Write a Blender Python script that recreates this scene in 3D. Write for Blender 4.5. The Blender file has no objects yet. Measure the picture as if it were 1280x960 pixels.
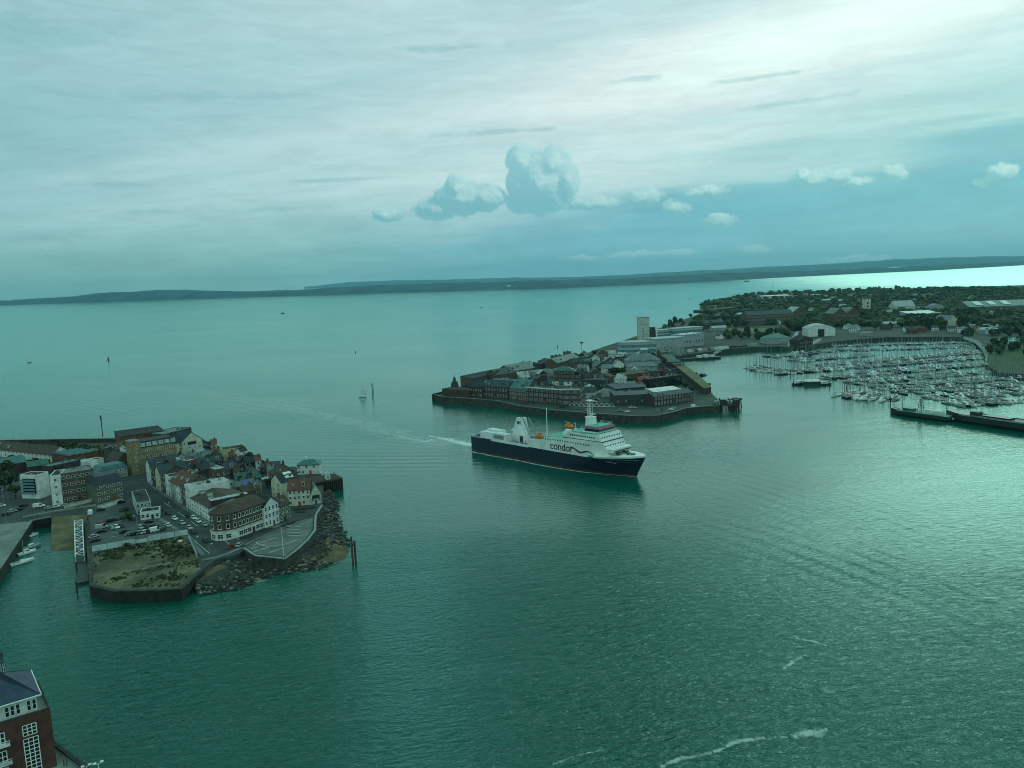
import bpy, math, random
from mathutils import Vector, noise as mnoise
random.seed(7)
scene = bpy.context.scene
COL = scene.collection
R_ = math.radians

# ------------------------------------------------------------------ camera
FOC, EYE = 1000.0, 110.0                    # focal length in photo pixels, eye height in metres
ROLL, PITCH = math.atan(49.4 / 1280), math.atan(0.133)
Fw = Vector((0, math.cos(PITCH), -math.sin(PITCH)))
_X = Vector((1, 0, 0)); _U = Vector((0, math.sin(PITCH), math.cos(PITCH)))
Rt = math.cos(ROLL) * _X - math.sin(ROLL) * _U
Up = math.sin(ROLL) * _X + math.cos(ROLL) * _U

def ray(px, py):
    return Fw + Rt * ((px - 640) / FOC) - Up * ((py - 480) / FOC)

def G(px, py, z=0.0):
    """survey point: where the sight line of a photo pixel meets the level z"""
    d = ray(px, py); t = (z - EYE) / d.z
    return Vector((d.x * t, d.y * t, z))

def HT(px, py, z0, pytop):
    """height above z0 of something standing at pixel (px,py) whose top shows at pytop"""
    b = G(px, py, z0); dist = math.hypot(b.x, b.y)
    d = ray(px, pytop); h = EYE + dist * d.z / math.hypot(d.x, d.y)
    return max(0.3, h - z0)

def AE(px, py):
    d = ray(px, py)
    return math.degrees(math.atan2(d.x, d.y)), math.degrees(math.atan2(d.z, math.hypot(d.x, d.y)))

cd = bpy.data.cameras.new('camera'); cam = bpy.data.objects.new('camera', cd); COL.objects.link(cam)
cd.sensor_width = 36.0; cd.lens = 36.0 * FOC / 1280; cd.clip_start = 1.0; cd.clip_end = 80000.0
from mathutils import Matrix
M_ = Matrix((Rt, Up, -Fw)).transposed().to_4x4(); M_.translation = (0, 0, EYE)
cam.matrix_world = M_
scene.camera = cam

# ------------------------------------------------------------------ node helper
class S:
    """a shader socket with arithmetic"""
    nt = None
    def __init__(s, sock): s.s = sock
    @staticmethod
    def w(v): return v.s if isinstance(v, S) else v
    @staticmethod
    def math(op, *a, clamp=False):
        n = S.nt.nodes.new('ShaderNodeMath'); n.operation = op; n.use_clamp = clamp
        for i, v in enumerate(a):
            v = S.w(v)
            if isinstance(v, bpy.types.NodeSocket): S.nt.links.new(v, n.inputs[i])
            else: n.inputs[i].default_value = v
        return S(n.outputs[0])
    @staticmethod
    def vec(op, *a, out=0):
        n = S.nt.nodes.new('ShaderNodeVectorMath'); n.operation = op
        for i, v in enumerate(a):
            v = S.w(v)
            k = n.inputs[3] if (op == 'SCALE' and i == 1) else n.inputs[i]
            if isinstance(v, bpy.types.NodeSocket): S.nt.links.new(v, k)
            else: k.default_value = v
        return S(n.outputs[out])
    def __add__(s, o): return S.math('ADD', s, o)
    __radd__ = __add__
    def __sub__(s, o): return S.math('SUBTRACT', s, o)
    def __rsub__(s, o): return S.math('SUBTRACT', o, s)
    def __mul__(s, o): return S.math('MULTIPLY', s, o)
    __rmul__ = __mul__
    def __truediv__(s, o): return S.math('DIVIDE', s, o)

def node(kind, **kw):
    n = S.nt.nodes.new(kind)
    for k, v in kw.items(): setattr(n, k, v)
    return n
def link(a, b): S.nt.links.new(S.w(a), b)
def setin(n, **kw):
    for k, v in kw.items():
        k = k.replace('_', ' ')
        v = S.w(v)
        if isinstance(v, bpy.types.NodeSocket): S.nt.links.new(v, n.inputs[k])
        else: n.inputs[k].default_value = v
    return n
def sstep(x, a, b):
    n = node('ShaderNodeMapRange', interpolation_type='SMOOTHSTEP')
    n.inputs[1].default_value, n.inputs[2].default_value = a, b
    link(x, n.inputs[0]); return S(n.outputs[0])
def mix(f, a, b, mode='MIX'):
    n = node('ShaderNodeMix', data_type='RGBA', blend_type=mode, clamp_factor=True)
    for i, v in ((0, f), (6, a), (7, b)):
        v = S.w(v)
        if isinstance(v, bpy.types.NodeSocket): S.nt.links.new(v, n.inputs[i])
        else: n.inputs[i].default_value = v if i == 0 else (tuple(v) + (1,))[:4]
    return S(n.outputs[2])
def noisef(vec, scale, detail=4, rough=.5, dist=0.0):
    n = node('ShaderNodeTexNoise'); setin(n, Vector=vec, Scale=scale, Detail=detail, Roughness=rough, Distortion=dist)
    return S(n.outputs[0])
def comb(x=0., y=0., z=0.):
    n = node('ShaderNodeCombineXYZ'); setin(n, X=x, Y=y, Z=z); return S(n.outputs[0])
def sep(v):
    n = node('ShaderNodeSeparateXYZ'); link(v, n.inputs[0]); return [S(o) for o in n.outputs]

# ------------------------------------------------------------------ light: overcast sky seen through greenish glass
SUN_AZ, SUN_EL = 36.0, 27.0
TINT = (0.50, 1.0, 0.93)
w = bpy.data.worlds.new('World'); scene.world = w; w.use_nodes = True
S.nt = w.node_tree; S.nt.nodes.clear()
tc = node('ShaderNodeTexCoord'); D = S(tc.outputs['Generated'])
dx, dy, dz = sep(D)
sky = node('ShaderNodeTexSky', sky_type='NISHITA', sun_disc=False, sun_elevation=R_(SUN_EL), sun_rotation=R_(SUN_AZ), altitude=100.0, air_density=1.0, dust_density=2.0, ozone_density=1.5)
sd = Vector((math.sin(R_(SUN_AZ)) * math.cos(R_(SUN_EL)), math.cos(R_(SUN_AZ)) * math.cos(R_(SUN_EL)), math.sin(R_(SUN_EL))))
gd = ray(1090, 0).normalized()                                               # brightest gap in the cloud
cosun = S.vec('DOT_PRODUCT', D, tuple(gd), out=1)
sunang = S.math('ARCCOSINE', S.math('MINIMUM', cosun, .99999)) * (180 / math.pi)
az = S.math('ARCTAN2', dx, dy) * (180 / math.pi)
el = S.math('ARCSINE', dz) * (180 / math.pi)
zz = S.math('MAXIMUM', dz, 0.0)
# high layer on a plane, streaks run toward the left horizon
ph = R_(-68)
u = (dx * math.sin(ph) + dy * math.cos(ph)) / (zz + .07)
v = (dx * math.cos(ph) - dy * math.sin(ph)) / (zz + .07)
pl = comb(u * .16, v * 1.0, 0.0)
n1 = noisef(pl, .85, 5, .55, .35)
n2 = noisef(comb(u * .5, v * 1.5, 3.0), 1.6, 6, .6, .5)
n3 = noisef(comb(u * .1, v * .45, 9.0), .9, 2, .5)
streak = n1 * .55 + n2 * .2 + n3 * .45 - .1
ga, ge = AE(1060, 22)
qa = (az - ga) * (1 / 17.0); qe = (el - ge - (az - ga) * .17 + (n2 - .5) * 2.6) * (1 / 2.9)
glow = S.math('EXPONENT', (qa * qa + qe * qe) * -1.0)                         # thin bright gap in front of the sun
glow2 = S.math('EXPONENT', sunang * sunang * (-1 / (2 * 30.0 ** 2)))
lum = .580 + sstep(az, -40, 2) * .16 - sstep(az, 6, 22) * .09 + glow * .40
band2 = (el - ge + 4.6 - (az - ga) * .17 + (n2 - .5) * 1.5) * (1 / 1.5)
lum = lum + S.math('EXPONENT', band2 * band2 * -1.0) * sstep(az, 4, 20) * .07
lum = lum * (.86 + sstep(streak, .25, .75) * .25)
def tone(L):                                                                  # brighter cloud is whiter, duller cloud greener-blue
    r = S.math('MINIMUM', .465 + (L - .5) * 1.10, .84)
    r = S.math('MAXIMUM', r, .40)
    return comb(L * r, L, L * (1.05 - S.math('MAXIMUM', L - .6, 0.0) * .22))
high = tone(lum)
high = mix(sstep(el, 21, 36), high, (.17, .50, .45))                            # unseen overhead sky, made darker and more teal to tint the light below
high = mix(sstep(dy, .2, -.3), high, (.42, .76, .70))  # unseen sky behind the camera, brightened to fill the walls facing it
# low distant bank: bluer and duller towards the horizon
wv = (noisef(comb(az * .05, el * .25, 2.0), 1.6, 5, .6) - .5)
lowmask = sstep(el + wv * 4.0 - az * .04, 7.0, 2.2)
bank = S.vec('SCALE', mix(sstep(az, -22, 8), (.225, .50, .49), (.125, .41, .525)), .95 + glow2 * .12 + wv * .25)
col = mix(lowmask * .94, high, bank)
# dark blue shelf on the right
shelf = sstep(az + wv * 8.0, 24.5, 30) * sstep(el, 2.0, 5.0) * sstep(el + (n2 - .5) * 1.2 - (az - 27) * .06, 7.9, 7.2)
col = mix(shelf * .7, col, (.125, .41, .525))
shelf2 = sstep(az + (n2 - .5) * 5, 5, 12) * sstep(el, 1.0, 4.2) * sstep(el + (n2 - .5) * 1.1, 5.9, 5.2)
col = mix(shelf2 * .6, col, (.11, .41, .53))
# small torn strips of lower cloud
sw = noisef(comb(az * .35, el * 1.1, 6.0), 1.4, 6, .7)
st_ = None
for (px, py, rx, ry) in [(1000, 127, 95, 6), (790, 99, 44, 6), (40, 40, 120, 22), (140, 231, 60, 5), (200, 265, 50, 5), (40, 298, 60, 4), (960, 95, 70, 4), (420, 225, 90, 4), (1190, 150, 120, 6), (620, 165, 120, 5), (250, 120, 150, 7), (330, 262, 70, 4), (560, 60, 120, 6)]:
    a_e, e_e = AE(px, py); q_ = S.vec('LENGTH', S.vec('MULTIPLY', S.vec('SUBTRACT', comb(az, el - (az - a_e) * .03, 0.0), (a_e, e_e, 0)), (1 / (rx * .0573), 1 / (ry * .0573), 0)), out=1)
    q_ = 1.0 - q_; st_ = q_ if st_ is None else S.math('MAXIMUM', st_, q_)
strip_ = sstep(st_ + (sw - .5) * 2.6, .1, .9)
col = mix(strip_ * .42, col, (.22, .47, .51))
wisp = noisef(comb(az * .10, el * .55, 12.0), 2.2, 7, .68, .6)
col = S.vec('SCALE', col, .93 + sstep(wisp, .3, .7) * .13)
# cumulus heads
blobs = []
def blob(px, py, rx, ry): blobs.append((*AE(px, py), rx * .0573, ry * .0573))
for b in [(676, 228, 42, 40), (652, 200, 20, 22), (692, 205, 24, 24), (670, 252, 44, 16), (708, 225, 18, 26), (648, 232, 16, 22),
          (578, 248, 40, 22), (572, 236, 18, 18), (608, 247, 26, 18), (545, 262, 30, 14), (484, 268, 22, 10),
          (742, 254, 40, 9), (806, 248, 26, 12), (845, 258, 20, 10), (880, 240, 30, 8), (1022, 224, 34, 14), (1045, 220, 20, 10), (1005, 218, 12, 10), (1080, 226, 30, 7),
          (1116, 216, 18, 11), (1252, 215, 17, 10), (1230, 228, 10, 5), (800, 318, 46, 5), (850, 316, 26, 6), (940, 312, 26, 7), (900, 276, 22, 9), (730, 322, 34, 4), (1075, 322, 50, 4)]:
    blob(*b)
ae = comb(az, el, 0.0)
wob = noisef(ae, 1.15, 7, .66)
wob2 = noisef(S.vec('ADD', ae, (.14, .16, 0)), 1.15, 7, .66)
wc = node('ShaderNodeTexNoise'); setin(wc, Vector=ae, Scale=1.0, Detail=3, Roughness=.55)
aew = S.vec('ADD', ae, S.vec('SCALE', S.vec('SUBTRACT', S(wc.outputs[1]), (.5, .5, .5)), .75))
def cfield(v):
    F_ = None
    for (a, e, rx, ry) in blobs:
        d = S.vec('LENGTH', S.vec('MULTIPLY', S.vec('SUBTRACT', v, (a, e, 0)), (1 / rx, 1 / ry, 0)), out=1)
        q = (1.0 - d) * (min(rx, ry) ** .7)
        F_ = q if F_ is None else S.math('SMOOTH_MAX', F_, q, .10)
    return F_
Fm = cfield(aew); Fs = cfield(S.vec('ADD', aew, (.40, .42, 0)))
Fc = Fm + (wob - .5) * .75
alpha = sstep(Fc, -.04, .19)
lit = S.math('ADD', (Fm - Fs) * .95 + (wob - wob2) * .95, .03, clamp=True)      # sunward rims are bright
body = mix(sstep(el, 4.4, 9.5), (.165, .45, .525), (.27, .56, .605))
ccol = mix(lit, body, (.64, .89, .88))
ccol = S.vec('SCALE', ccol, .94 + wob * .12)
far_ = sstep(el, 0.5, 5.5)                                               # far clouds sink into the bank
colB = mix(alpha * (.3 + far_ * .65), col, ccol)
clear = S.vec('MULTIPLY', S(sky.outputs[0]), TINT)                         # clear sky shows only faintly between
def backg(c):
    t_ = mix(.92, clear, S.vec('SCALE', c, 10.0)); n = node('ShaderNodeBackground'); link(t_, n.inputs[0]); n.inputs[1].default_value = .10; return S(n.outputs[0])
def mixsh(f, a, b):
    n = node('ShaderNodeMixShader'); link(f, n.inputs[0]); link(a, n.inputs[1]); link(b, n.inputs[2]); return S(n.outputs[0])
gt_ = lambda a, b: S.math('GREATER_THAN', a, b)
deck = mix(sstep(dy, .2, -.3), (.17, .50, .45), (.42, .76, .70))  # same unseen sky, its rear part brightened as added fill light
inwin = gt_(az, -13.0) * gt_(34.0, az) * gt_(el, -1.0) * gt_(12.5, el)       # the part of the sky that holds the cumulus
plain = S.math('MAXIMUM', gt_(el, 36.0), gt_(-.3, dy))
bgsh = mixsh(plain, mixsh(inwin, backg(col), backg(colB)), backg(deck))
wo = node('ShaderNodeOutputWorld'); link(bgsh, wo.inputs[0])
w.cycles.sampling_method = 'MANUAL'; w.cycles.sample_map_resolution = 256

sl = bpy.data.lights.new('sun', 'SUN'); sl.energy = 0.5; sl.angle = R_(30); sl.color = (.62, 1.0, .82)
so = bpy.data.objects.new('sun', sl); COL.objects.link(so)
so.rotation_euler = (-sd).to_track_quat('-Z', 'Y').to_euler()
so.location = (0, -50, 400)

vs = scene.view_settings
scene.display_settings.display_device = 'sRGB'
vs.view_transform = 'Standard'; vs.look = 'None'; vs.gamma = 1.0; vs.exposure = 0.0; vs.use_curve_mapping = False
scene.render.engine = 'CYCLES'
cy = scene.cycles
cy.use_denoising = True
try: cy.denoiser = 'OPENIMAGEDENOISE'; cy.denoising_input_passes = 'RGB_ALBEDO_NORMAL'
except Exception: pass
cy.filter_width = 1.0
cy.max_bounces = 4; cy.diffuse_bounces = 2; cy.glossy_bounces = 2; cy.volume_bounces = 0; cy.transmission_bounces = 2; cy.transparent_max_bounces = 8
cy.caustics_reflective = False; cy.caustics_refractive = False; cy.sample_clamp_indirect = 4.0
# ------------------------------------------------------------------ materials
MATS = {}
def mat(name, color, rough=.7, var=.18, scale=.35, metal=0.0, spec=.4, fine=0.0, tint2=None, bump=0.0):
    """procedural surface: base colour broken up by two sizes of noise in object space"""
    if name in MATS: return MATS[name]
    m = bpy.data.materials.new(name); m.use_nodes = True; MATS[name] = m
    S.nt = m.node_tree; S.nt.nodes.clear()
    t = node('ShaderNodeTexCoord'); g = node('ShaderNodeNewGeometry')
    P = S(g.outputs['Position'])
    n = noisef(P, scale, 5, .6)
    dark = tuple(c * (1 - var) for c in color); lite = tuple(min(1, c * (1 + var)) for c in color)
    if tint2: lite = tint2
    c = mix(sstep(n, .3, .7), dark, lite)
    if fine:
        c = mix(sstep(noisef(P, scale * 9, 3, .6), .35, .68) * fine, c, tuple(x * .45 for x in color))
    b = node('ShaderNodeBsdfPrincipled'); setin(b, Base_Color=c, Roughness=rough, Metallic=metal)
    b.inputs['Specular IOR Level'].default_value = spec
    if bump:
        bn = node('ShaderNodeBump'); setin(bn, Height=noisef(P, scale * 6, 3), Strength=bump, Distance=.3); link(S(bn.outputs[0]), b.inputs['Normal'])
    o = node('ShaderNodeOutputMaterial'); link(S(b.outputs[0]), o.inputs[0])
    return m

WAVES = [((930, 598), (1180, 682), (1050, 636), .0012, 8.5, 75, 30, .5), ((930, 660), (1200, 760), (1080, 710), .001, 9.5, 70, 26, .4), ((380, 574), (590, 574), (470, 575), -.0006, 10.0, 60, 26, 1.3), ((400, 540), (580, 552), (480, 545), .0006, 9.0, 70, 26, 1.1),
         ((150, 480), (480, 536), (330, 505), .0003, 13.0, 120, 40, 1.5), ((0, 500), (330, 560), (140, 505), .0002, 11.0, 120, 40, 1.2)]
def water_mat():
    m = bpy.data.materials.new('sea_water'); m.use_nodes = True
    S.nt = m.node_tree; S.nt.nodes.clear()
    g = node('ShaderNodeNewGeometry'); P = S(g.outputs['Position'])
    x, y, z = sep(P)
    a = R_(12)                                                            # crests lie across the breeze
    u = x * math.cos(a) + y * math.sin(a); v = y * math.cos(a) - x * math.sin(a)
    chop = noisef(comb(u * .45, v, 0.), .52, 4, .62, .4)
    rip = noisef(comb(u * .7, v, 5.), 1.3, 4, .6)
    swell = noisef(comb(u * .35, v, 9.), .05, 3, .5)
    patch = noisef(comb(x * .6, y, 3.), .006, 4, .55)
    lanes = noisef(comb(x * .25, y, 7.), .012, 5, .6, .6)
    # ferry's spreading wave trains
    amp = .6 + sstep(patch, .35, .7) * .6
    breeze = sstep(x - y * .26 + (lanes - .5) * 900, -100.0, 1500.0) * sstep(y, 2200.0, 4500.0)   # fresher wind on the open strait
    crest = 1.0 - S.math('ABSOLUTE', noisef(comb(u * .38, v, 2.0), .40, 3, .55, .5) - .5) * 2.0
    h = chop * 1.2 + crest * .8 + rip * .12 + swell * 2.0
    for (p, q, c, la, wl, ra, rc, am) in WAVES:                            # trains of ship waves still crossing the harbour
        P_, Q_, C_ = G(*p), G(*q), G(*c); d_ = (Q_ - P_).normalized()
        al = (x - C_.x) * d_.x + (y - C_.y) * d_.y; ac = (y - C_.y) * d_.x - (x - C_.x) * d_.y + al * al * la
        m_ = S.math('EXPONENT', (al * al * (1 / ra ** 2) + ac * ac * (1 / rc ** 2)) * -1.0)
        h = h + S.math('SINE', (ac + (patch - .5) * 6.0) * (6.283 / wl)) * m_ * am
    bn = node('ShaderNodeBump'); setin(bn, Height=h, Strength=amp * (1.25 - sstep(y, 130.0, 400.0) * 1.08 - sstep(y, 450.0, 1200.0) * .06), Distance=1.0)
    base = mix(sstep(patch, .3, .7), (.0, .078, .056), (.0, .105, .077))
    rough = .07 + sstep(lanes, .35, .7) * .05 + breeze * .34
    fr = node('ShaderNodeFresnel'); setin(fr, IOR=1.55, Normal=S(bn.outputs[0]))
    df = node('ShaderNodeBsdfDiffuse'); setin(df, Color=base, Normal=S(bn.outputs[0]))                     # silty green body
    gl = node('ShaderNodeBsdfGlossy'); setin(gl, Color=(.76, 1.0, .92, 1), Roughness=rough, Normal=S(bn.outputs[0]))
    b = node('ShaderNodeMixShader'); link(S(fr.outputs[0]), b.inputs[0]); link(S(df.outputs[0]), b.inputs[1]); link(S(gl.outputs[0]), b.inputs[2])
    o = node('ShaderNodeOutputMaterial'); link(S(b.outputs[0]), o.inputs[0])
    return m

def prop(o, **kw):
    for k, v in kw.items():
        if v is not None: o[k] = v
    return o

def grid_plane(name, x0, x1, y0, y1, z, m, n=1):
    me = bpy.data.meshes.new(name)
    me.from_pydata([(x0, y0, z), (x1, y0, z), (x1, y1, z), (x0, y1, z)], [], [(0, 1, 2, 3)])
    me.materials.append(m)
    o = bpy.data.objects.new(name, me); COL.objects.link(o); return o
sea = prop(grid_plane('sea', -22000, 22000, -3000, 24000, 0, water_mat()), kind='structure')

# haze: one closed box of thin air round everything
hm = bpy.data.materials.new('haze_air'); hm.use_nodes = True
S.nt = hm.node_tree; S.nt.nodes.clear()
pv = node('ShaderNodeVolumePrincipled'); pv.inputs['Color'].default_value = (.37, .85, 1.0, 1); pv.inputs['Density'].default_value = 2.9e-5; pv.inputs['Anisotropy'].default_value = .25
o_ = node('ShaderNodeOutputMaterial'); link(S(pv.outputs[0]), o_.inputs['Volume'])
# ------------------------------------------------------------------ mesh helpers
class MB:
    def __init__(s): s.v, s.f, s.m = [], [], []
    def add(s, vs, fs, m=0):
        o = len(s.v); s.v += [tuple(q) for q in vs]
        for f in fs: s.f.append(tuple(i + o for i in f)); s.m.append(m)
        return s
    def box(s, x0, x1, y0, y1, z0, z1, m=0, rz=0.0, c=None):
        V = [(x, y, z) for z in (z0, z1) for (x, y) in ((x0, y0), (x1, y0), (x1, y1), (x0, y1))]
        if rz:
            cx, cy_ = c if c else ((x0 + x1) / 2, (y0 + y1) / 2); co, si = math.cos(rz), math.sin(rz)
            V = [(cx + (x - cx) * co - (y - cy_) * si, cy_ + (x - cx) * si + (y - cy_) * co, z) for x, y, z in V]
        return s.add(V, [(0, 3, 2, 1), (4, 5, 6, 7), (0, 1, 5, 4), (1, 2, 6, 5), (2, 3, 7, 6), (3, 0, 4, 7)], m)
    def prism(s, poly, z0, z1, m=0, mside=None):
        n = len(poly); a = sum(poly[i][0] * poly[(i + 1) % n][1] - poly[(i + 1) % n][0] * poly[i][1] for i in range(n))
        if a < 0: poly = poly[::-1]
        V = [(p[0], p[1], z0) for p in poly] + [(p[0], p[1], z1) for p in poly]
        s.add(V, [tuple(range(n, 2 * n))], m)
        return s.add(V, [(i, (i + 1) % n, n + (i + 1) % n, n + i) for i in range(n)] + [tuple(range(n))[::-1]], m if mside is None else mside)
    def tube(s, a, b, r0, r1=None, n=6, m=0):
        a, b = Vector(a), Vector(b); r1 = r0 if r1 is None else r1
        d = (b - a).normalized(); p = d.orthogonal().normalized(); q = d.cross(p)
        V = [a + (p * math.cos(t) + q * math.sin(t)) * r0 for t in [2 * math.pi * i / n for i in range(n)]] + \
            [b + (p * math.cos(t) + q * math.sin(t)) * r1 for t in [2 * math.pi * i / n for i in range(n)]]
        return s.add(V, [(i, (i + 1) % n, n + (i + 1) % n, n + i) for i in range(n)] + [tuple(range(n))[::-1], tuple(range(n, 2 * n))], m)
    def loft(s, rings, m=0, cap=True, closed=True):
        n = len(rings[0]); V = [p for r in rings for p in r]; Fs = []
        for i in range(len(rings) - 1):
            for j in range(n if closed else n - 1):
                k = (j + 1) % n; Fs.append((i * n + j, i * n + k, (i + 1) * n + k, (i + 1) * n + j))
        if cap: Fs += [tuple(range(n))[::-1], tuple(range((len(rings) - 1) * n, len(rings) * n))]
        return s.add(V, Fs, m)
    def blob(s, c, r, seed, m=0, k=8, rows=5, jag=.25):
        V = []; c = Vector(c)
        for i in range(rows + 1):
            t = math.pi * i / rows
            for j in range(k):
                p = 2 * math.pi * j / k
                d = Vector((math.sin(t) * math.cos(p), math.sin(t) * math.sin(p), math.cos(t)))
                q = 1 + jag * mnoise.noise(d * 1.7 + Vector((seed, seed * 1.7, 0))) * 2
                V.append((c.x + d.x * r[0] * q, c.y + d.y * r[1] * q, c.z + d.z * r[2] * q))
        Fs = [(i * k + j, i * k + (j + 1) % k, (i + 1) * k + (j + 1) % k, (i + 1) * k + j)[::-1] for i in range(rows) for j in range(k)]
        return s.add(V, Fs, m)
    def mesh(s, name, mats):
        me = bpy.data.meshes.new(name); me.from_pydata(s.v, [], s.f)
        for q in mats: me.materials.append(q)
        if len(mats) > 1: me.polygons.foreach_set('material_index', s.m)
        me.update(); return me
    def build(s, name, mats, parent=None, smooth=False):
        if not isinstance(mats, (list, tuple)): mats = [mats]
        me = s.mesh(name, mats)
        if smooth: me.polygons.foreach_set('use_smooth', [True] * len(me.polygons))
        return put(name, me, parent)

def put(name, me, parent=None, loc=None, rz=None, sc=None):
    o = bpy.data.objects.new(name, me); COL.objects.link(o)
    if parent is not None: o.parent = parent
    if loc is not None: o.location = loc
    if rz is not None: o.rotation_euler = (0, 0, rz)
    if sc is not None: o.scale = sc
    return o
def thing(name, label, cat, loc=(0, 0, 0), rz=0.0, group=None):
    o = bpy.data.objects.new(name, None); COL.objects.link(o); o.empty_display_size = .5
    o.location = loc; o.rotation_euler = (0, 0, rz)
    return prop(o, label=label, category=cat, group=group)
def tag(o, label, cat, group=None): return prop(o, label=label, category=cat, group=group)
def kids(o): return [c for c in COL.objects if c.parent == o]
def dup(root, rootkids, loc, rz, label, group=None, sc=None, swap=None):
    """copy a thing with its parts and their sub-parts"""
    r = root.copy(); COL.objects.link(r); r.location = loc; r.rotation_euler = (0, 0, rz)
    if sc: r.scale = sc
    r['label'] = label
    if group: r['group'] = group
    for ch, subs in rootkids:
        c = ch.copy(); COL.objects.link(c); c.parent = r
        if swap and c.data and c.data.name in swap: c.data = swap[c.data.name]
        for g_ in subs:
            d = g_.copy(); COL.objects.link(d); d.parent = c
    return r
def tree_of(root):
    return [(c, [g_ for g_ in COL.objects if g_.parent == c]) for c in COL.objects if c.parent == root]
def sheet(name, pts, z, m, kind='structure', label=None):
    """flat ground sheet traced on the ground by survey points"""
    P = [G(p[0], p[1], z) for p in pts]
    me = bpy.data.meshes.new(name); me.from_pydata([tuple(p) for p in P], [], [tuple(range(len(P)))]); me.materials.append(m)
    me.validate()
    if me.polygons and me.polygons[0].normal.z < 0: me.flip_normals()
    o = put(name, me); return prop(o, kind=kind, label=label)
def px2(pts, z): return [(q.x, q.y) for q in (G(p[0], p[1], z) for p in pts)]

# ------------------------------------------------------------------ palette (real-world base colours)
C = dict(
    brick_red=((.20, .075, .05), .85), brick_brown=((.13, .085, .06), .85), brick_dark=((.075, .05, .042), .9), brick_ochre=((.27, .21, .11), .85), brick_yellow=((.36, .32, .15), .85),
    render_white=((.72, .72, .68), .7), render_cream=((.60, .57, .44), .75), render_grey=((.34, .36, .36), .8), render_blue=((.38, .50, .56), .75), render_yellow=((.55, .50, .27), .75), render_green=((.12, .14, .10), .8),
    slate=((.045, .055, .07), .6), slate_dark=((.022, .026, .032), .65), tile_brown=((.085, .055, .04), .8), tile_red=((.17, .06, .045), .8), roof_grey=((.19, .22, .22), .7), roof_pale=((.42, .46, .46), .6), roof_white=((.75, .77, .75), .6),
    roof_teal=((.07, .17, .17), .55), roof_green=((.05, .13, .10), .6), lead=((.13, .15, .16), .5), glass_roof=((.10, .22, .26), .25), felt=((.035, .036, .036), .9),
    asphalt=((.060, .066, .064), .9), tarmac=((.080, .088, .084), .9), paving=((.16, .175, .16), .85), concrete=((.20, .215, .20), .85), coping=((.30, .32, .29), .8), quay_stone=((.055, .055, .045), .9), weed=((.018, .020, .014), .8),
    soil=((.13, .105, .06), .95), grass=((.045, .085, .028), .95), dry_grass=((.17, .16, .075), .95), sand=((.15, .105, .055), .95), rock=((.045, .044, .036), .85), rock_pale=((.22, .215, .18), .85), slip=((.17, .125, .060), .8),
    timber=((.055, .040, .026), .85), timber_red=((.085, .040, .025), .85), white_paint=((.80, .81, .78), .4), black_paint=((.012, .013, .016), .4), navy=((.008, .012, .035), .35), red_paint=((.36, .05, .04), .45), orange=((.62, .17, .03), .45), green_deck=((.05, .40, .29), .55), blue_paint=((.05, .09, .25), .45), pink=((.34, .10, .20), .5), green_paint=((.02, .11, .045), .45),
    steel=((.24, .26, .27), .45), dark_steel=((.04, .045, .05), .5), glass=((.012, .018, .022), .12), hoarding=((.52, .60, .62), .6), tree_leaf=((.040, .062, .022), .9), tree_dark=((.022, .038, .016), .9), bark=((.05, .04, .03), .9), skin=((.45, .28, .2), .6), cloth=((.02, .022, .03), .9), rubber=((.012, .012, .012), .8), silver=((.42, .44, .45), .3), hull_grey=((.25, .28, .29), .5), sail=((.72, .72, .68), .8), deck_grey=((.33, .36, .36), .6), brick_deep=((.115, .042, .032), .85), slate_blue=((.035, .055, .095), .5), tower_concrete=((.52, .54, .48), .8), rust=((.12, .05, .025), .8), tan=((.26, .22, .15), .85))
def M(k):
    c, r = C[k]
    if k in ('glass', 'glass_roof', 'navy', 'white_paint', 'silver', 'black_paint', 'steel'): return mat(k, c, r, .12, .2, spec=.5)
    if k == 'navy': return mat(k, c, r, .35, .9, spec=.5, fine=.5)
    if k.startswith('brick'): return mat(k, c, r, .30, .45, fine=.35)
    if k in ('asphalt', 'tarmac', 'concrete', 'paving'): return mat(k, c, r, .28, .12, fine=.25)
    if k in ('grass', 'dry_grass', 'soil', 'sand', 'slip'): return mat(k, c, r, .45, .16, fine=.5)
    if k in ('quay_stone', 'weed', 'rock', 'rock_pale'): return mat(k, c, r, .55, .35, fine=.5)
    if k.startswith('tree'): return mat(k, c, r, .65, .22, tint2=(c[0] * 2.0, c[1] * 1.75, c[2] * 1.6))
    if k.startswith(('tile', 'slate', 'roof')): return mat(k, c, r, .28, .5, fine=.3)
    return mat(k, c, r, .2, .4, fine=.15)

# ------------------------------------------------------------------ windows (shared unit meshes, one object per opening)
WIN = {}
def win_mesh(wd, h, frame='white_paint', style='sash'):
    k = (round(wd, 1), round(h, 1), frame, style)
    if k not in WIN:
        b = MB(); a = wd / 2; t = .11
        b.box(-a, a, -.03, .02, t, h - t, 1)                                   # pane
        b.box(-a, -a + t, -.09, .02, 0, h, 0); b.box(a - t, a, -.09, .02, 0, h, 0)
        b.box(-a + t, a - t, -.09, .02, 0, t, 0); b.box(-a + t, a - t, -.09, .02, h - t, h, 0)
        if style == 'sash': b.box(-a + t, a - t, -.06, -.031, h / 2 - .05, h / 2 + .05, 0)
        if style == 'sill': b.box(-a - .12, a + .12, -.22, -.091, -.12, .06, 0)
        if wd > 2: b.box(-.05, .05, -.06, -.031, t, h - t, 0)
        WIN[k] = b.mesh('window', [M(frame), M('glass')])
    return WIN[k]

def frame_of(p0, p1, z0):
    a, b = G(p0[0], p0[1], z0), G(p1[0], p1[1], z0); d = b - a
    return a, math.atan2(d.y, d.x), d.length

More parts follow.
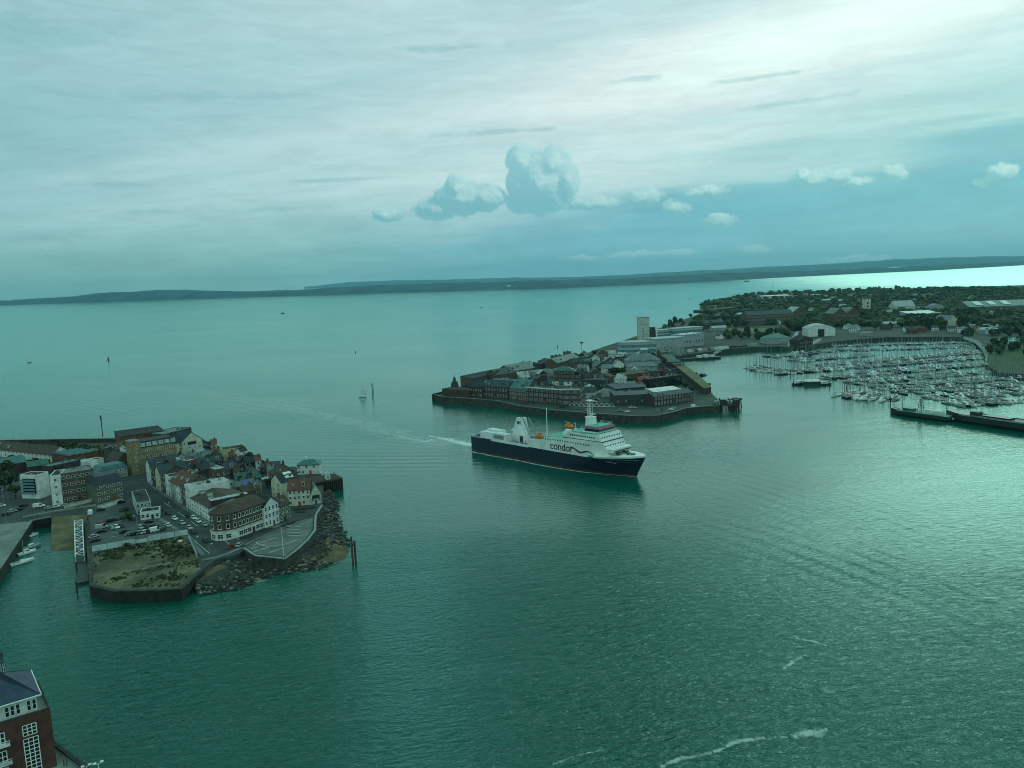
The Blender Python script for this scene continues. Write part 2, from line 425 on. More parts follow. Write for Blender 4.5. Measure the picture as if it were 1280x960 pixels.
def walls_roof(b, rf, L, dp, h, roof, rh, ov=.35):
    """b: wall builder, rf: roof builder, in local coordinates (x along the front, y into the depth)"""
    def sw(p): return p
    if roof in ('flat', 'mono', 'mansard', 'hip', 'arch'):
        b.box(0, L, 0, dp, -1, h)
    if roof == 'flat':
        t = min(.35, L / 8)
        b.box(0, L, 0, t, h, h + .5); b.box(0, L, dp - t, dp, h, h + .5); b.box(0, t, t, dp - t, h, h + .5); b.box(L - t, L, t, dp - t, h, h + .5)
        rf.box(t, L - t, t, dp - t, h + .003, h + .2)
    elif roof == 'mono':
        rf.add([(-ov, -ov, h), (L + ov, -ov, h), (L + ov, dp + ov, h + rh), (-ov, dp + ov, h + rh), (-ov, -ov, h + .3), (L + ov, -ov, h + .3), (L + ov, dp + ov, h + rh + .3), (-ov, dp + ov, h + rh + .3)],
               [(0, 3, 2, 1), (4, 5, 6, 7), (0, 1, 5, 4), (1, 2, 6, 5), (2, 3, 7, 6), (3, 0, 4, 7)])
        b.add([(0, dp, h), (L, dp, h), (L, dp, h + rh), (0, dp, h + rh), (0, .01, h), (L, .01, h)], [(0, 3, 2, 1), (4, 3, 0), (5, 1, 2)])
    elif roof == 'mansard':
        i = min(1.3, dp / 5); z = h + .003
        rf.loft([[(-.2, -.2, z), (L + .2, -.2, z), (L + .2, dp + .2, z), (-.2, dp + .2, z)], [(-.2, -.2, z + .25), (L + .2, -.2, z + .25), (L + .2, dp + .2, z + .25), (-.2, dp + .2, z + .25)],
                 [(i, i, h + rh), (L - i, i, h + rh), (L - i, dp - i, h + rh), (i, dp - i, h + rh)]])
    elif roof == 'hip':
        k = min(dp, L) / 2 * .95; z = h + .003
        if L >= dp: r0, r1 = (k, dp / 2), (L - k, dp / 2)
        else: r0, r1 = (L / 2, k), (L / 2, dp - k)
        E_ = [(-ov, -ov), (L + ov, -ov), (L + ov, dp + ov), (-ov, dp + ov)]
        V = [(x, y, z) for x, y in E_] + [(x, y, z + .2) for x, y in E_] + [(r0[0], r0[1], h + rh), (r1[0], r1[1], h + rh)]
        top = [(4, 5, 9, 8), (5, 6, 9), (6, 7, 8, 9), (7, 4, 8)] if L >= dp else [(4, 5, 8), (5, 6, 9, 8), (6, 7, 9), (7, 4, 8, 9)]
        rf.add(V, [(0, 3, 2, 1), (0, 1, 5, 4), (1, 2, 6, 5), (2, 3, 7, 6), (3, 0, 4, 7)] + top)
    elif roof == 'arch':
        n = 9; R1, R2 = [], []
        for i in range(n):
            t = i / (n - 1); x = -ov + (L + 2 * ov) * t; z = h + .003 + rh * math.sin(math.pi * t) ** .8
            R1.append((x, z))
        ring = lambda y: [(x, y, z + .25) for x, z in R1] + [(x, y, z) for x, z in R1[::-1]]
        rf.loft([ring(-ov), ring(dp + ov)])
        for y in (0.0, dp): b.add([(x_, y, z_) for x_, z_ in [(max(0, min(L, x)), z) for x, z in R1]] , [tuple(range(n))])
    else:                                                                        # gable: ridge along x; gabley: ridge along y
        yy = roof == 'gabley'
        A, B_ = (dp, L) if yy else (L, dp)
        T = (lambda x, y, z: (y, x, z)) if yy else (lambda x, y, z: (x, y, z))
        b.add([T(x, y, z) for x in (0, A) for (y, z) in ((0, -1), (B_, -1), (B_, h), (B_ / 2, h + rh), (0, h))],
              [(0, 4, 3, 2, 1), (5, 6, 7, 8, 9), (0, 5, 9, 4), (1, 2, 7, 6), (0, 1, 6, 5)])
        k = rh / (B_ / 2); e = ov; th = .22
        for sgn in (0, 1):
            y0, y1 = (-e, B_ / 2) if sgn == 0 else (B_ + e, B_ / 2)
            z0, z1 = h - k * e + .02, h + rh + .02
            V = [T(x, y, z) for x in (-ov, A + ov) for (y, z) in ((y0, z0), (y1, z1), (y1, z1 + th), (y0, z0 + th))]
            rf.add(V, [(0, 1, 2, 3), (4, 7, 6, 5), (0, 4, 5, 1), (1, 5, 6, 2), (2, 6, 7, 3), (3, 7, 4, 0)])

BLD = []; FOOT = []; rng_ = random.Random(5)
def free(x, y, m):
    for (ax, ay, c, s_, L, dp) in FOOT:
        u_ = (x - ax) * c + (y - ay) * s_; v_ = -(x - ax) * s_ + (y - ay) * c
        if -m < u_ < L + m and -m < v_ < dp + m: return False
    return True
def bld(label, p0, p1, top, dp, roof='gable', wall='brick_brown', rm='tile_brown', fl=0, bays=0, side='', rh=None, z0=4.5, name='house', cat='house', group=None,
        chim=0, frame='white_paint', ws=(1.1, 1.5), style='sash', door=True, gap=.0, h=None):
    a, rz, L = frame_of(p0, p1, z0)
    if h is None: h = HT(p0[0], p0[1], z0, top)
    if rh is None: rh = {'flat': 0, 'mono': 2.0, 'mansard': 2.8, 'arch': L * .12}.get(roof, min(L if roof == 'gabley' else dp, 14) * .36)
    t = thing(name, label, cat, a, rz, group)
    b, r = MB(), MB(); walls_roof(b, r, L, dp, h, roof, rh)
    b.build('wall', M(wall), t); ro = r.build('roof', M(rm), t)
    for i in range(chim):
        c = MB(); x = L * (i + .5) / chim + .6; y = dp * .5 if roof != 'mono' else dp * .8; zt = h + rh
        if roof == 'gabley': x, y = L * .5, dp * (i + .5) / chim
        c.box(x - .55, x + .55, y - .4, y + .4, h + rh * .35, zt + 1.3); 
        for q in (-.28, .28): c.tube((x + q, y, zt + 1.3), (x + q, y, zt + 1.8), .16, n=5, m=1)
        c.build('chimney', [M('brick_brown' if wall != 'brick_dark' else 'brick_dark'), M('tile_red')], ro)
    wd, wh = ws; n = 0
    if L > 5 and roof in ('gable', 'mono', 'hip') and z0 < 6 and rh > 1.2 and dp < 24:
        k_ = rh / (dp / 2 if roof != 'mono' else dp)
        for i in range(min(6, int(L / 4.5))):
            x = L * (i + rng_.uniform(.25, .75)) / max(1, int(L / 4.5)); y = dp * rng_.uniform(.14, .26)
            if roof == 'hip' and not (dp * .3 < x < L - dp * .3): continue
            z = h + k_ * y
            if rng_.random() < .45 and roof == 'gable':
                d_ = MB(); d_.box(x - .75, x + .75, y - .2, y + 2.2, z - .2, z + 1.5, 0); d_.box(x - .5, x + .5, y - .24, y - .201, z + .35, z + 1.25, 1); d_.box(x - .9, x + .9, y - .4, y + 2.2, z + 1.503, z + 1.68, 2)
                d_.build('dormer', [M('render_white' if rng_.random() < .6 else wall), M('glass'), M('lead')], ro)
            elif rng_.random() < .6:
                d_ = MB(); d_.add([(x - .45, y, z + .34), (x + .45, y, z + .34), (x + .45, y + 1.2, z + .34 + 1.2 * k_), (x - .45, y + 1.2, z + .34 + 1.2 * k_)], [(0, 1, 2, 3)]); d_.build('rooflight', M('glass_roof'), ro)
    elif roof == 'flat' and L > 6 and dp > 6 and z0 < 6:
        for i in range(min(5, int(L * dp / 55) + 1)):
            x, y, s_ = rng_.uniform(1.5, L - 3), rng_.uniform(1.5, dp - 3), rng_.uniform(.5, 1.3)
            MB().box(x, x + s_ * 1.4, y, y + s_, h + .203, h + .2 + s_ * .8).build('roof_unit', M(rng_.choice(['steel', 'roof_pale', 'dark_steel', 'lead'])), ro)
    if roof in ('gable', 'hip', 'mono') and L > 4:
        MB().tube((-.2, -.42, h + .05), (L + .2, -.42, h + .05), .11, n=5).build('gutter', M('dark_steel'), ro)
    if fl:
        fh = h / fl
        wh = min(wh, fh * .62)
        faces = [('f', L, bays or max(1, int(L / 3.0)))]
        if 'l' in side: faces.append(('l', dp, max(1, int(dp / 3.6))))
        if 'r' in side: faces.append(('r', dp, max(1, int(dp / 3.6))))
        me = win_mesh(min(wd, L / faces[0][2] * .72), wh, frame, style)
        for fc, ln, nb in faces:
            for i in range(fl):
                for j in range(nb):
                    if n >= 96: break
                    if fc == 'f' and i == 0 and door and j == nb // 2: continue
                    if gap and random.random() < gap: continue
                    q = ln * (j + .5) / nb; z = fh * i + fh * .3
                    if fc == 'f': put('window', me, t, (q, -.012, z))
                    elif fc == 'l': put('window', me, t, (-.012, q, z), -math.pi / 2)
                    else: put('window', me, t, (L + .012, q, z), math.pi / 2)
                    n += 1
        if door and L > 3:
            q = L * ((bays or max(1, int(L / 3.0))) // 2 + .5) / (bays or max(1, int(L / 3.0)))
            d = MB().box(q - .55, q + .55, -.07, .0, .02, 2.15).build('door', M(random.choice(['dark_steel', 'timber', 'blue_paint', 'red_paint'])), t)
            MB().box(q + .3, q + .42, -.13, -.07, 1.0, 1.1).build('handle', M('silver'), d)
    BLD.append(t); FOOT.append((a.x, a.y, math.cos(rz), math.sin(rz), L, dp))
    return t, L, dp, h, rh

# ------------------------------------------------------------------ trees
def crown_mesh(name, seed, n=260, leaf=.17, m='tree_leaf', flat=.85):
    rng = random.Random(seed); b = MB()
    lobes = [(Vector((rng.uniform(-.45, .45), rng.uniform(-.45, .45), rng.uniform(-.3, .45))), rng.uniform(.35, .62)) for _ in range(7)]
    for _ in range(n):
        c, r = rng.choice(lobes)
        d = Vector((rng.gauss(0, 1), rng.gauss(0, 1), rng.gauss(0, 1))).normalized()
        p = c + d * r * rng.uniform(.55, 1.05); p.z *= flat
        nrm = (d + Vector((rng.gauss(0, .5), rng.gauss(0, .5), rng.gauss(0, .5)))).normalized()
        a = nrm.orthogonal().normalized(); e = nrm.cross(a); s_ = leaf * rng.uniform(.6, 1.35); t = rng.uniform(0, 6.28)
        a, e = a * math.cos(t) + e * math.sin(t), e * math.cos(t) - a * math.sin(t)
        b.add([p + a * s_, p + e * s_ * .8, p - a * s_, p - e * s_ * .8], [(0, 1, 2, 3)])
    return b.mesh(name, [M(m)])
CROWN = [crown_mesh('crown', i, m='tree_leaf' if i % 2 else 'tree_dark', flat=(.8, 1.0, .9, 1.15)[i % 4]) for i in range(4)]
_t = MB(); _t.tube((0, 0, -.3), (0, 0, .75), .075, .045, 7)
for k_ in range(4): _t.tube((0, 0, .45 + .06 * k_), (.30 * math.cos(k_ * 1.7), .30 * math.sin(k_ * 1.7), .95), .03, .012, 5)
TRUNK = _t.mesh('trunk', [M('bark')])
def tree(px, py, z0, hgt, label, wide=.42, group=None, k=None):
    p = G(px, py, z0)
    t = thing('tree', label, 'tree', p, random.uniform(0, 6), group)
    put('trunk', TRUNK, t, sc=(hgt * .8, hgt * .8, hgt * .62))
    r = hgt * wide
    put('crown', CROWN[random.randrange(4) if k is None else k], t, (0, 0, hgt * .62), sc=(r, r, hgt * .42))
    return t
# ------------------------------------------------------------------ old town point (left)
Z1 = 4.5
OLD = [(-60, 552.5), (150, 551), (206, 547), (240, 543), (262, 554), (285, 563), (312, 568), (330, 578), (352, 586), (366, 583), (400, 588), (404, 606), (404, 622), (402, 632), (394, 643), (393, 662), (384, 674), (369.6, 687), (356, 697.5),
       (320, 693.5), (306, 684.5), (299, 692), (284, 696), (268, 700), (252, 712), (225, 735.5), (195, 736.5), (145, 737.5), (115, 731.5), (112, 690), (110, 642), (64, 645), (38, 650.5), (0, 707), (-60, 790)]
OP = px2(OLD, Z1)
g_ = MB().prism(OP, -3, Z1).build('ground', M('asphalt')); prop(g_, kind='structure')

def wall_run(name, label, pts, z0, z1, th, m='quay_stone', cop='coping', inside=True, ch=.35, cat='wall'):
    """masonry wall along survey points whose crest is at z1"""
    P = [Vector((q[0], q[1])) for q in px2(pts, z1)]
    n = len(P); offs = []
    for i in range(n):
        a = P[max(0, i - 1)]; b = P[min(n - 1, i + 1)]; d = (b - a).normalized(); offs.append(Vector((-d.y, d.x)))
    ringo = [P[i] - offs[i] * (th * .15) for i in range(n)]; ringi = [P[i] + offs[i] * (th * .85) for i in range(n)]
    t = thing(name, label, cat)
    b = MB(); c = MB()
    b.loft([[(o.x, o.y, z0), (i_.x, i_.y, z0), (i_.x, i_.y, z1 - ch), (o.x, o.y, z1 - ch)] for o, i_ in zip(ringo, ringi)])
    r2 = [P[i] - offs[i] * (th * .15 + .12) for i in range(n)]; r3 = [P[i] + offs[i] * (th * .85 + .08) for i in range(n)]
    c.loft([[(o.x, o.y, z1 - ch + .003), (i_.x, i_.y, z1 - ch + .003), (i_.x, i_.y, z1), (o.x, o.y, z1)] for o, i_ in zip(r2, r3)])
    b.build('wall_face', M(m), t); c.build('coping', M(cop), t)
    return t
def strip(name, pts, wd, z, m, kind='structure'):
    P = [Vector((q[0], q[1])) for q in px2(pts, z)]; V = []
    for i, p in enumerate(P):
        a = P[max(0, i - 1)]; b = P[min(len(P) - 1, i + 1)]; d = (b - a).normalized(); o = Vector((-d.y, d.x)) * wd / 2
        V += [(p.x + o.x, p.y + o.y, z), (p.x - o.x, p.y - o.y, z)]
    me = bpy.data.meshes.new(name); me.from_pydata(V, [], [(2 * i, 2 * i + 1, 2 * i + 3, 2 * i + 2) for i in range(len(P) - 1)]); me.materials.append(M(m)); me.validate()
    return prop(put(name, me), kind=kind)

wall_run('quay_wall', 'dark weedy quay wall under the derelict grassy plot', [(252, 712), (225, 735.5), (195, 736.5), (145, 737.5), (115, 731.5), (112, 690), (110.5, 650)], -3, Z1 + .15, 1.0, 'weed', 'quay_stone')
wall_run('quay_wall', 'quay wall round the head of the small boat basin', [(64, 645), (38, 650.5), (0, 707), (-60, 790)], -3, Z1 + .25, 1.0, 'weed', 'concrete')
wall_run('terrace_wall', 'curved sea wall with pale coping round the seating terrace', [(402, 631), (394, 643), (393, 662), (384, 674), (369.6, 687), (356, 697.5), (320, 693.5), (306, 684.5)], -1, Z1 + 1.0, .7, 'quay_stone', 'coping')
wall_run('sea_wall', 'long low sea wall with pale walkway behind the trees', [(150, 546.3), (100, 547), (40, 548), (-60, 549.5)], -2, Z1 + 3.0, 4.0, 'quay_stone', 'coping')
wall_run('harbour_wall', 'dark waterfront wall behind the old town roofs', [(352, 585.5), (330, 577.5), (312, 567.5), (285, 562.5), (262, 553.5), (240, 542)], -3, Z1 + .9, .7, 'quay_stone', 'quay_stone')
wall_run('roadside_wall', 'pale low wall between the road and the slipway', [(120, 630.5), (75, 637), (28, 645.5)], Z1 - .5, Z1 + 1.0, .5, 'concrete', 'coping')

# ground sheets
prop(sheet('quay_apron', [(-60, 655), (0, 655.5), (30, 652), (37, 652), (0, 706), (-60, 788)], Z1 + .008, M('concrete')), kind='structure')
prop(sheet('car_park', [(116, 688), (112, 640), (150, 631), (171, 649), (200, 648), (213, 655), (233, 668), (184, 677)], Z1 + .008, M('tarmac')), kind='structure')
prop(sheet('derelict_ground', [(117, 691), (153, 684), (185, 677.5), (234, 669.5), (246, 695), (251, 711), (224, 734), (195, 735), (146, 736), (117, 730)], Z1 + .012, mat('rough_plot', (.13, .115, .055), .95, .5, .07, fine=.6, tint2=(.25, .205, .12))), kind='structure')
prop(sheet('terrace_paving', [(308, 683.5), (330, 671), (384, 650.5), (392, 645), (391, 661), (383, 672.5), (368.5, 685.5), (355.5, 695.5), (320, 691.8)], Z1 + .012, M('paving')), kind='structure')
strip('pavement', [(186, 604), (199, 613.5), (213, 622), (227, 632), (240, 640.5), (252, 648), (264, 655), (281, 667), (299, 674), (318, 668), (336, 660.5), (352, 656), (366, 652)], 2.2, Z1 + .12, 'paving')
strip('pavement', [(200, 648), (213, 656.5), (224, 663.5), (236, 670.5), (246, 684), (254, 694)], 1.8, Z1 + .12, 'paving')
strip('pavement', [(384, 649), (357, 659), (330, 669.5), (306, 681)], 1.6, Z1 + .12, 'paving')
strip('pavement', [(252, 700), (268, 697), (284, 692), (302, 684)], 2.0, Z1 + .02, 'concrete')
# bay lines
mk = MB()
for (a, b) in [((120, 660), (131, 658.6)), ((120, 665), (131, 663.4)), ((133, 657), (152, 651)), ((140, 666), (148, 664.8)), ((140, 671), (149, 669.5)), ((176, 655), (186, 653)), ((186, 659), (198, 657)), ((240, 673), (262, 692)), ((272, 668), (290, 683)), ((205, 628), (214, 634)), ((222, 640), (231, 646)), ((239, 652), (247, 657.5))]:
    p, q = G(*a, Z1 + .02), G(*b, Z1 + .02); d = (q - p).normalized(); o = Vector((-d.y, d.x, 0)) * .09
    mk.add([p + o, p - o, q - o, q + o], [(0, 1, 2, 3)])
prop(mk.build('road_markings', M('white_paint')), kind='structure')

# ---- buildings: label, base-left, base-right (survey pixels), eave pixel row, depth ...
bld('white fronted terrace under one long brown roof, far left', (-14, 569), (65, 577.8), 560.5, 13, 'gable', 'render_white', 'tile_brown', 2, 16, rh=4.2, name='terrace_house')
t_, L_, dp_, h_, r_ = bld('hall with blue striped skylight roof and dark red end wall', (66, 578), (88, 582), 566.5, 30, 'mono', 'brick_red', 'slate', rh=-1.2, name='sports_hall', cat='hall')
for k_ in range(7):
    y = 1.5 + k_ * 4.0; s_ = -1.2 / 30
    MB().add([(.3, y, h_ + .4 + s_ * y), (L_ - .3, y, h_ + .4 + s_ * y), (L_ - .3, y + 1.9, h_ + 1.3 + s_ * y), (.3, y + 1.9, h_ + 1.3 + s_ * y), (.3, y + 2.0, h_ + .32 + s_ * y), (L_ - .3, y + 2.0, h_ + .32 + s_ * y)], [(0, 1, 2, 3), (3, 2, 5, 4), (0, 3, 4), (1, 5, 2)]).build('skylight', M('roof_teal'), t_)
bld('low teal roofed shed left of the striped hall', (4, 594), (34, 589), 582, 16, 'gable', 'brick_dark', 'roof_teal', rh=3.2, name='shed', cat='shed')
bld('long low green roofed link building behind the white flats', (36, 592), (62, 588), 584, 13, 'gable', 'brick_dark', 'roof_green', rh=2.2, name='hall', cat='hall')
bld('flat pale green roofed hall beside the brown brick flats', (62, 592), (103, 583), 584, 9, 'flat', 'brick_dark', 'roof_teal', name='hall', cat='hall')
bld('wide glazed arcade roof below the striped hall', (90, 582), (132, 572), 575.5, 7, 'mono', 'render_grey', 'roof_teal', rh=1.0, name='hall', cat='hall')

t_, L_, dp_, h_, r_ = bld('white framed apartment block with dark stacked balconies', (28, 623), (50, 623.5), 594, 7.5, 'flat', 'render_white', 'felt', name='apartment_block', cat='flats')
MB().box(1.3, L_ - 1.6, -.10, -.02, 2.8, h_ - 1.6).build('recess', M('glass'), t_)
for k_ in range(5):
    q = MB().box(.5, L_ - 1.7, -1.0, -.11, 2.7 + k_ * (h_ - 4) / 5, 2.95 + k_ * (h_ - 4) / 5)
    o = q.build('balcony', M('steel'), t_); MB().box(.5, L_ - 1.7, -1.04, -.98, 2.96 + k_ * (h_ - 4) / 5, 3.8 + k_ * (h_ - 4) / 5).build('balustrade', M('glass_roof'), o)
bld('white apartment block with blank pale end wall', (66, 632), (79, 630.5), 595.5, 14, 'flat', 'render_white', 'felt', 4, 1, 'l', name='apartment_block', cat='flats', ws=(1.3, 1.3), door=False, gap=0)
bld('brown brick flats with pale window frames by the slipway road', (80, 629.5), (120.5, 622.5), 593, 13, 'flat', 'brick_brown', 'lead', 4, 7, 'r', name='apartment_block', cat='flats', ws=(1.9, 1.7))
wall_run('garden_wall', 'pale low wall in front of the brown brick flats', [(115, 622.5), (80, 631)], Z1 - .5, Z1 + 1.9, .4, 'render_cream', 'coping')
bld('green banded flats with slate mansard and dormers', (122, 629.5), (155, 622), 607, 12, 'mansard', 'render_green', 'slate', 3, 4, 'r', rh=4.2, name='apartment_block', cat='flats', ws=(3.0, 1.5))
wall_run('garden_wall', 'white wall along the top of the car park', [(153, 622.5), (122, 632)], Z1 - .5, Z1 + 2.2, .4, 'render_white', 'coping')
bld('teal roofed block with bright attic windows behind the green flats', (126, 602), (160, 595), 590, 11, 'mansard', 'render_grey', 'roof_teal', 2, 6, rh=2.6, name='apartment_block', cat='flats')
bld('dark flat roofed pub in the car park, long part', (171.5, 644), (190, 641), 629.5, 26, 'flat', 'render_grey', 'felt', 2, 4, 'l', name='pub', cat='pub', ws=(1.5, 1.6))
bld('white fronted single storey pub extension facing the parked cars', (176, 650.5), (200, 647.5), 641.5, 7.5, 'flat', 'render_white', 'felt', 1, 4, 'lr', name='pub_extension', cat='pub', ws=(2.6, 1.6))
# ochre flats with stair tower
t_, L_, dp_, h_, r_ = bld('ochre brick flats with slate attic and square stair tower', (178, 592), (223, 583.5), 560, 13, 'mansard', 'brick_ochre', 'slate_dark', 4, 9, 'r', rh=3.6, name='apartment_block', cat='flats', ws=(1.3, 1.4))
tw_ = MB().box(-5.6, -.02, -.8, 6.5, -1, h_ + 4.6).build('stair_tower', M('brick_ochre'), t_); MB().box(-5.8, .1, -1.0, 6.7, h_ + 4.603, h_ + 5.0).build('tower_roof', M('lead'), tw_)
for k_ in range(6): put('window', win_mesh(1.0, 1.2), tw_, (-2.8, -.82, 2.0 + k_ * h_ * .17))
for k_ in range(6): MB().box(L_ * (k_ + .5) / 6 - 1.4, L_ * (k_ + .5) / 6 + 1.4, -.1, 1.6, h_ + .5, h_ + 2.7).build('dormer', M('roof_pale'), t_)
t_, L_, dp_, h_, r_ = bld('tall cream gabled house on the seaward edge', (229, 575.5), (254.5, 570.5), 552.5, 15, 'gabley', 'render_cream', 'slate_dark', 4, 4, 'l', rh=5.2, name='gabled_house', chim=1, ws=(1.2, 1.3), gap=.45)
MB().box(L_ * .3, L_ * .7, -.25, -.02, h_ * .78, h_ * .95).build('oriel_window', M('slate_dark'), t_)
bld('cream house side wing left of the tall gable', (219, 577), (229, 575), 554.5, 12, 'gable', 'render_cream', 'slate_dark', 4, 2, name='gabled_house', chim=1)
bld('long low red brick battery hall on the sea wall', (151, 556.5), (206, 548.5), 546, 17, 'mono', 'brick_red', 'felt', rh=1.5, name='fort_hall', cat='fort')
bld('grey flat topped round tower platform beside the battery hall', (206, 553), (240, 544), 543.5, 14, 'flat', 'quay_stone', 'roof_grey', name='fort_platform', cat='fort')
bld('dark brick town house behind the teal roofed block', (134, 583), (147, 581), 570, 9, 'gable', 'brick_dark', 'slate_dark', 2, 4, name='house', chim=1)
bld('brown gabled hall with pale verge beside the stair tower', (147, 589), (168, 584), 578, 12, 'gabley', 'brick_brown', 'tile_brown', rh=5, name='house')
bld('small white rendered house behind the brown gabled hall', (157, 577), (168, 575), 563, 7, 'flat', 'render_white', 'felt', 1, 2, name='house')
bld('white cube house right of the brown flats roof', (106, 589), (118, 587), 578.5, 9, 'flat', 'render_white', 'roof_pale', name='house')
bld('narrow white house between two dark roofs', (123, 589), (131, 587), 575, 7, 'flat', 'render_white', 'felt', name='house')
bld('brown shed roof left of the battery hall', (134, 574), (160, 566), 566, 9, 'gable', 'brick_brown', 'tile_brown', name='house')

# street terrace, far end to corner pub; the facades stand on one line
ST = [((184, 601.5), (190, 606), 580, 14, 'gabley', 'render_white', 'slate', 'white gabled house at the far end of the street'),
      ((190, 606), (195.5, 610), 584, 13, 'gable', 'brick_dark', 'slate_dark', 'narrow dark brick house near the far end of the street'),
      ((195.5, 610), (202, 614.5), 588, 14, 'gabley', 'render_cream', 'slate', 'cream gabled house in the street terrace'),
      ((202, 614.5), (208, 618), 591, 12, 'gable', 'brick_brown', 'slate_dark', 'brown brick house beside the cream gabled one'),
      ((208, 618), (214, 621), 594, 12, 'flat', 'render_white', 'felt', 'white bay fronted house in the middle of the terrace'),
      ((214, 621), (221, 626), 600.5, 13, 'gable', 'render_grey', 'tile_red', 'grey house with reddish roof in the terrace'),
      ((221, 626), (227, 630), 604, 13, 'gable', 'render_white', 'tile_red', 'white house with reddish roof in the terrace'),
      ((227, 630), (233, 634), 607, 14, 'gable', 'brick_brown', 'tile_brown', 'brick house with brown roof before the tall white one'),
      ((233, 634), (240, 638.5), 606, 19, 'flat', 'render_white', 'roof_pale', 'tall white house with pale parapet in the terrace')]
for (a, b, tp, dp, rf, wm, rm, lb) in ST:
    bld(lb, a, b, tp, dp, rf, wm, rm, 3, 3 if b[0] - a[0] > 6.4 else 2, name='terrace_house', chim=1, ws=(1.2, 1.8))
t_, L_, dp_, h_, r_ = bld('long white warehouse with brown roof next to the corner pub', (240, 638.5), (264, 653), 622, 21, 'gable', 'render_white', 'tile_brown', 3, 7, name='warehouse', ws=(1.3, 1.8), rh=2.6)
MB().box(L_ - 3.4, L_ - .4, 1.2, 18, h_ + .3, h_ + 3.2).box(L_ - 3.6, L_ - .2, 1.0, 18.2, h_ + 3.203, h_ + 3.5, 1).build('roof_plant_room', [M('brick_dark'), M('roof_pale')], t_)
bld('pale roofed grey block behind the street terrace', (206, 596), (228, 591), 578, 15, 'flat', 'render_blue', 'roof_pale', 3, 4, name='house')
bld('white gabled rear house beside the pale roofed block', (192, 593), (205, 590.5), 581, 12, 'gabley', 'render_white', 'slate', 2, 3, name='house')

# corner pub with rounded end
a_, rz_, L_ = frame_of((299, 671.5), (335, 658), Z1)
pub = thing('corner_pub', 'brown brick corner pub with rounded end and hipped brown roof', 'pub', a_, rz_)
hp = HT(299, 671.5, Z1, 639.5)
poly = [(0, 0), (L_, 0), (L_, 11), (-4.5, 11), (-7.2, 8.5), (-7.6, 5.2), (-5.4, 2.2), (-2.8, .6)]
MB().prism(poly, -1, hp).build('wall', M('brick_brown'), pub)
inn = lambda k: [(x + (L_ * .42 - x) * k if x < 2 else x - (x - L_ * .5) * k, y + (5.5 - y) * min(1, k * 3.0)) for x, y in poly]
rr = MB()
ex = [(x + (.5 if x > 2 else -.5) * (x != 0), y + (-.5 if y < 5 else .5)) for x, y in poly]
rr.loft([[(x, y, hp + .003) for x, y in ex], [(x, y, hp + .3) for x, y in ex], [(x, y, hp + 3.4) for x, y in inn(.24)], [(x, y, hp + 3.6) for x, y in inn(.31)]])
pr = rr.build('roof', M('tile_brown'), pub)
for x in (L_ * .55, L_ * .86): MB().box(x - .8, x + .8, 6.2, 7.2, hp + 1, hp + 5.2).build('chimney', M('brick_dark'), pr)
grow = lambda k: [(x + k * (1 if x > L_ * .5 else -1), y + k * (1 if y > 6 else -1)) for x, y in poly]
MB().prism(grow(.12), -1, 3.4).build('ground_floor_front', M('render_white'), pub); MB().prism(grow(.3), 3.403, 4.0).build('fascia', M('render_cream'), pub)
wm_ = win_mesh(1.25, 2.0, 'white_paint', 'sill'); gm_ = win_mesh(2.2, 1.9, 'white_paint', 'sash')
for i in range(2):
    for j in range(8): put('window', wm_, pub, (L_ * (j + .5) / 8, -.012, 4.9 + i * 3.6))
    for k in range(3, len(poly) - 1):
        p, q = Vector(poly[k]), Vector(poly[k + 1]); d = q - p
        put('window', wm_, pub, ((p.x + q.x) / 2 - d.y / d.length * -.012, (p.y + q.y) / 2, 4.9 + i * 3.6), math.atan2(d.y, d.x))
    if i == 0:
        for k in range(3, len(poly) - 1):
            p, q = Vector(poly[k]), Vector(poly[k + 1]); put('window', gm_, pub, ((p.x + q.x) / 2 - .14, (p.y + q.y) / 2 - .1, .8), math.atan2(q.y - p.y, q.x - p.x))
    p, q = Vector(poly[-1]), Vector((0, 0)); d = q - p
    put('window', wm_, pub, ((p.x + q.x) / 2, (p.y + q.y) / 2 - .012, 4.9 + i * 3.6), math.atan2(d.y, d.x))
for j in range(7):
    if j != 3: put('window', gm_, pub, (L_ * (j + .5) / 7, -.132, .8))
MB().box(L_ * .5 - .7, L_ * .5 + .7, -.2, -.122, 0.02, 2.4).build('door', M('timber'), pub)
bld('single storey white and green pub bar beside the white warehouse', (265, 654.5), (291, 669.5), 655.8, 6, 'flat', 'render_white', 'roof_green', 1, 6, name='pub_bar', cat='pub', ws=(1.5, 1.7), h=3.9)
bld('white gabled pub house right of the rounded corner pub', (331.5, 660.5), (349.5, 653.5), 634, 11, 'gabley', 'render_white', 'slate_dark', 3, 4, rh=3.6, name='gabled_house', ws=(1.1, 1.9))
bld('dark green brick house beside the white gabled pub house', (349.5, 653.5), (364, 649), 633, 9, 'gable', 'render_green', 'tile_brown', 3, 3, name='house', chim=1, ws=(1.6, 1.5))
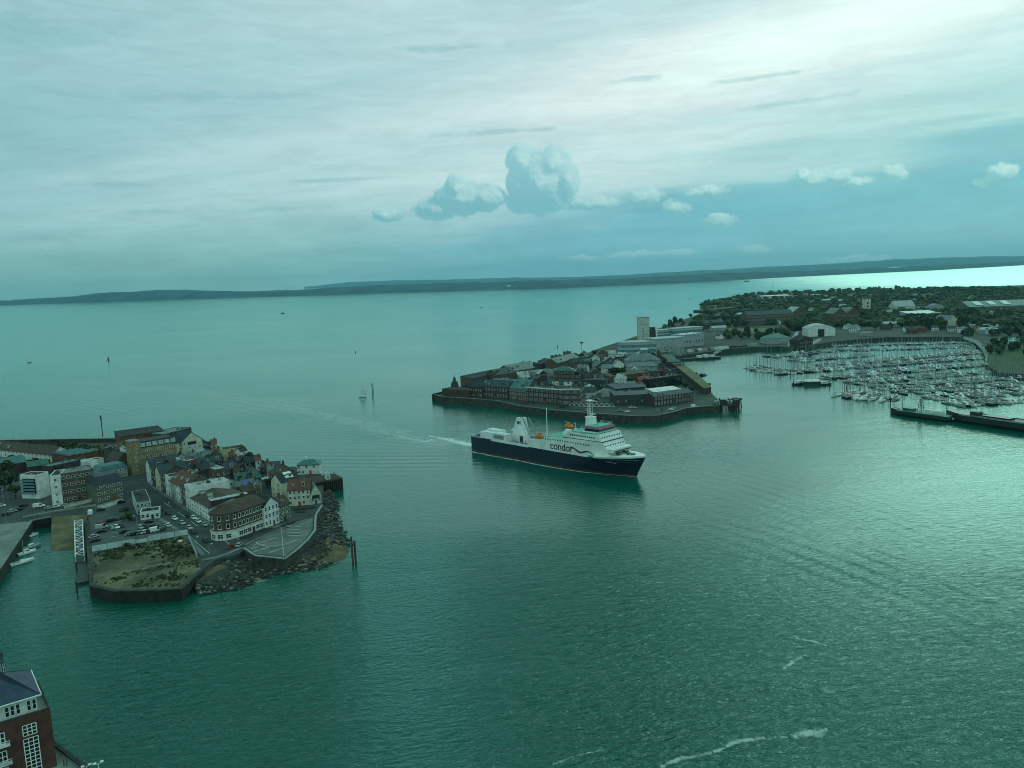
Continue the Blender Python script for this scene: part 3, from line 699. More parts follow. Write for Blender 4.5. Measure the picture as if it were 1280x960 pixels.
# waterside inn
bld('cream waterside inn with reddish brown roof', (361, 633), (388.5, 631), 613.5, 11, 'gable', 'render_cream', 'tile_red', 3, 5, 'l', name='inn', cat='pub', ws=(1.2, 1.5), gap=.3)
t_, L_, dp_, h_, r_ = bld('inn wing with teal glass gable roof at the water', (388.8, 631), (402, 628.7), 618.5, 10, 'gabley', 'render_cream', 'glass_roof', 1, 3, rh=5.0, name='inn_wing', cat='pub', ws=(2.4, 1.5))
MB().box(.8, L_ - .8, -.12, -.02, h_ * .55, h_ * .9).build('glazing', M('glass'), t_)
t_, L_, dp_, h_, r_ = bld('tall cream inn house with skylights in its dark roof', (353, 624.5), (375, 619), 603.5, 10, 'gable', 'render_cream', 'slate_dark', 3, 4, 'l', name='inn', cat='pub', gap=.4, rh=3.8)
for y in (1.3, 3.2): MB().add([(L_ * .35, y, h_ + .45 + y * .76), (L_ * .8, y, h_ + .45 + y * .76), (L_ * .8, y + 1.3, h_ + .5 + (y + 1.3) * .76), (L_ * .35, y + 1.3, h_ + .5 + (y + 1.3) * .76)], [(0, 1, 2, 3)]).build('skylight', M('roof_white'), t_)
bld('dark hipped roof house behind the waterside inn', (345, 611), (373, 606), 595.5, 12, 'hip', 'brick_brown', 'tile_brown', 2, 6, 'l', rh=5, name='house', chim=1)
t_, L_, dp_, h_, r_ = bld('white pub with teal hipped roof on the outer quay', (372, 593.5), (400, 592), 582, 8, 'hip', 'render_white', 'roof_teal', 2, 6, 'lr', rh=2.6, name='quay_pub', cat='pub', ws=(1.1, 1.7), gap=.25)
MB().box(4, 4.8, 3.6, 4.4, h_ + 1, h_ + 4.2).build('chimney', M('render_white'), [c for c in t_.children if c.name.startswith('roof')][0])
# outer timber deck
pd = [(403, 616.5), (429.5, 612)]
a_, rz_, L_ = frame_of(*pd, 0.0)
dk = thing('timber_pier', 'dark timber pier with railings in front of the teal roofed pub', 'pier', a_, rz_)
MB().box(-4, L_, .2, 15, 5.4, 6.0).build('deck', M('timber'), dk)
MB().box(-4, L_ - .3, .6, 14.6, -3, 5.397).build('pier_wall', M('weed'), dk)
for k_ in range(12): MB().tube((k_ * L_ / 11.5 + .2, .15, -3), (k_ * L_ / 11.5 + .2, .15, 6.6), .24).build('pile', M('timber'), dk)
for (x0, x1, y0, y1) in ((-4, L_, .25, .33), (L_ - .1, L_ - .02, .33, 15), (-4, L_ - .1, 14.9, 14.98)):
    b = MB()
    for z in (6.5, 7.0): b.box(x0, x1, y0, y1, z, z + .07)
    b.box(x0, x1, y0, y1, 6.003, 6.08)
    b.build('railing', M('timber_red'), dk)
bld('small pale kiosk at the corner of the timber pier', (407.5, 600), (413, 599.2), 592.5, 3, 'hip', 'render_white', 'roof_pale', 1, 1, z0=6.0, name='kiosk', cat='kiosk', rh=1.0, door=False)
bld('pale yellow flat roofed house on the seaward edge', (280, 575.5), (309, 571), 563, 9, 'flat', 'render_yellow', 'felt', 2, 6, name='house', gap=.5)
MID = [('pale blue flat roofed house under the tall gable', (243, 577), (260, 574), 566, 8, 'flat', 'render_blue', 'roof_pale'), ('dark red brick house with pale parapet', (235, 594), (247, 591), 577.5, 8, 'flat', 'brick_red', 'roof_pale'),
       ('white gable end house among the slate roofs', (245, 601), (252, 599.7), 587, 11, 'gabley', 'render_white', 'slate_dark'), ('dark brick house right of the white gable end', (252.5, 601), (266, 597.5), 588, 9, 'gable', 'brick_dark', 'slate_dark'),
       ('long slate roofed house below the yellow one', (247, 590), (278, 585), 581, 8, 'gable', 'brick_dark', 'slate'), ('tall brown brick house with pale parapet top', (270.5, 609), (285, 606), 588, 9, 'flat', 'brick_brown', 'roof_pale'),
       ('pale blue gabled cottage behind the warehouse', (285, 617), (294.5, 615), 602.5, 9, 'gabley', 'render_blue', 'slate_dark'), ('olive roofed low workshop behind the corner pub', (296, 609), (326, 604), 601.5, 9, 'gable', 'brick_brown', 'roof_green'),
       ('low store with blue awning roof behind the corner pub', (307, 617), (327, 613), 609.5, 8, 'mono', 'brick_brown', 'blue_paint'), ('slate gabled house with white chimney near the waterfront', (309, 588), (326, 585), 579.5, 9, 'gable', 'brick_dark', 'slate_dark'),
       ('dark slate cottage left of the waterfront house', (289, 587), (306, 584), 579.5, 8, 'gable', 'render_grey', 'slate_dark'), ('brown brick house in the middle of the old town', (283, 601), (297, 598), 588, 9, 'gable', 'brick_brown', 'slate'),
       ('dark low shed along the waterfront wall', (326, 592), (350, 590), 585.5, 6, 'mono', 'brick_dark', 'slate'), ('brown roofed house behind the terrace, second row', (222, 612), (238, 608), 598, 9, 'gable', 'brick_brown', 'tile_red'),
       ('slate roofed house behind the tall white terrace house', (240, 618), (262, 614), 607, 9, 'gable', 'brick_dark', 'slate_dark'), ('dark gabled house beside the brown tall one', (297, 597), (309, 594.5), 586, 8, 'gabley', 'brick_dark', 'slate'),
       ('low pale roofed store beside the parked vans', (328, 606), (344, 603.5), 600.5, 6, 'flat', 'render_grey', 'roof_pale'), ('narrow brick house left of the inn', (344.5, 618.5), (353, 623), 603, 8, 'gable', 'brick_brown', 'tile_brown'),
       ('brown pantiled cottage behind the corner pub roof', (305, 628), (326, 623), 616, 7, 'gable', 'brick_brown', 'tile_brown'), ('dark slate house in the second row by the tall gable', (262, 587), (280, 583.5), 576.5, 8, 'gable', 'brick_dark', 'slate_dark')]
for (lb, a, b, tp, dp, rf, wm, rm) in MID:
    bld(lb, a, b, tp, dp, rf, wm, rm, 2 if rf not in ('mono',) else 1, None, 'l', name='house', chim=1 if rf.startswith('gable') else 0, gap=.25)

# trees and shrubs
for i, (px, py, h_, lb) in enumerate([(12, 566, 8, 'bushy tree at the left end of the sea wall row'), (26, 566, 7, 'small tree second from the left behind the terrace'), (40, 565, 8, 'tree behind the middle of the brown terrace roof'), (53, 566, 7, 'low tree behind the right of the terrace roof'), (66, 566, 8, 'round tree behind the striped hall roof'), (78, 567, 9, 'broad tree right of the terrace ridge'), (90, 568, 9, 'broad tree beyond the striped roof'), (101, 569, 8, 'tree right of the striped hall'), (112, 571, 9, 'dense dark tree before the sea wall'), (123, 571, 8, 'dense dark tree next to the battery hall'), (132, 568, 7, 'small tree touching the battery hall'),
                                 (6, 600, 11, 'dark tree left of the white framed flats'), (14, 612, 11, 'dark tree in front of the low teal shed'), (-2, 618, 11, 'dark tree cut by the left edge'), (20, 622, 7, 'small dark tree by the flats entrance'), (258, 566, 5, 'shrub right of the tall cream gable'), (265, 568, 5, 'shrub before the pale yellow house'), (15, 579, 6, 'round bush before the white terrace'), (25, 580, 5, 'second round bush before the white terrace'), (46, 583, 6, 'large round bush before the white terrace'), (57, 584, 6, 'rightmost round bush before the white terrace'), (158, 646, 5, 'bush beside the dark pub wall'), (162, 650, 4, 'low bush by the pub corner')]):
    tree(px, py, Z1, h_, lb, .55, 'trees of the old town')
# ------------------------------------------------------------------ cars
def car_mesh(kind):
    L, W = (4.3, 1.78) if kind != 'van' else (5.3, 2.0)
    body, cab, whl = MB(), MB(), []
    hb = .95 if kind != 'van' else 1.15
    prof = [(-L / 2, .35), (-L / 2, hb * .86), (-L / 2 + .3, hb), (L / 2 - .9, hb * .97), (L / 2 - .12, hb * .74), (L / 2, .4)] 
    body.loft([[(x, -W / 2, z) for x, z in prof], [(x, W / 2, z) for x, z in prof]])
    if kind == 'van': cp = [(-L / 2 + .05, hb), (-L / 2 + .15, 2.05), (L / 2 - 1.9, 2.05), (L / 2 - 1.0, hb)]
    else: cp = [(-L / 2 + .25, hb), (-L / 2 + .75, 1.44), (.35, 1.46), (L / 2 - 1.35, hb)]
    i = .16
    cab.loft([[(x, -W / 2 + (i if z > hb + .1 else .04), z) for x, z in cp], [(x, W / 2 - (i if z > hb + .1 else .04), z) for x, z in cp]])
    rf = MB().box(cp[1][0] + .05, cp[2][0] - .02, -W / 2 + i + .02, W / 2 - i - .02, cp[1][1] + .012, cp[1][1] + .05)
    if kind == 'van': body.box(-L / 2 + .02, L / 2 - 2.4, -W / 2 + .03, W / 2 - .03, hb + .002, 2.02)
    return body, cab, rf, L, W
CARS = {}
def car(kind, paint):
    t = bpy.data.objects.new('parked_car' if kind != 'van' else 'parked_van', None); COL.objects.link(t)
    k = (kind, paint)
    if k not in CARS:
        body, cab, rf, L, W = car_mesh(kind)
        wh = MB(); wh.tube((0, -.11, 0), (0, .11, 0), .33, n=10)
        CARS[k] = (body.mesh('body', [M(paint)]), cab.mesh('cabin_glass', [M('glass')]), rf.mesh('roof', [M(paint)]), wh.mesh('wheel', [M('rubber')]), L, W)
    bm_, cm_, rm_, wm_, L, W = CARS[k]
    put('body', bm_, t); put('cabin_glass', cm_, t); put('roof', rm_, t)
    for sx in (-1, 1):
        for sy in (-1, 1): put('wheel', wm_, t, (sx * L * .31, sy * (W / 2 - .1), .33))
    return t
def park(px, py, toward, kind, paint, label, z0=Z1, group='parked cars of the old town'):
    p = G(px, py, z0); q = G(*toward, z0); d = q - p
    t = car(kind, paint); t.location = (p.x, p.y, z0 + .01); t.rotation_euler = (0, 0, math.atan2(d.y, d.x))
    prop(t, label=label, category='van' if kind == 'van' else 'car', group=group)
PK = [(126.5, 656, 'car', 'red_paint', 'dark red car, top of the three parked by the quay rail', (132, 655)), (127.5, 660.6, 'van', 'silver', 'silver people carrier, middle of the three by the quay rail', (133, 659.6)), (127.5, 665.4, 'car', 'black_paint', 'black car, lowest of the three by the quay rail', (133, 664.4)), (126, 638.5, 'car', 'black_paint', 'black car at the top left of the car park', (131, 637.8)),
      (113, 642.5, 'van', 'white_paint', 'white van at the head of the slipway', (113.5, 639)), (162.6, 669, 'car', 'hull_grey', 'grey car in front of the hoarding middle', (168, 667.8)), (155.5, 666, 'car', 'black_paint', 'black car left of the grey one by the hoarding', (160, 664.8)), (164.7, 650, 'car', 'black_paint', 'black car by the corner of the dark pub', (168, 651)), (155.5, 648.5, 'car', 'dark_steel', 'dark grey car beside the pub bush', (160, 648)),
      (186, 653.5, 'car', 'black_paint', 'black car before the white pub extension', (190, 653)), (195, 664.2, 'van', 'white_paint', 'white estate in the lower right car park row', (200, 663)), (192.5, 659, 'car', 'black_paint', 'black car just behind the white estate', (198, 658)), (204, 662.5, 'car', 'dark_steel', 'dark grey car right of the white estate', (206, 660)), (210, 657.5, 'car', 'white_paint', 'white car at the right end of the car park', (206, 655)),
      (201, 637.5, 'car', 'black_paint', 'black car by the pub roof corner on the street', (206, 640)), (210, 642.5, 'car', 'dark_steel', 'dark car by the kerb above the two white ones', (214, 645)), (218.6, 649.3, 'car', 'white_paint', 'white car at the kerb beside the car park', (223, 652.3)), (228, 655, 'car', 'silver', 'silver car at the kerb below the white one', (232.4, 658)), (151, 629, 'car', 'black_paint', 'black car under the white car park wall', (155, 628)),
      (235.4, 646, 'car', 'black_paint', 'black car first on the terrace side of the street', (239.8, 649)), (242, 648.6, 'car', 'white_paint', 'white car second on the terrace side of the street', (246.4, 651.6)), (248, 652.8, 'car', 'white_paint', 'white hatchback third on the terrace side', (252.4, 655.8)), (256, 657, 'car', 'silver', 'silver car fourth on the terrace side by the pub bar', (260.4, 660)), (237, 661, 'car', 'silver', 'silver car at the corner of the hoarding', (241, 664)), (242, 666, 'car', 'dark_steel', 'dark grey car below the hoarding corner', (246, 669)),
      (256.7, 677, 'car', 'black_paint', 'black car alone on the road by the derelict plot', (260, 681)), (288, 684.8, 'car', 'red_paint', 'dark red car by the end of the terrace', (292, 682.5)), (299.5, 682.5, 'car', 'silver', 'pale silver car by the terrace wall', (303, 680)), (30, 633, 'car', 'black_paint', 'black car outside the white framed flats', (35, 632.5)), (49, 634, 'van', 'white_paint', 'white van outside the white flats', (54, 633.4)),
      (326, 599, 'van', 'blue_paint', 'blue van in the yard behind the waterfront', (331, 598)), (333, 600, 'car', 'silver', 'silver car in the yard behind the waterfront', (338, 599)), (340, 601, 'car', 'white_paint', 'white car nearest the hipped roof house', (344, 598)), (341.5, 605, 'car', 'white_paint', 'white hatchback in the lower row of the yard', (344, 602)), (1.5, 633.5, 'car', 'white_paint', 'white car at the left edge of the road', (6, 633))]
for i, (x, y) in enumerate([(136, 652.5), (141, 651.5), (140, 661), (146, 660), (152, 658.8), (176, 660.5), (181, 659.6), (170, 668.4), (176, 667.2), (182, 666.2), (188, 665.2), (118, 672), (119, 677)]):
    PK.append((x, y, 'car', ['black_paint', 'silver', 'dark_steel', 'white_paint', 'hull_grey', 'navy'][i * 5 % 6], 'car parked in the open middle of the car park', (x + 3.6, y + (2.4 if 1 < i < 7 else -1.0))))
for (px, py, kd, pt, lb, tw) in PK: park(px, py, tw, kd, pt, lb)

# ------------------------------------------------------------------ hoarding, gangway, slip, boats in the basin
a_, rz_, L_ = frame_of((115, 690), (235, 668.5), Z1)
hd = thing('hoarding', 'pale panel hoarding between the car park and derelict plot', 'fence', a_, rz_)
PP = px2([(115, 690), (153, 683.5), (185, 677), (235, 668.5)], Z1)
loc_ = lambda p: ((p[0] - a_.x) * math.cos(-rz_) - (p[1] - a_.y) * math.sin(-rz_), (p[0] - a_.x) * math.sin(-rz_) + (p[1] - a_.y) * math.cos(-rz_))
LP = [loc_(p) for p in PP]
for i in range(3):
    p, q = Vector(LP[i]), Vector(LP[i + 1]); n = max(2, int((q - p).length / 4.2)); an = math.atan2(q.y - p.y, q.x - p.x)
    for k in range(n):
        c = p + (q - p) * ((k + .5) / n); ln = (q - p).length / n
        if i == 1 and k % 4 == 1: hh = 1.7
        else: hh = 2.5
        put('panel', MB().box(-ln / 2 + .08, ln / 2 - .08, -.04, .04, .1, hh).mesh('panel', [M('hoarding')]), hd, (c.x, c.y, 0), an)
        e = p + (q - p) * (k / n); put('post', MB().box(-.07, .07, -.07, .07, -.2, 2.7).mesh('post', [M('dark_steel')]), hd, (e.x, e.y, 0), an)
wall_run('side_fence', 'pale fence panels along the right edge of the derelict plot', [(235, 667.5), (246, 692)], Z1 - .3, Z1 + 2.0, .12, 'hoarding', 'steel', ch=.1, cat='fence')

# slipway: a sloping slab
sl_ = MB(); T0, T1 = G(64.5, 645.5, 4.45), G(110.5, 642.5, 4.45); B0, B1 = G(63.5, 695, -.5), G(95, 694, -.5)
M0, M1 = T0.lerp(B0, .45), T1.lerp(B1, .45)
sl_.add([T0, T1, M1, M0], [(0, 1, 2, 3)]); sl_.add([M0, M1, B1, B0], [(0, 1, 2, 3)])
for (a, b) in ((T0, B0), (T1, B1)): sl_.add([a, b, (b.x, b.y, -4), (a.x, a.y, -4)], [(0, 1, 2, 3)])
sl_.add([B0, B1, (B1.x, B1.y, -4), (B0.x, B0.y, -4)], [(0, 1, 2, 3)])
prop(sl_.build('slipway', M('slip')), kind='structure')

def truss(name, label, cat, a, b, wd, ht, n, mats, za, zb):
    """footbridge: two side trusses, deck, cross bracing overhead"""
    A, B = G(*a, za), G(*b, zb); d = B - A; L = math.hypot(d.x, d.y); t = thing(name, label, cat, A, math.atan2(d.y, d.x))
    dz = (zb - za) / L; P = lambda x, y, z: (x, y, z + dz * x)
    for s in (-1, 1):
        c = MB(); y = s * wd / 2
        c.tube(P(0, y, .1), P(L, y, .1), .13); c.tube(P(0, y, ht), P(L, y, ht), .17)
        for i in range(n):
            x0, x1 = L * i / n, L * (i + 1) / n
            c.tube(P(x0, y, .1), P(x0, y, ht), .08); c.tube(P(x0, y, .1 if i % 2 else ht), P(x1, y, ht if i % 2 else .1), .08)
        c.build('side_truss', M(mats[0]), t)
    c = MB()
    for i in range(n):
        x0, x1 = L * i / n, L * (i + 1) / n
        c.tube(P(x0, -wd / 2, ht), P(x0, wd / 2, ht), .09); c.tube(P(x0, (-1) ** i * wd / 2, ht), P(x1, -(-1) ** i * wd / 2, ht), .11)
    c.build('bracing', M(mats[0]), t)
    MB().add([P(0, -wd / 2 + .1, 0), P(L, -wd / 2 + .1, 0), P(L, wd / 2 - .1, 0), P(0, wd / 2 - .1, 0), P(0, -wd / 2 + .1, -.2), P(L, -wd / 2 + .1, -.2), P(L, wd / 2 - .1, -.2), P(0, wd / 2 - .1, -.2)], [(0, 1, 2, 3), (4, 7, 6, 5), (0, 4, 5, 1), (1, 5, 6, 2), (2, 6, 7, 3), (3, 7, 4, 0)]).build('walkway', M(mats[1]), t)
    return t
truss('gangway', 'white lattice footbridge sloping down to the floating pontoon', 'footbridge', (98.5, 657), (100.5, 703), 3.2, 2.6, 12, ('white_paint', 'dark_steel'), 4.7, 1.2)
pn = px2([(93.5, 703), (110, 700.5), (110.5, 726), (94, 729.5)], 1.0)
MB().prism(pn, -.4, 1.0).build('pontoon', M('dark_steel')); tag(bpy.data.objects['pontoon'], 'dark floating pontoon at the foot of the white footbridge', 'pontoon')
jw = thing('timber_jetty', 'dark timber jetty strip right of the white footbridge', 'jetty')
MB().prism(px2([(105.5, 650), (110, 648), (111.5, 690), (107.5, 691)], 4.3), 3.7, 4.3).build('deck', M('timber'), jw)
for i, (x, y) in enumerate([(105.6, 655), (106, 664), (106.4, 672), (107, 681), (107.6, 690), (111.4, 698), (112.4, 708), (113, 718), (113.8, 727), (95, 703.5), (95, 728)]):
    p = G(x, y, 4.3); MB().tube((p.x, p.y, -3), (p.x, p.y, 4.6), .3).build('pile', M('timber'), jw)

# piles along the plot's quay
def pile_thing(px, py, z, top, label, r=.3, m='timber', group=None):
    p = G(px, py, z); t = thing('mooring_pile', label, 'pile', p, 0, group)
    MB().tube((0, 0, -4), (0, 0, top - .4), r, n=8).build('shaft', M(m), t); MB().tube((0, 0, top - .4), (0, 0, top), r * 1.12, r * .6, n=8).build('cap', M('timber'), t)
for i, x in enumerate([118, 128, 139, 151, 163, 176, 189, 202, 214, 224]):
    pile_thing(x, 744.5 - (1.5 if i in (0, 9) else 0) + (1 if 2 < i < 8 else 0), 0, 4.4 + (i % 3) * .2, 'weedy fender pile against the derelict quay wall', .28, 'weed', 'fender piles along the derelict quay')

# derelict plot
rub = thing('ruined_wall', 'low broken masonry wall across the derelict plot', 'wall')
rg = random.Random(4)
for (a, b) in [((160, 716), (178, 713)), ((180, 711.5), (196, 708.5)), ((198, 708), (214, 705.5))]:
    A, B = G(*a, Z1), G(*b, Z1); c = MB()
    for k in range(6):
        p = A.lerp(B, (k + .5) / 6); c.box(p.x - 1.1, p.x + 1.1, p.y - .5, p.y + .5, Z1 - .1, Z1 + rg.uniform(.3, .9), rz=math.atan2(B.y - A.y, B.x - A.x) + rg.uniform(-.1, .1))
    c.build('wall_stub', M('rock_pale'), rub)
tf = MB(); poly_ = px2([(117, 692), (153, 684), (185, 678), (234, 670), (246, 695), (250, 710), (224, 733), (146, 735), (118, 729)], Z1)
def inside(x, y, P):
    r = False; j = len(P) - 1
    for i in range(len(P)):
        if (P[i][1] > y) != (P[j][1] > y) and x < (P[j][0] - P[i][0]) * (y - P[i][1]) / (P[j][1] - P[i][1]) + P[i][0]: r = not r
        j = i
    return r
xs = [p[0] for p in poly_]; ys = [p[1] for p in poly_]; n_ = 0
while n_ < 800:
    x, y = rg.uniform(min(xs), max(xs)), rg.uniform(min(ys), max(ys))
    q = mnoise.noise(Vector((x / 9, y / 9, 2))) + .35 * (y > (min(ys) + max(ys)) / 2 + 6) + .25 * (x > -140)
    if not inside(x, y, poly_) or q < rg.uniform(.05, .75): continue
    s_ = rg.uniform(.25, .7); n_ += 1
    for k in range(3):
        t = rg.uniform(0, 3.14); c_, s2 = math.cos(t) * s_, math.sin(t) * s_
        tf.add([(x - c_, y - s2, Z1), (x + c_, y + s2, Z1), (x + c_ * .7 + s2 * .3, y + s2 * .7, Z1 + s_ * .9), (x - c_ * .7, y - s2 * .7 + c_ * .3, Z1 + s_ * 1.0)], [(0, 1, 2, 3)], k % 2)
prop(tf.build('weeds', [M('grass'), M('dry_grass')]), kind='stuff', label='rough weeds and grass over the derelict plot')
for i, (x, y, sc_) in enumerate([(158, 687, 3.0), (166, 690, 2.4), (173, 686, 2.6), (201, 683, 3.0), (218, 682, 2.6), (228, 690, 3.0), (206, 695, 2.2), (192, 700, 2.0), (170, 698, 2.4), (235, 699, 2.4)]):
    tree(x, y, Z1, sc_, ['bramble bush below the hoarding, leftmost', 'bramble bush second below the hoarding', 'bramble bush third below the hoarding', 'bush in the middle of the derelict grass', 'bush near the white sack on the plot', 'bush at the right fence of the plot', 'low bush above the broken wall', 'small bush beside the broken wall', 'small bush left of the broken wall', 'low bush at the right end of the plot'][i], .6, 'bushes on the derelict plot', 0)
b = MB(); p = G(225.5, 677.5, Z1); b.blob((p.x, p.y, Z1 + .35), (1.1, .7, .55), 3.3); tag(b.build('rubble_sack', M('white_paint'), smooth=True), 'bright white rubble sack lying in the grass', 'sack')
cb = thing('timber_stack', 'small timber stack near the quay corner', 'timber stack', G(123, 722, Z1))
for k in range(4): MB().box(-1.6, 1.6, -.9 + k * .45, -.55 + k * .45, 0, .5 + .2 * (k % 2)).build('beam', M('tan'), cb)

# ------------------------------------------------------------------ beach, riprap and groyne
inner = [(409, 612), (404, 620), (402, 634), (396, 645), (395, 664), (386, 677), (371, 690), (357, 702), (335, 701), (318, 700), (304, 695), (292, 700), (276, 704), (258, 713), (245, 728)]
outer = [(417, 616), (424, 631), (424, 645), (427, 652), (433, 668), (443, 690), (442, 697), (425, 703), (405, 711), (388, 714.5), (366, 717.5), (340, 722), (322, 729), (300, 738), (246, 746)]
V, Fc = [], []; K = 9; N = 60
def along(P, t):
    n = len(P) - 1; x = t * n; i = min(n - 1, int(x)); f = x - i
    return (P[i][0] + (P[i + 1][0] - P[i][0]) * f, P[i][1] + (P[i + 1][1] - P[i][1]) * f)
for i in range(N + 1):
    a, b = along(inner, i / N), along(outer, i / N); A, B = G(*a, 2.4), G(*b, -.15)
    for k in range(K):
        t = k / (K - 1); p = A.lerp(B, t); q = mnoise.noise(Vector((p.x / 4, p.y / 4, 1))) + mnoise.noise(Vector((p.x / 1.7, p.y / 1.7, 5))) * .6
        mid = 1.2 * math.sin(math.pi * min(1, t * 1.15)) if i > N * .80 else 0
        V.append((p.x, p.y, p.z + (.45 * q + mid) * (0 < k < K - 1) * (.35 if .28 < i / N < .5 and k > 4 else 1) - (2.5 if k == K - 1 else 0)))
for i in range(N):
    for k in range(K - 1): Fc.append((i * K + k, i * K + k + 1, (i + 1) * K + k + 1, (i + 1) * K + k))
me = bpy.data.meshes.new('beach'); me.from_pydata(V, [], Fc)
me.materials.append(M('rock')); me.materials.append(M('sand'))
for f_ in me.polygons:
    i, k = divmod(f_.index, K - 1)
    if .30 < i / N < .5 and k > 2: f_.material_index = 1
    if i / N > .86 and k < 2: f_.material_index = 1
prop(put('beach', me), kind='structure')
rk = MB(); rg = random.Random(9)
for _ in range(1500):
    i = rg.random(); t = rg.random() ** .8
    if .34 < i < .5 and t > .55: continue
    if i > .86 and t < .3: continue
    A, B = G(*along(inner, i), 2.4), G(*along(outer, i), -.15); p = A.lerp(B, t)
    r = rg.uniform(.3, .85); z = p.z + .1 + (1.0 * math.sin(math.pi * t) if i > .8 else 0)
    rk.blob((p.x, p.y, z), (r * rg.uniform(.8, 1.4), r, r * .7), rg.uniform(0, 50), 1 if rg.random() < .16 else 0, 5, 3, .3)
prop(rk.build('riprap', [M('rock'), M('rock_pale')]), kind='stuff', label='tumbled dark boulders along the foot of the terrace wall')
sp = MB(); A, B = G(297, 711, 1.6), G(328, 727, .1); d = (B - A); o = Vector((-d.y, d.x, 0)).normalized() * 2.0
sp.add([A + o, B + o, B - o, A - o, A + o - Vector((0, 0, 3)), B + o - Vector((0, 0, 3)), B - o - Vector((0, 0, 3)), A - o - Vector((0, 0, 3))], [(0, 1, 2, 3), (0, 4, 5, 1), (1, 5, 6, 2), (2, 6, 7, 3), (3, 7, 4, 0)])
tag(sp.build('stone_ramp', M('rock_pale')), 'pale stone ramp running down the beach into the water', 'ramp')
for i, (x, y) in enumerate([(276.5, 742), (302, 735)]): pile_thing(x, y, 0, 3.6, ['thin pile standing at the rock groyne foot', 'taller pile at the end of the rock groyne'][i], .22)
dp_ = thing('beacon_dolphin', 'rusty twin pile dolphin off the sand spit', 'dolphin', G(443, 706, 0))
MB().tube((-.55, 0, -4), (-.55, 0, 11.5), .42, n=8).build('pile', M('rust'), dp_); MB().tube((.55, .3, -4), (.55, .3, 9.6), .42, n=8).build('pile', M('timber'), dp_)
MB().box(-.9, .9, -.3, .6, 8.0, 8.5).build('brace', M('timber'), dp_)

# ------------------------------------------------------------------ terrace furniture
bench = MB().box(-3.6, 3.6, -.45, .45, 0, .5).build('stone_bench', M('coping')); first = True
for (x, y, lb, rz_) in [(326, 680, 'long pale stone bench, upper left of the terrace', 0), (323, 684, 'long pale stone bench, middle left of the terrace', 0), (327, 688, 'long pale stone bench, lower left of the terrace', 0), (337, 676, 'stone bench near the terrace kerb', 0), (367, 659, 'stone bench, topmost of the right stack', 1), (367.5, 663, 'stone bench, second of the right stack', 1), (368.5, 667, 'stone bench, third of the right stack', 1), (369.5, 671, 'stone bench, fourth of the right stack', 1), (346, 689, 'stone bench behind the flagpole foot', 0)]:
    o = bench if first else bench.copy()
    if not first: COL.objects.link(o)
    first = False; p = G(x, y, Z1 + .012); o.location = p; q = G(x + 5, y - 1.6 * (1 - rz_) + .3 * rz_, Z1); o.rotation_euler = (0, 0, math.atan2(q.y - p.y, q.x - p.x))
    tag(o, lb, 'bench', 'stone benches of the terrace')
arc = MB(); c0 = G(347, 676, Z1); 
for i in range(16):
    t0, t1 = -2.9 + i * .17, -2.9 + (i + 1) * .17; r0, r1 = 8.0, 8.8
    arc.add([(c0.x + r * math.cos(t), c0.y + r * math.sin(t), z) for z in (Z1, Z1 + .7) for (r, t) in ((r0, t0), (r1, t0), (r1, t1), (r0, t1))], [(4, 5, 6, 7), (0, 1, 5, 4), (1, 2, 6, 5), (2, 3, 7, 6), (3, 0, 4, 7)])
tag(arc.build('curved_seat', M('coping')), 'curved stone seat in the middle of the terrace', 'seat')
fp = thing('flagpole', 'white flagpole standing on the seating terrace', 'flagpole', G(354.5, 695, Z1))
MB().tube((0, 0, 0), (0, 0, 11.5), .14, .07).build('pole', M('white_paint'), fp); MB().blob((0, 0, 11.6), (.16, .16, .16), 1, k=6, rows=4, jag=0).build('finial', M('white_paint'), fp)
tb = MB().box(-.9, .9, -.4, .4, .7, .78).box(-.9, .9, -.95, -.65, .42, .48).box(-.9, .9, .65, .95, .42, .48).box(-.75, -.65, -.85, .85, .0, .41).box(.65, .75, -.85, .85, 0, .41).mesh('picnic_table', [M('timber')])
for i, (x, y) in enumerate([(303, 673), (308, 671.5), (313, 669.5), (318, 667.5), (323, 665.8), (328, 664), (333, 662.3), (338, 660.5), (355, 657), (361, 655), (366, 653), (370, 637), (376, 636.5), (382, 636), (388, 635.5), (393, 634.6), (372, 640), (379, 640)]):
    p = G(x, y, Z1 + .13); o = put('picnic_table', tb, None, (p.x, p.y, Z1 + .13), random.uniform(-.2, .5))
    tag(o, 'dark picnic table outside the corner pub front' if i < 8 else ('dark picnic table outside the green house' if i < 11 else 'dark picnic table before the waterside inn'), 'table', 'picnic tables outside the pubs')

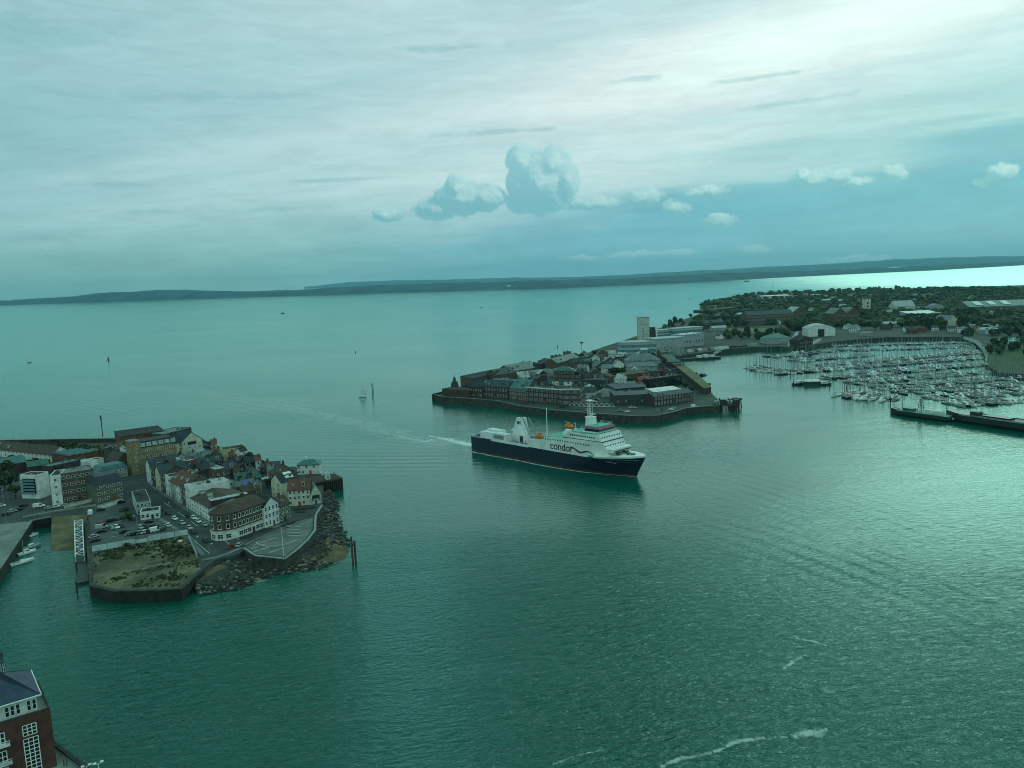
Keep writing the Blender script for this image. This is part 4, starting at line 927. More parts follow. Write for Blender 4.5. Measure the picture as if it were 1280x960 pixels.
def lamp(px, py, z0, top, label, group='street lamps', twin=False):
    h = HT(px, py, z0, top); p = G(px, py, z0); t = thing('street_lamp', label, 'street lamp', p, random.uniform(0, 6), group)
    MB().tube((0, 0, 0), (0, 0, h), .11, .06).build('post', M('steel'), t)
    for s in ((-1, 1) if twin else (1,)):
        MB().tube((0, 0, h - .1), (s * .9, 0, h + .15), .045).build('arm', M('steel'), t)
        MB().box(min(s * .7, s * 1.5), max(s * .7, s * 1.5), -.17, .17, h + .1, h + .28).build('lamp_head', M('white_paint'), t)
for i, (x, y, tp) in enumerate([(8, 656, 612), (63, 548, 537.5), (98.5, 547, 536.5), (17, 549, 538), (139, 674, 659), (172, 663, 645), (247, 692, 672), (262, 694, 681), (236, 540.5, 527), (262, 554, 541), (279, 672, 655), (212, 640, 629)]):
    lamp(x, y, Z1 if y > 550 else Z1 + 3, tp, ['tall pale lamp post on the left quay apron', 'lamp on the sea wall, middle of three', 'lamp on the sea wall, rightmost of three', 'lamp on the sea wall, leftmost of three', 'lamp post near the hoarding in the car park', 'lamp post in front of the pub', 'lamp post at the lower end of the side fence', 'short lamp post by the beach road', 'mast lamp on the round tower platform', 'thin lamp beside the tall cream gable', 'lamp post at the pub bar corner', 'lamp post on the street beside the pub roof'][i])
bp = thing('beacon_pile', 'tall dark beacon pile standing in the sea beyond the wall', 'beacon', G(128.5, 546, 0)); hb_ = HT(128.5, 546, 0, 519)
MB().tube((0, 0, -3), (0, 0, hb_ - 1.5), .35).build('pile', M('dark_steel'), bp); MB().tube((0, 0, hb_ - 4), (0, 0, hb_), .55).build('beacon_head', M('black_paint'), bp)

# back yards of the old town: sheds, lean-tos, trees
rf_ = random.Random(12); got = []; n_ = 0
for _ in range(4000):
    if n_ >= 34: break
    x, y = rf_.uniform(96, 350), rf_.uniform(566, 618); p = G(x, y, Z1)
    if not inside(p.x, p.y, OP) or not free(p.x, p.y, 3.2) or any((p - q).length < 9 for q in got): continue
    if x < 186 and y > 592 or y > 601 + (x - 184) * .65: continue
    q = G(x + 8, y, Z1)
    if not inside(q.x, q.y, OP): continue
    got.append(p); rm = rf_.choice(['slate', 'slate_dark', 'tile_brown', 'tile_red', 'lead', 'felt']); wl = rf_.choice(['brick_dark', 'brick_brown', 'render_white', 'render_grey', 'render_cream'])
    nm_ = {'slate': 'slate', 'slate_dark': 'dark slate', 'tile_brown': 'brown tiled', 'tile_red': 'red tiled', 'lead': 'grey', 'felt': 'black felt'}[rm]
    bld(f"small {nm_} roofed {'brick' if 'brick' in wl else 'rendered'} outbuilding {'near the stair tower' if x < 190 else ('behind the street terrace' if x < 260 else 'in the yards behind the corner pub')}", (x, y), (x + rf_.uniform(5, 8), y - rf_.uniform(.5, 2.0)), y - rf_.uniform(8, 13), rf_.uniform(4, 6.5), rf_.choice(['gable', 'gable', 'gabley', 'mono']), wl, rm, 2, None, name='outbuilding', cat='outbuilding', group='outbuildings of the old town', chim=1, door=False); n_ += 1
k_n = 0
for _ in range(3000):
    if k_n >= 30: break
    x, y = rf_.uniform(-10, 350), rf_.uniform(560, 626); p = G(x, y, Z1)
    if not inside(p.x, p.y, OP) or not free(p.x, p.y, 1.2): continue
    if 128 < x < 186 and y > 592 or (x >= 184 and y > 601 + (x - 184) * .65) or (x < 128 and y > 626): continue
    tree(x, y, Z1, rf_.uniform(3, 6.5), 'small garden tree between the old town roofs', .55, 'garden trees of the old town'); k_n += 1
for i, (x, y) in enumerate([(16, 640), (23, 638), (70, 634.5), (92, 631), (100, 629.5), (108, 628), (62, 636), (84, 632.6), (8, 644)]):
    park(x, y, (x + 5, y - .8), 'car', rf_.choice(['white_paint', 'silver', 'black_paint', 'dark_steel']), 'car parked along the road above the slipway', Z1, 'cars parked along the slipway road')

# rails of the car park quay
rl = thing('quay_railing', 'thin dark railing along the car park quay edge', 'railing')
P_ = [G(x, y, Z1) for x, y in ((111.5, 648), (112.5, 670), (114, 689))]
b = MB()
for i in range(2):
    for z in (.55, 1.1): b.tube(P_[i] + Vector((0, 0, z)), P_[i + 1] + Vector((0, 0, z)), .035, n=4)
b.build('rail', M('dark_steel'), rl)
for k in range(14):
    p = P_[0].lerp(P_[1], k / 7) if k < 7 else P_[1].lerp(P_[2], (k - 7) / 6); MB().tube(p, p + Vector((0, 0, 1.15)), .04, n=4).build('post', M('dark_steel'), rl)

# ------------------------------------------------------------------ brick harbour block (bottom left) with its promenade
ZB = 5.0
q = G(73, 957, ZB); zt = 18.5
a_, rz_, L_ = frame_of((-46, 921.5), (62.8, 887), zt)
e0, e1 = G(47.5, 872, 22.3), G(26, 847, 22.3); DP = (e1 - e0).length + 2.4
blk = thing('brick_apartment_block', 'dark red brick waterfront block with blue slate hipped roof', 'building', (a_.x, a_.y, ZB), rz_)
h = zt - ZB
MB().box(0, L_, 0, DP, -1, h).build('wall', M('brick_deep'), blk)
pr_ = MB(); 
for (x0, x1, y0, y1) in ((0, L_, 0, .35), (0, L_, DP - .35, DP), (0, .35, .35, DP - .35), (L_ - .35, L_, .35, DP - .35)): pr_.box(x0, x1, y0, y1, h + .002, h + .55)
pr_.build('parapet', M('brick_dark'), blk); MB().box(.36, L_ - .36, .36, DP - .36, h + .003, h + .1).build('roof_terrace', M('concrete'), blk)
ph_ = MB().box(1.5, L_ - 2.2, 1.6, DP - 1.2, h + .101, h + 3.6).build('penthouse', M('render_white'), blk)
n_ = 12
for k in range(n_):
    x = 1.5 + (L_ - 3.7) * (k + .5) / n_
    if k % 4 != 1: put('window', win_mesh((L_ - 3.7) / n_ * .8, 2.3), blk, (x, 1.588, h + .6))
for k in range(3): put('window', win_mesh(2.4, 2.3), blk, (L_ - 2.188, 3.5 + k * 4, h + .6), math.pi / 2)
rf = MB(); x0, x1, y0, y1, z = .6, L_ - 1.3, .7, DP - .3, h + 3.603
k = (y1 - y0) / 2
rf.add([(x0, y0, z), (x1, y0, z), (x1, y1, z), (x0, y1, z), (x0, y0, z + .3), (x1, y0, z + .3), (x1, y1, z + .3), (x0, y1, z + .3), (x0 + k, y0 + k, z + 5.2), (x1 - k * 1.15, y0 + k, z + 5.2)], [(0, 3, 2, 1), (4, 5, 9, 8), (5, 6, 9), (6, 7, 8, 9), (7, 4, 8)], 0)
ro_ = rf.build('roof', M('slate_blue'), blk)
gt = MB(); 
for (c0_, c1_) in (((x0, y0), (x1, y0)), ((x1, y0), (x1, y1)), ((x1, y1), (x0, y1))): gt.tube((c0_[0], c0_[1], z + .16), (c1_[0], c1_[1], z + .16), .19, n=6)
gt.build('gutter', M('white_paint'), ro_)
hp_ = MB()
for s in (0, 1): hp_.tube((x1, (y0, y1)[s], z + .3), (x1 - k * 1.15, y0 + k, z + 5.22), .10, n=5)
hp_.build('hip_tiles', M('slate_dark'), ro_)
def grid_win(w_, h_, nx, ny):
    b = MB(); b.box(-w_ / 2, w_ / 2, -.04, .02, .001, h_, 1)
    for i in range(nx + 1): x = -w_ / 2 + w_ * i / nx; b.box(x - .09, x + .09, -.12, -.041, 0, h_, 0)
    for j in range(ny + 1): zz_ = h_ * j / ny; b.box(-w_ / 2, w_ / 2, -.11, -.042, zz_ - .08, zz_ + .08, 0)
    return b.mesh('window', [M('white_paint'), M('glass')])
put('window', grid_win(2.6, 2.4, 3, 3), blk, (L_ - 4.3, -.02, h - 4.2)); put('window', grid_win(2.8, 8.0, 3, 9), blk, (L_ - 4.3, -.02, .6))
for zz_ in (h - 4.4, h - 8.6, h - 12.4):
    fl_ = MB().box(0, L_ - 8.2, -1.4, -.02, zz_ - .2, zz_).build('balcony', M('render_white'), blk)
    b = MB(); b.box(0, L_ - 8.2, -1.4, -1.34, zz_ + 1.0, zz_ + 1.1)
    for i in range(24): b.box((L_ - 8.3) * i / 23, (L_ - 8.3) * i / 23 + .05, -1.4, -1.35, zz_ + .003, zz_ + .997)
    b.build('balustrade', M('white_paint'), fl_)
    for i in range(4): put('window', grid_win(2.4, 2.5, 3, 2), blk, (L_ - 10.2 - i * 4, -.02, zz_ + .1))
PRM = [(-80, 905), (20, 905), (70, 930), (106, 957.5), (128, 976), (150, 1010), (-80, 1100)]
prop(MB().prism(px2(PRM, ZB), -3, ZB).build('promenade', M('concrete')), kind='structure')
wall_run('promenade_wall', 'low dark wall with posts along the promenade edge', [(150, 1010), (128, 976), (106, 957.5), (70, 930), (20, 905)], -3, ZB + .5, .5, 'quay_stone', 'quay_stone')
rl = thing('promenade_railing', 'dark post railing on the promenade wall', 'railing'); b = MB()
P_ = [G(x, y, ZB + .5) for x, y in ((128, 976), (106, 957.5), (70, 930), (40, 915))]
for i in range(3): b.tube(P_[i] + Vector((0, 0, .7)), P_[i + 1] + Vector((0, 0, .7)), .05, n=5)
b.build('rail', M('dark_steel'), rl)
for i in range(3):
    for k in range(8): p = P_[i].lerp(P_[i + 1], k / 8); MB().tube(p, p + Vector((0, 0, .75)), .08, n=5).build('post', M('dark_steel'), rl)
for (x, y, tp, lb) in [(125.5, 978, 953, 'twin headed white lamp at the promenade corner'), (109, 968, 957, 'short white lamp beside the promenade wall')]:
    h_ = HT(x, y, ZB, tp); t = thing('promenade_lamp', lb, 'lamp', G(x, y, ZB), .6)
    MB().tube((0, 0, 0), (0, 0, h_), .12, .08).build('post', M('white_paint'), t)
    for s in (-1, 1): MB().tube((0, 0, h_ - .3), (s * .7, 0, h_), .06).build('arm', M('white_paint'), t); MB().box(s * .7 - .35, s * .7 + .35, -.28, .28, h_, h_ + .22).build('lamp_head', M('white_paint'), t)
ms = thing('signal_mast', 'grey lattice signal mast behind the brick block', 'mast', G(8.5, 872, ZB)); hm_ = HT(8.5, 872, ZB, 814)
for s in ((-.7, -.7), (.7, -.7), (.7, .7), (-.7, .7)): MB().tube((s[0], s[1], -2), (s[0] * .3, s[1] * .3, hm_ - 3), .13, .1).build('leg', M('white_paint'), ms)
b = MB()
for i in range(10):
    z0_, z1_ = hm_ * i / 11, hm_ * (i + 1) / 11; k0, k1 = .7 - .49 * i / 11, .7 - .49 * (i + 1) / 11
    b.tube((-k0, -k0, z0_), (k1, -k1, z1_), .06, n=4); b.tube((k0, -k0, z0_), (k1, k1, z1_), .06, n=4); b.tube((k0, k0, z0_), (-k1, k1, z1_), .06, n=4)
b.build('bracing', M('steel'), ms)
MB().tube((0, 0, hm_ - 9), (0, 0, hm_), .55, .3, 8).build('mast_head', M('dark_steel'), ms); MB().box(-1.2, 1.2, -.9, .9, hm_ - 9.4, hm_ - 9.0).build('platform', M('white_paint'), ms)

# ------------------------------------------------------------------ people on the promenade
def person(px, py, z0, rz, label, shirt):
    verts = [(0, 0, .95), (0, 0, 1.15), (0, 0, 1.38), (0, .01, 1.52), (0, .02, 1.66), (.19, 0, 1.40), (.26, .02, 1.14), (.25, .14, .92), (-.19, 0, 1.40), (-.26, .0, 1.14), (-.24, .1, .93), (.10, 0, .90), (.11, .06, .50), (.12, .12, .06), (.12, .24, .03), (-.10, 0, .90), (-.11, -.02, .50), (-.12, -.16, .08), (-.12, -.04, .03), (0, .02, 1.76)]
    edges = [(0, 1), (1, 2), (2, 3), (3, 4), (4, 19), (2, 5), (5, 6), (6, 7), (2, 8), (8, 9), (9, 10), (0, 11), (11, 12), (12, 13), (13, 14), (0, 15), (15, 16), (16, 17), (17, 18)]
    rad = [.16, .15, .17, .06, .10, .07, .05, .04, .07, .05, .04, .10, .07, .05, .045, .10, .07, .05, .045, .08]
    me = bpy.data.meshes.new('person'); me.from_pydata(verts, edges, [])
    o = put('person', me, None, G(px, py, z0), rz); me.materials.append(M(shirt))
    sk = o.modifiers.new('skin', 'SKIN'); sl2 = me.skin_vertices[0].data if me.skin_vertices else None
    if sl2 is None:
        import bmesh
        bm = bmesh.new(); bm.from_mesh(me); bm.verts.layers.skin.verify(); bm.to_mesh(me); bm.free(); sl2 = me.skin_vertices[0].data
    for i, r in enumerate(rad): sl2[i].radius = (r, r)
    sl2[0].use_root = True
    o.modifiers.new('smooth', 'SUBSURF').render_levels = 1
    tag(o, label, 'person', 'people on the promenade')
    MB().blob((0, .03, 1.72), (.115, .125, .15), 2, k=8, rows=6, jag=.04).build('head', M('skin'), o, True); MB().blob((0, -.005, 1.78), (.125, .13, .12), 5, k=8, rows=6, jag=.05).build('hair', M('timber'), o, True)
person(80.5, 958, ZB, 2.2, 'person in dark clothes walking on the promenade, left one', 'cloth'); person(84, 957, ZB, 2.2, 'person in dark clothes walking on the promenade, right one', 'dark_steel')
# ------------------------------------------------------------------ the ferry
FS, FB = G(588.5, 563, 0), G(795.6, 595.5, 0)
dv = FB - FS; half = 11.3
hd_a = math.atan2(dv.y, dv.x) - math.asin(half / dv.length); LW = math.sqrt(dv.length ** 2 - half ** 2)
pt_ = Vector((-math.sin(hd_a), math.cos(hd_a), 0))
ORG = FS + pt_ * half
fer = thing('ferry', 'white and navy car ferry under way in the harbour mouth', 'ferry', (ORG.x, ORG.y, 0), hd_a)
def hw(x, z):                                            # half breadth at station x, height z
    t = x / LW; f = 1.0
    flare = max(0, min(1, z / 11.0))
    end = .62 + .20 * flare                              # where the bow starts to narrow
    if t > end: f = max(0.0, 1 - ((t - end) / (1.0 + .055 * flare - end)) ** (1.7 + .7 * flare))
    if t < .06: f *= .93 + .07 * (t / .06)
    return half * f
def zdeck(x): return 9.3 + max(0, (x / LW - .80) / .25) ** 1.3 * 2.2
def hull_rings(z_of, n=44):
    rs = []
    for i in range(n + 1):
        x = (LW + 6.4) * i / n
        rs.append((x, [z_of(x, k) for k in range(len(ZL))]))
    return rs
ZL = [-2, 0, 2, 4.5, 7, 'd']
def skin(z_list_fn, name, m, x0=0, x1=None, n=48, inset=0.0):
    b = MB(); x1 = LW + 6.0 if x1 is None else x1; rings = []
    for i in range(n + 1):
        x = x0 + (x1 - x0) * i / n; zs = z_list_fn(x)
        st = [(min(x, LW + max(0, z) * .52) if z < 90 else x, max(.03, hw(min(x, LW + max(0, z) * .52), z) - inset), z) for z in zs]
        ring = [(px_, -h_, z_) for px_, h_, z_ in st] + [(px_, h_, z_) for px_, h_, z_ in st[::-1]]
        rings.append(ring)
    b.loft(rings, 0, True, False)
    return b.build(name, M(m), fer)
skin(lambda x: [-2, 0, 1.5, 3.5, 5.5, 7.5, zdeck(x) - .05], 'hull', 'navy')
skin(lambda x: [.02, .35, .75], 'boot_stripe', 'rust', .5, LW - .2, 40, -.05)
# white bulwark at the bow and rubbing strake
skin(lambda x: [zdeck(x) - .03, zdeck(x) + .5, zdeck(x) + 1.0], 'bow_bulwark', 'white_paint', LW * .83, None, 20, -.04)
b = MB()
def deck_poly(x0, x1, z, inset=.3, n=24):
    P = [(x0 + (x1 - x0) * i / n) for i in range(n + 1)]
    return [(x, -max(.02, hw(x, z) - inset)) for x in P] + [(x, max(.02, hw(x, z) - inset)) for x in P[::-1]]
MB().prism(deck_poly(.2, LW + 3.2, 9), 8.2, 8.6).build('main_deck', M('dark_steel'), fer)
MB().prism(deck_poly(LW * .80, LW + 3.2, 10.2), 9.6, 10.3).build('foredeck', M('green_deck'), fer)
def block(name, m, x0, x1, w0, w1, z0, z1, sa=0.0, sf=0.0, parent=None):
    """deckhouse: w0/w1 half widths aft/forward, sa/sf slope of the aft and forward faces"""
    q = MB().loft([[(x0, -w0, z0), (x1, -w1, z0), (x1, w1, z0), (x0, w0, z0)], [(x0 + sa, -w0, z1), (x1 - sf, -w1 * .985, z1), (x1 - sf, w1 * .985, z1), (x0 + sa, w0, z1)]])
    return q.build(name, M(m), parent or fer)
sb = half - .02
# superstructure, lower tier with sloping aft top
tier = MB(); X0, X1 = 53.0, 110.5; ztop = 18.3
tier.loft([[(X0, -sb, 8.7), (X0, sb, 8.7), (X0, sb, 13.4), (X0, -sb, 13.4)], [(70, -sb, 8.7), (70, sb, 8.7), (70, sb, 17.2), (70, -sb, 17.2)], [(84, -sb, 8.7), (84, sb, 8.7), (84, sb, ztop), (84, -sb, ztop)], [(96, -sb, 8.7), (96, sb, 8.7), (96, sb, ztop), (96, -sb, ztop)]])
tier.loft([[(96, -sb, 8.7), (96, sb, 8.7), (96, sb, ztop), (96, -sb, ztop)], [(X1 + 3.0, -7.6, 8.7), (X1 + 3.0, 7.6, 8.7), (X1 - 1.0, 9.2, ztop), (X1 - 1.0, -9.2, ztop)]])
su = tier.build('superstructure', M('white_paint'), fer)
gr = MB(); gr.loft([[(X0 + 5, -sb + .5, 14.8), (X0 + 5, sb - .5, 14.8), (X0 + 5, sb - .5, 15.1), (X0 + 5, -sb + .5, 15.1)], [(70, -sb + .5, 17.22), (70, sb - .5, 17.22), (70, sb - .5, 17.5), (70, -sb + .5, 17.5)], [(88, -sb + .5, ztop + .02), (88, sb - .5, ztop + .02), (88, sb - .5, ztop + .3), (88, -sb + .5, ztop + .3)]])
gr.build('green_deck', M('green_deck'), fer)
block('walkway_line', 'dark_steel', 82, X1 - .7, sb - .3, 9.3, ztop + .02, ztop + .35)
t2 = block('upper_deckhouse', 'white_paint', 82.5, X1 - 1.6, sb - .7, 9.2, ztop + .36, 22.2, 3.0, 1.9)
MB().prism([(86, -sb + 1.2), (96, -sb + 1.2), (X1 - 5, -8.3), (X1 - 5, 8.3), (96, sb - 1.2), (86, sb - 1.2)], 22.203, 22.5).build('bridge_deck', M('green_deck'), fer)
wh = block('wheelhouse', 'glass', 94.5, 104.5, 7.0, 6.8, 22.503, 24.6, .3, -.7)
rb_ = MB(); rb_.loft([[(94, -7.6, 24.603), (105.4, -7.2, 24.603), (105.4, 7.2, 24.603), (94, 7.6, 24.603)], [(94.3, -7.4, 25.7), (104.7, -6.9, 25.7), (104.7, 6.9, 25.7), (94.3, 7.4, 25.7)]]); rb_.build('roof_band', M('pink'), wh)
MB().box(95, 104, -6.4, 6.4, 25.703, 25.9).build('wheelhouse_roof', M('green_deck'), wh)
block('wheelhouse_base', 'white_paint', 93.5, 104.8, 7.8, 7.4, 22.502, 23.1)
# forward working platform and face details
b = MB(); b.loft([[(X1 + 1.5, -8.7, 13.0), (X1 + 5.0, -7.6, 13.0), (X1 + 5.0, 7.6, 13.0), (X1 + 1.5, 8.7, 13.0)], [(X1 + .9, -8.9, 14.9), (X1 + 5.6, -7.8, 14.9), (X1 + 5.6, 7.8, 14.9), (X1 + .9, 8.9, 14.9)]]); b.build('forward_platform', M('white_paint'), fer)
MB().box(X1 + 5.32, X1 + 5.72, -7.0, 7.0, 13.4, 13.8).build('platform_slot', M('dark_steel'), fer)
# portholes: side rows and front rows
pw = MB().box(-.38, .38, -.05, .05, -.38, .38).mesh('porthole', [M('glass')])
for k in range(19): put('porthole', pw, su, (66.0 + k * 1.95, -sb - .02, 15.9 if k < 4 else 16.2))
for k in range(12): put('porthole', pw, t2, (87 + k * 1.55, -sb + .72 + .07 * k * .62, 20.5))
for k in range(8):
    y = -8 + k * 2.2; put('porthole', pw, su, (X1 + .05, y, 16.2), math.pi / 2); put('porthole', pw, t2, (X1 - 2.35, y, 20.6), math.pi / 2)
# company lettering and wave stripes on the side
tc_ = bpy.data.curves.new('lettering', 'FONT'); tc_.body = 'condor'; tc_.size = 6.2; tc_.extrude = .03; tc_.space_character = .98; tc_.offset = .05
to = bpy.data.objects.new('lettering', tc_); COL.objects.link(to); to.parent = fer; to.location = (71.5, -sb - .07, 10.6); to.rotation_euler = (math.pi / 2, 0, 0)
bpy.context.view_layer.update()
lm = bpy.data.meshes.new_from_object(to.evaluated_get(bpy.context.evaluated_depsgraph_get())); lm.materials.clear(); lm.materials.append(M('black_paint'))
l2 = put('lettering', lm, fer, to.location.copy()); l2.rotation_euler = (math.pi / 2, 0, 0); bpy.data.objects.remove(to)
for nm, mt, am, z0_, phs, x0_, x1_ in (('wave_stripe', 'red_paint', .75, 13.1, 0, 85.5, 104), ('wave_stripe', 'black_paint', .9, 12.6, 1.0, 87, 106)):
    b = MB(); n = 40; V = []
    for i in range(n + 1):
        x = x0_ + (x1_ - x0_) * i / n; z = z0_ + am * math.sin(phs + i / n * 9.5) - 1.4 * i / n; w_ = .26 * math.sin(math.pi * min(1, i / n * .9 + .1)) + .06
        V += [(x, -sb - .06 - (.02 if phs else 0), z - w_), (x, -sb - .06 - (.02 if phs else 0), z + w_)]
    b.add(V, [(2 * i, 2 * i + 2, 2 * i + 3, 2 * i + 1) for i in range(n)]); b.build(nm, M(mt), fer)
MB().box(X1 - 14, X1 + 8, -9.5, -9.2, 8.0, 8.01).build('name_strake', M('white_paint'), fer)
# lifeboats
def lifeboat(x, y, z):
    t = MB(); rs = []
    for i in range(9):
        u_ = -1 + 2 * i / 8; r = max(.12, math.sqrt(max(0, 1 - abs(u_) ** 2.6)))
        rs.append([(x + u_ * 3.9, y + 1.6 * r * math.cos(a), z + (1.65 if math.sin(a) > 0 else 1.4) * r * math.sin(a)) for a in [2 * math.pi * k / 10 for k in range(10)]])
    o = t.loft(rs).build('lifeboat', M('orange'), fer, True)
    MB().box(x - 1.0, x + .6, y - .7, y + .7, z + 1.7, z + 2.4).build('hatch', M('orange'), o)
    for q in (-3.4, 3.4): d = MB(); d.tube((x + q, y + 1.9, z - 2.0), (x + q, y + 1.7, z + 2.3), .16).tube((x + q, y + 1.7, z + 2.3), (x + q, y - .2, z + 2.5), .14); d.build('davit', M('white_paint'), fer)
lifeboat(62.5, -sb + 1.0, 16.2); lifeboat(67.5, sb - 1.2, 19.7)
block('lifeboat_deckhouse', 'white_paint', 58, 67, sb - .5, sb - .5, 13.6, 14.7)
# aft: casing, leaning strut, low sides, deck vans
fn = MB().loft([[(29.5, -3.2, 8.61), (41, -3.2, 8.61), (41, 4.0, 8.61), (29.5, 4.0, 8.61)], [(32.0, -2.5, 16.5), (39.4, -2.5, 16.5), (39.4, 3.0, 16.5), (32.0, 3.0, 16.5)], [(34.2, -1.9, 23.6), (38.6, -1.9, 23.6), (38.6, 2.4, 23.6), (34.2, 2.4, 23.6)]]).build('funnel', M('white_paint'), fer)
for k in range(3): MB().box(34.9 + k * 1.2, 35.4 + k * 1.2, -2.45, -1.98, 19.8, 21.6).build('funnel_louvre', M('black_paint'), fn)
for k in range(2): MB().tube((35.6 + k * 1.6, .3, 23.5), (35.6 + k * 1.6, .3, 24.6), .45, n=8).build('exhaust_pipe', M('dark_steel'), fn)
for y in (-2.6, 3.0): MB().tube((46.5, y, 13), (40.4, y * .8, 23.8), .42, .34, 6).build('funnel_strut', M('hull_grey'), fn)
MB().box(40, 44.5, -6.0, -3.3, 8.61, 14.6).build('stair_house', M('white_paint'), fer); MB().box(40.8, 43.6, -6.1, -6.001, 9, 13.5).build('stair_opening', M('dark_steel'), fer)
for (x0_, x1_, y0_, y1_, z1_) in ((9.5, 21, -sb + .6, -sb + 5.2, 13.6), (21.6, 33.5, -sb + .3, -sb + 5.2, 14.0), (10, 23, -sb + 5.8, -sb + 10.6, 14.4), (23.6, 32, 3.5, 8.6, 14.4)):
    tv = MB().box(x0_, x1_, y0_, y1_, 9.5, z1_).build('deck_trailer', M('white_paint'), fer)
    MB().box(x0_ + .2, x1_ - .2, y0_ + .1, y1_ - .1, z1_ + .003, z1_ + .12).build('trailer_roof', M('roof_white'), tv)
    if x0_ > 20: MB().box(x0_ + .8, x1_ - 2.0, y0_ - .06, y0_ - .01, 10.6, 13.2).build('trailer_panel', M('hull_grey'), tv)
    MB().box(x0_ + .6, x1_ - .6, y0_ + .4, y1_ - .4, 8.6, 9.497).build('trailer_chassis', M('rubber'), tv)
for s in (-1, 1): MB().box(20, X0 + .3, s * sb - .12, s * sb + .12, 8.8, 10.4 if s < 0 else 10.2).build('side_bulwark', M('white_paint'), fer)
MB().box(34, X0, -sb + .2, sb - .2, 8.603, 8.75).build('aft_green_deck', M('green_deck'), fer)
b = MB()
for i in range(14): b.tube((.6, -half * .9 + i * half * 1.8 / 13, 8.6), (.6, -half * .9 + i * half * 1.8 / 13, 10.6), .06, n=4)
for z in (9.5, 10.1, 10.6): b.tube((.6, -half * .9, z), (.6, half * .9, z), .06, n=4); b.tube((.6, -half * .92, z), (9, -half * .99, z), .06, n=4)
b.build('stern_railing', M('white_paint'), fer)
for (x, y) in ((3.0, -7), (3.2, 4), (5.6, -3), (6.4, 7.5)): 
    w_ = MB(); w_.tube((x, y - 1, 9.6), (x, y + 1, 9.6), .8, n=10); w_.box(x - .9, x + .9, y - 1.4, y + 1.4, 8.6, 9.0); w_.build('winch', M('dark_steel'), fer)
cr = MB(); cr.tube((1.6, 6, 8.6), (1.6, 6, 14.2), .3, .2); cr.box(.6, 2.6, 4.8, 7.2, 11.4, 12.6); cr.build('stern_post', M('hull_grey'), fer)
# rails along the upper decks
def deck_rail(pts, z, nm='railing'):
    b = MB()
    for i in range(len(pts) - 1):
        p, q = Vector((*pts[i], z)), Vector((*pts[i + 1], z)); n = max(2, int((q - p).length / 2.5))
        for h_ in (.55, 1.1): b.tube(p + Vector((0, 0, h_)), q + Vector((0, 0, h_)), .05, n=4)
        for k in range(n + 1): c = p.lerp(q, k / n); b.tube(c, c + Vector((0, 0, 1.1)), .05, n=4)
    b.build(nm, M('white_paint'), fer)
deck_rail([(71, -sb + .2), (82, -sb + .2)], ztop + .3); deck_rail([(86.5, -sb + 1.3), (96, -sb + 1.3), (X1 - 5.2, -8.2), (X1 - 5.2, 8.2), (96, sb - 1.3), (86.5, sb - 1.3)], 22.5); deck_rail([(34, -sb + .3), (50, -sb + .3)], 10.3); deck_rail([(95, -6.3), (103.8, -6.3), (103.8, 6.3), (95, 6.3)], 25.9)
for (x, y, s_) in ((73, 3, 1.6), (77, -4, 1.2), (80, 5, 1.4), (75.5, 7, 1.0), (47, -4, 1.8), (48, 3, 1.5)): MB().box(x - s_, x + s_, y - s_ * .7, y + s_ * .7, 14.9 if x > 60 else 8.76, (ztop + 1.5) if x > 60 else 11.2).build('vent_housing', M('white_paint'), fer)
for k in range(9): MB().box(99.5 - 0, 104.55, -6.2 + k * 1.55 - .06, -6.2 + k * 1.55 + .06, 22.6, 24.58).build('window_mullion', M('white_paint'), wh)
# foredeck gear
for (x, y) in ((LW - 9, -3.5), (LW - 9, 3.5), (LW - 5, 0), (LW - 12.5, 0), (LW - 13, 5), (LW - 2, 0)):
    w_ = MB(); w_.tube((x, y - 1.1, 11.9), (x, y + 1.1, 11.9), .85, n=10); w_.box(x - .9, x + .9, y - 1.3, y + 1.3, 10.3, 11.2); w_.build('windlass', M('green_paint'), fer)
# masts
m0 = block('mast_house', 'white_paint', 91, 96.5, 2.6, 2.2, 22.51, 29.6, .9, .9)
MB().box(90.8, 95.8, -2.4, 2.4, 29.603, 29.9).build('mast_platform', M('white_paint'), m0)
b = MB()
for (x, y) in ((91.8, -.9), (94, -.9), (94, .9), (91.8, .9)): b.tube((x, y, 29.6), (x, y, 39), .11, .09, 5)
for i in range(8):
    z = 30.2 + i * 1.35; b.tube((91.8, -.9, z), (94, -.9, z), .08, n=4); b.tube((94, .9, z), (91.8, .9, z), .08, n=4); b.tube((91.8, -.9, z), (94, -.9, z + 1.3), .06, n=4); b.tube((91.8, .9, z), (91.8, -.9, z), .08, n=4)
b.box(91.2, 94.6, -1.6, 1.6, 39, 39.3); b.build('radar_mast', M('white_paint'), m0)
rd = MB(); rd.tube((95.2, -1.2, 29.9), (95.2, -1.2, 31.6), .25); rd.box(94, 98, -1.4, -1.0, 31.6, 32.1); rd.build('radar_scanner', M('white_paint'), m0)
MB().tube((57, 1.5, 13.5), (57, 1.5, 31.5), .32, .2, 8).build('signal_pole', M('white_paint'), fer)
for (x, y, zt) in ((99, 5, 29.5), (102, -4, 29), (18, 6, 20), (104, 6, 28.6)): MB().tube((x, y, 14 if x < 50 else 26.2), (x, y, zt), .09, n=5).build('aerial', M('steel'), fer)

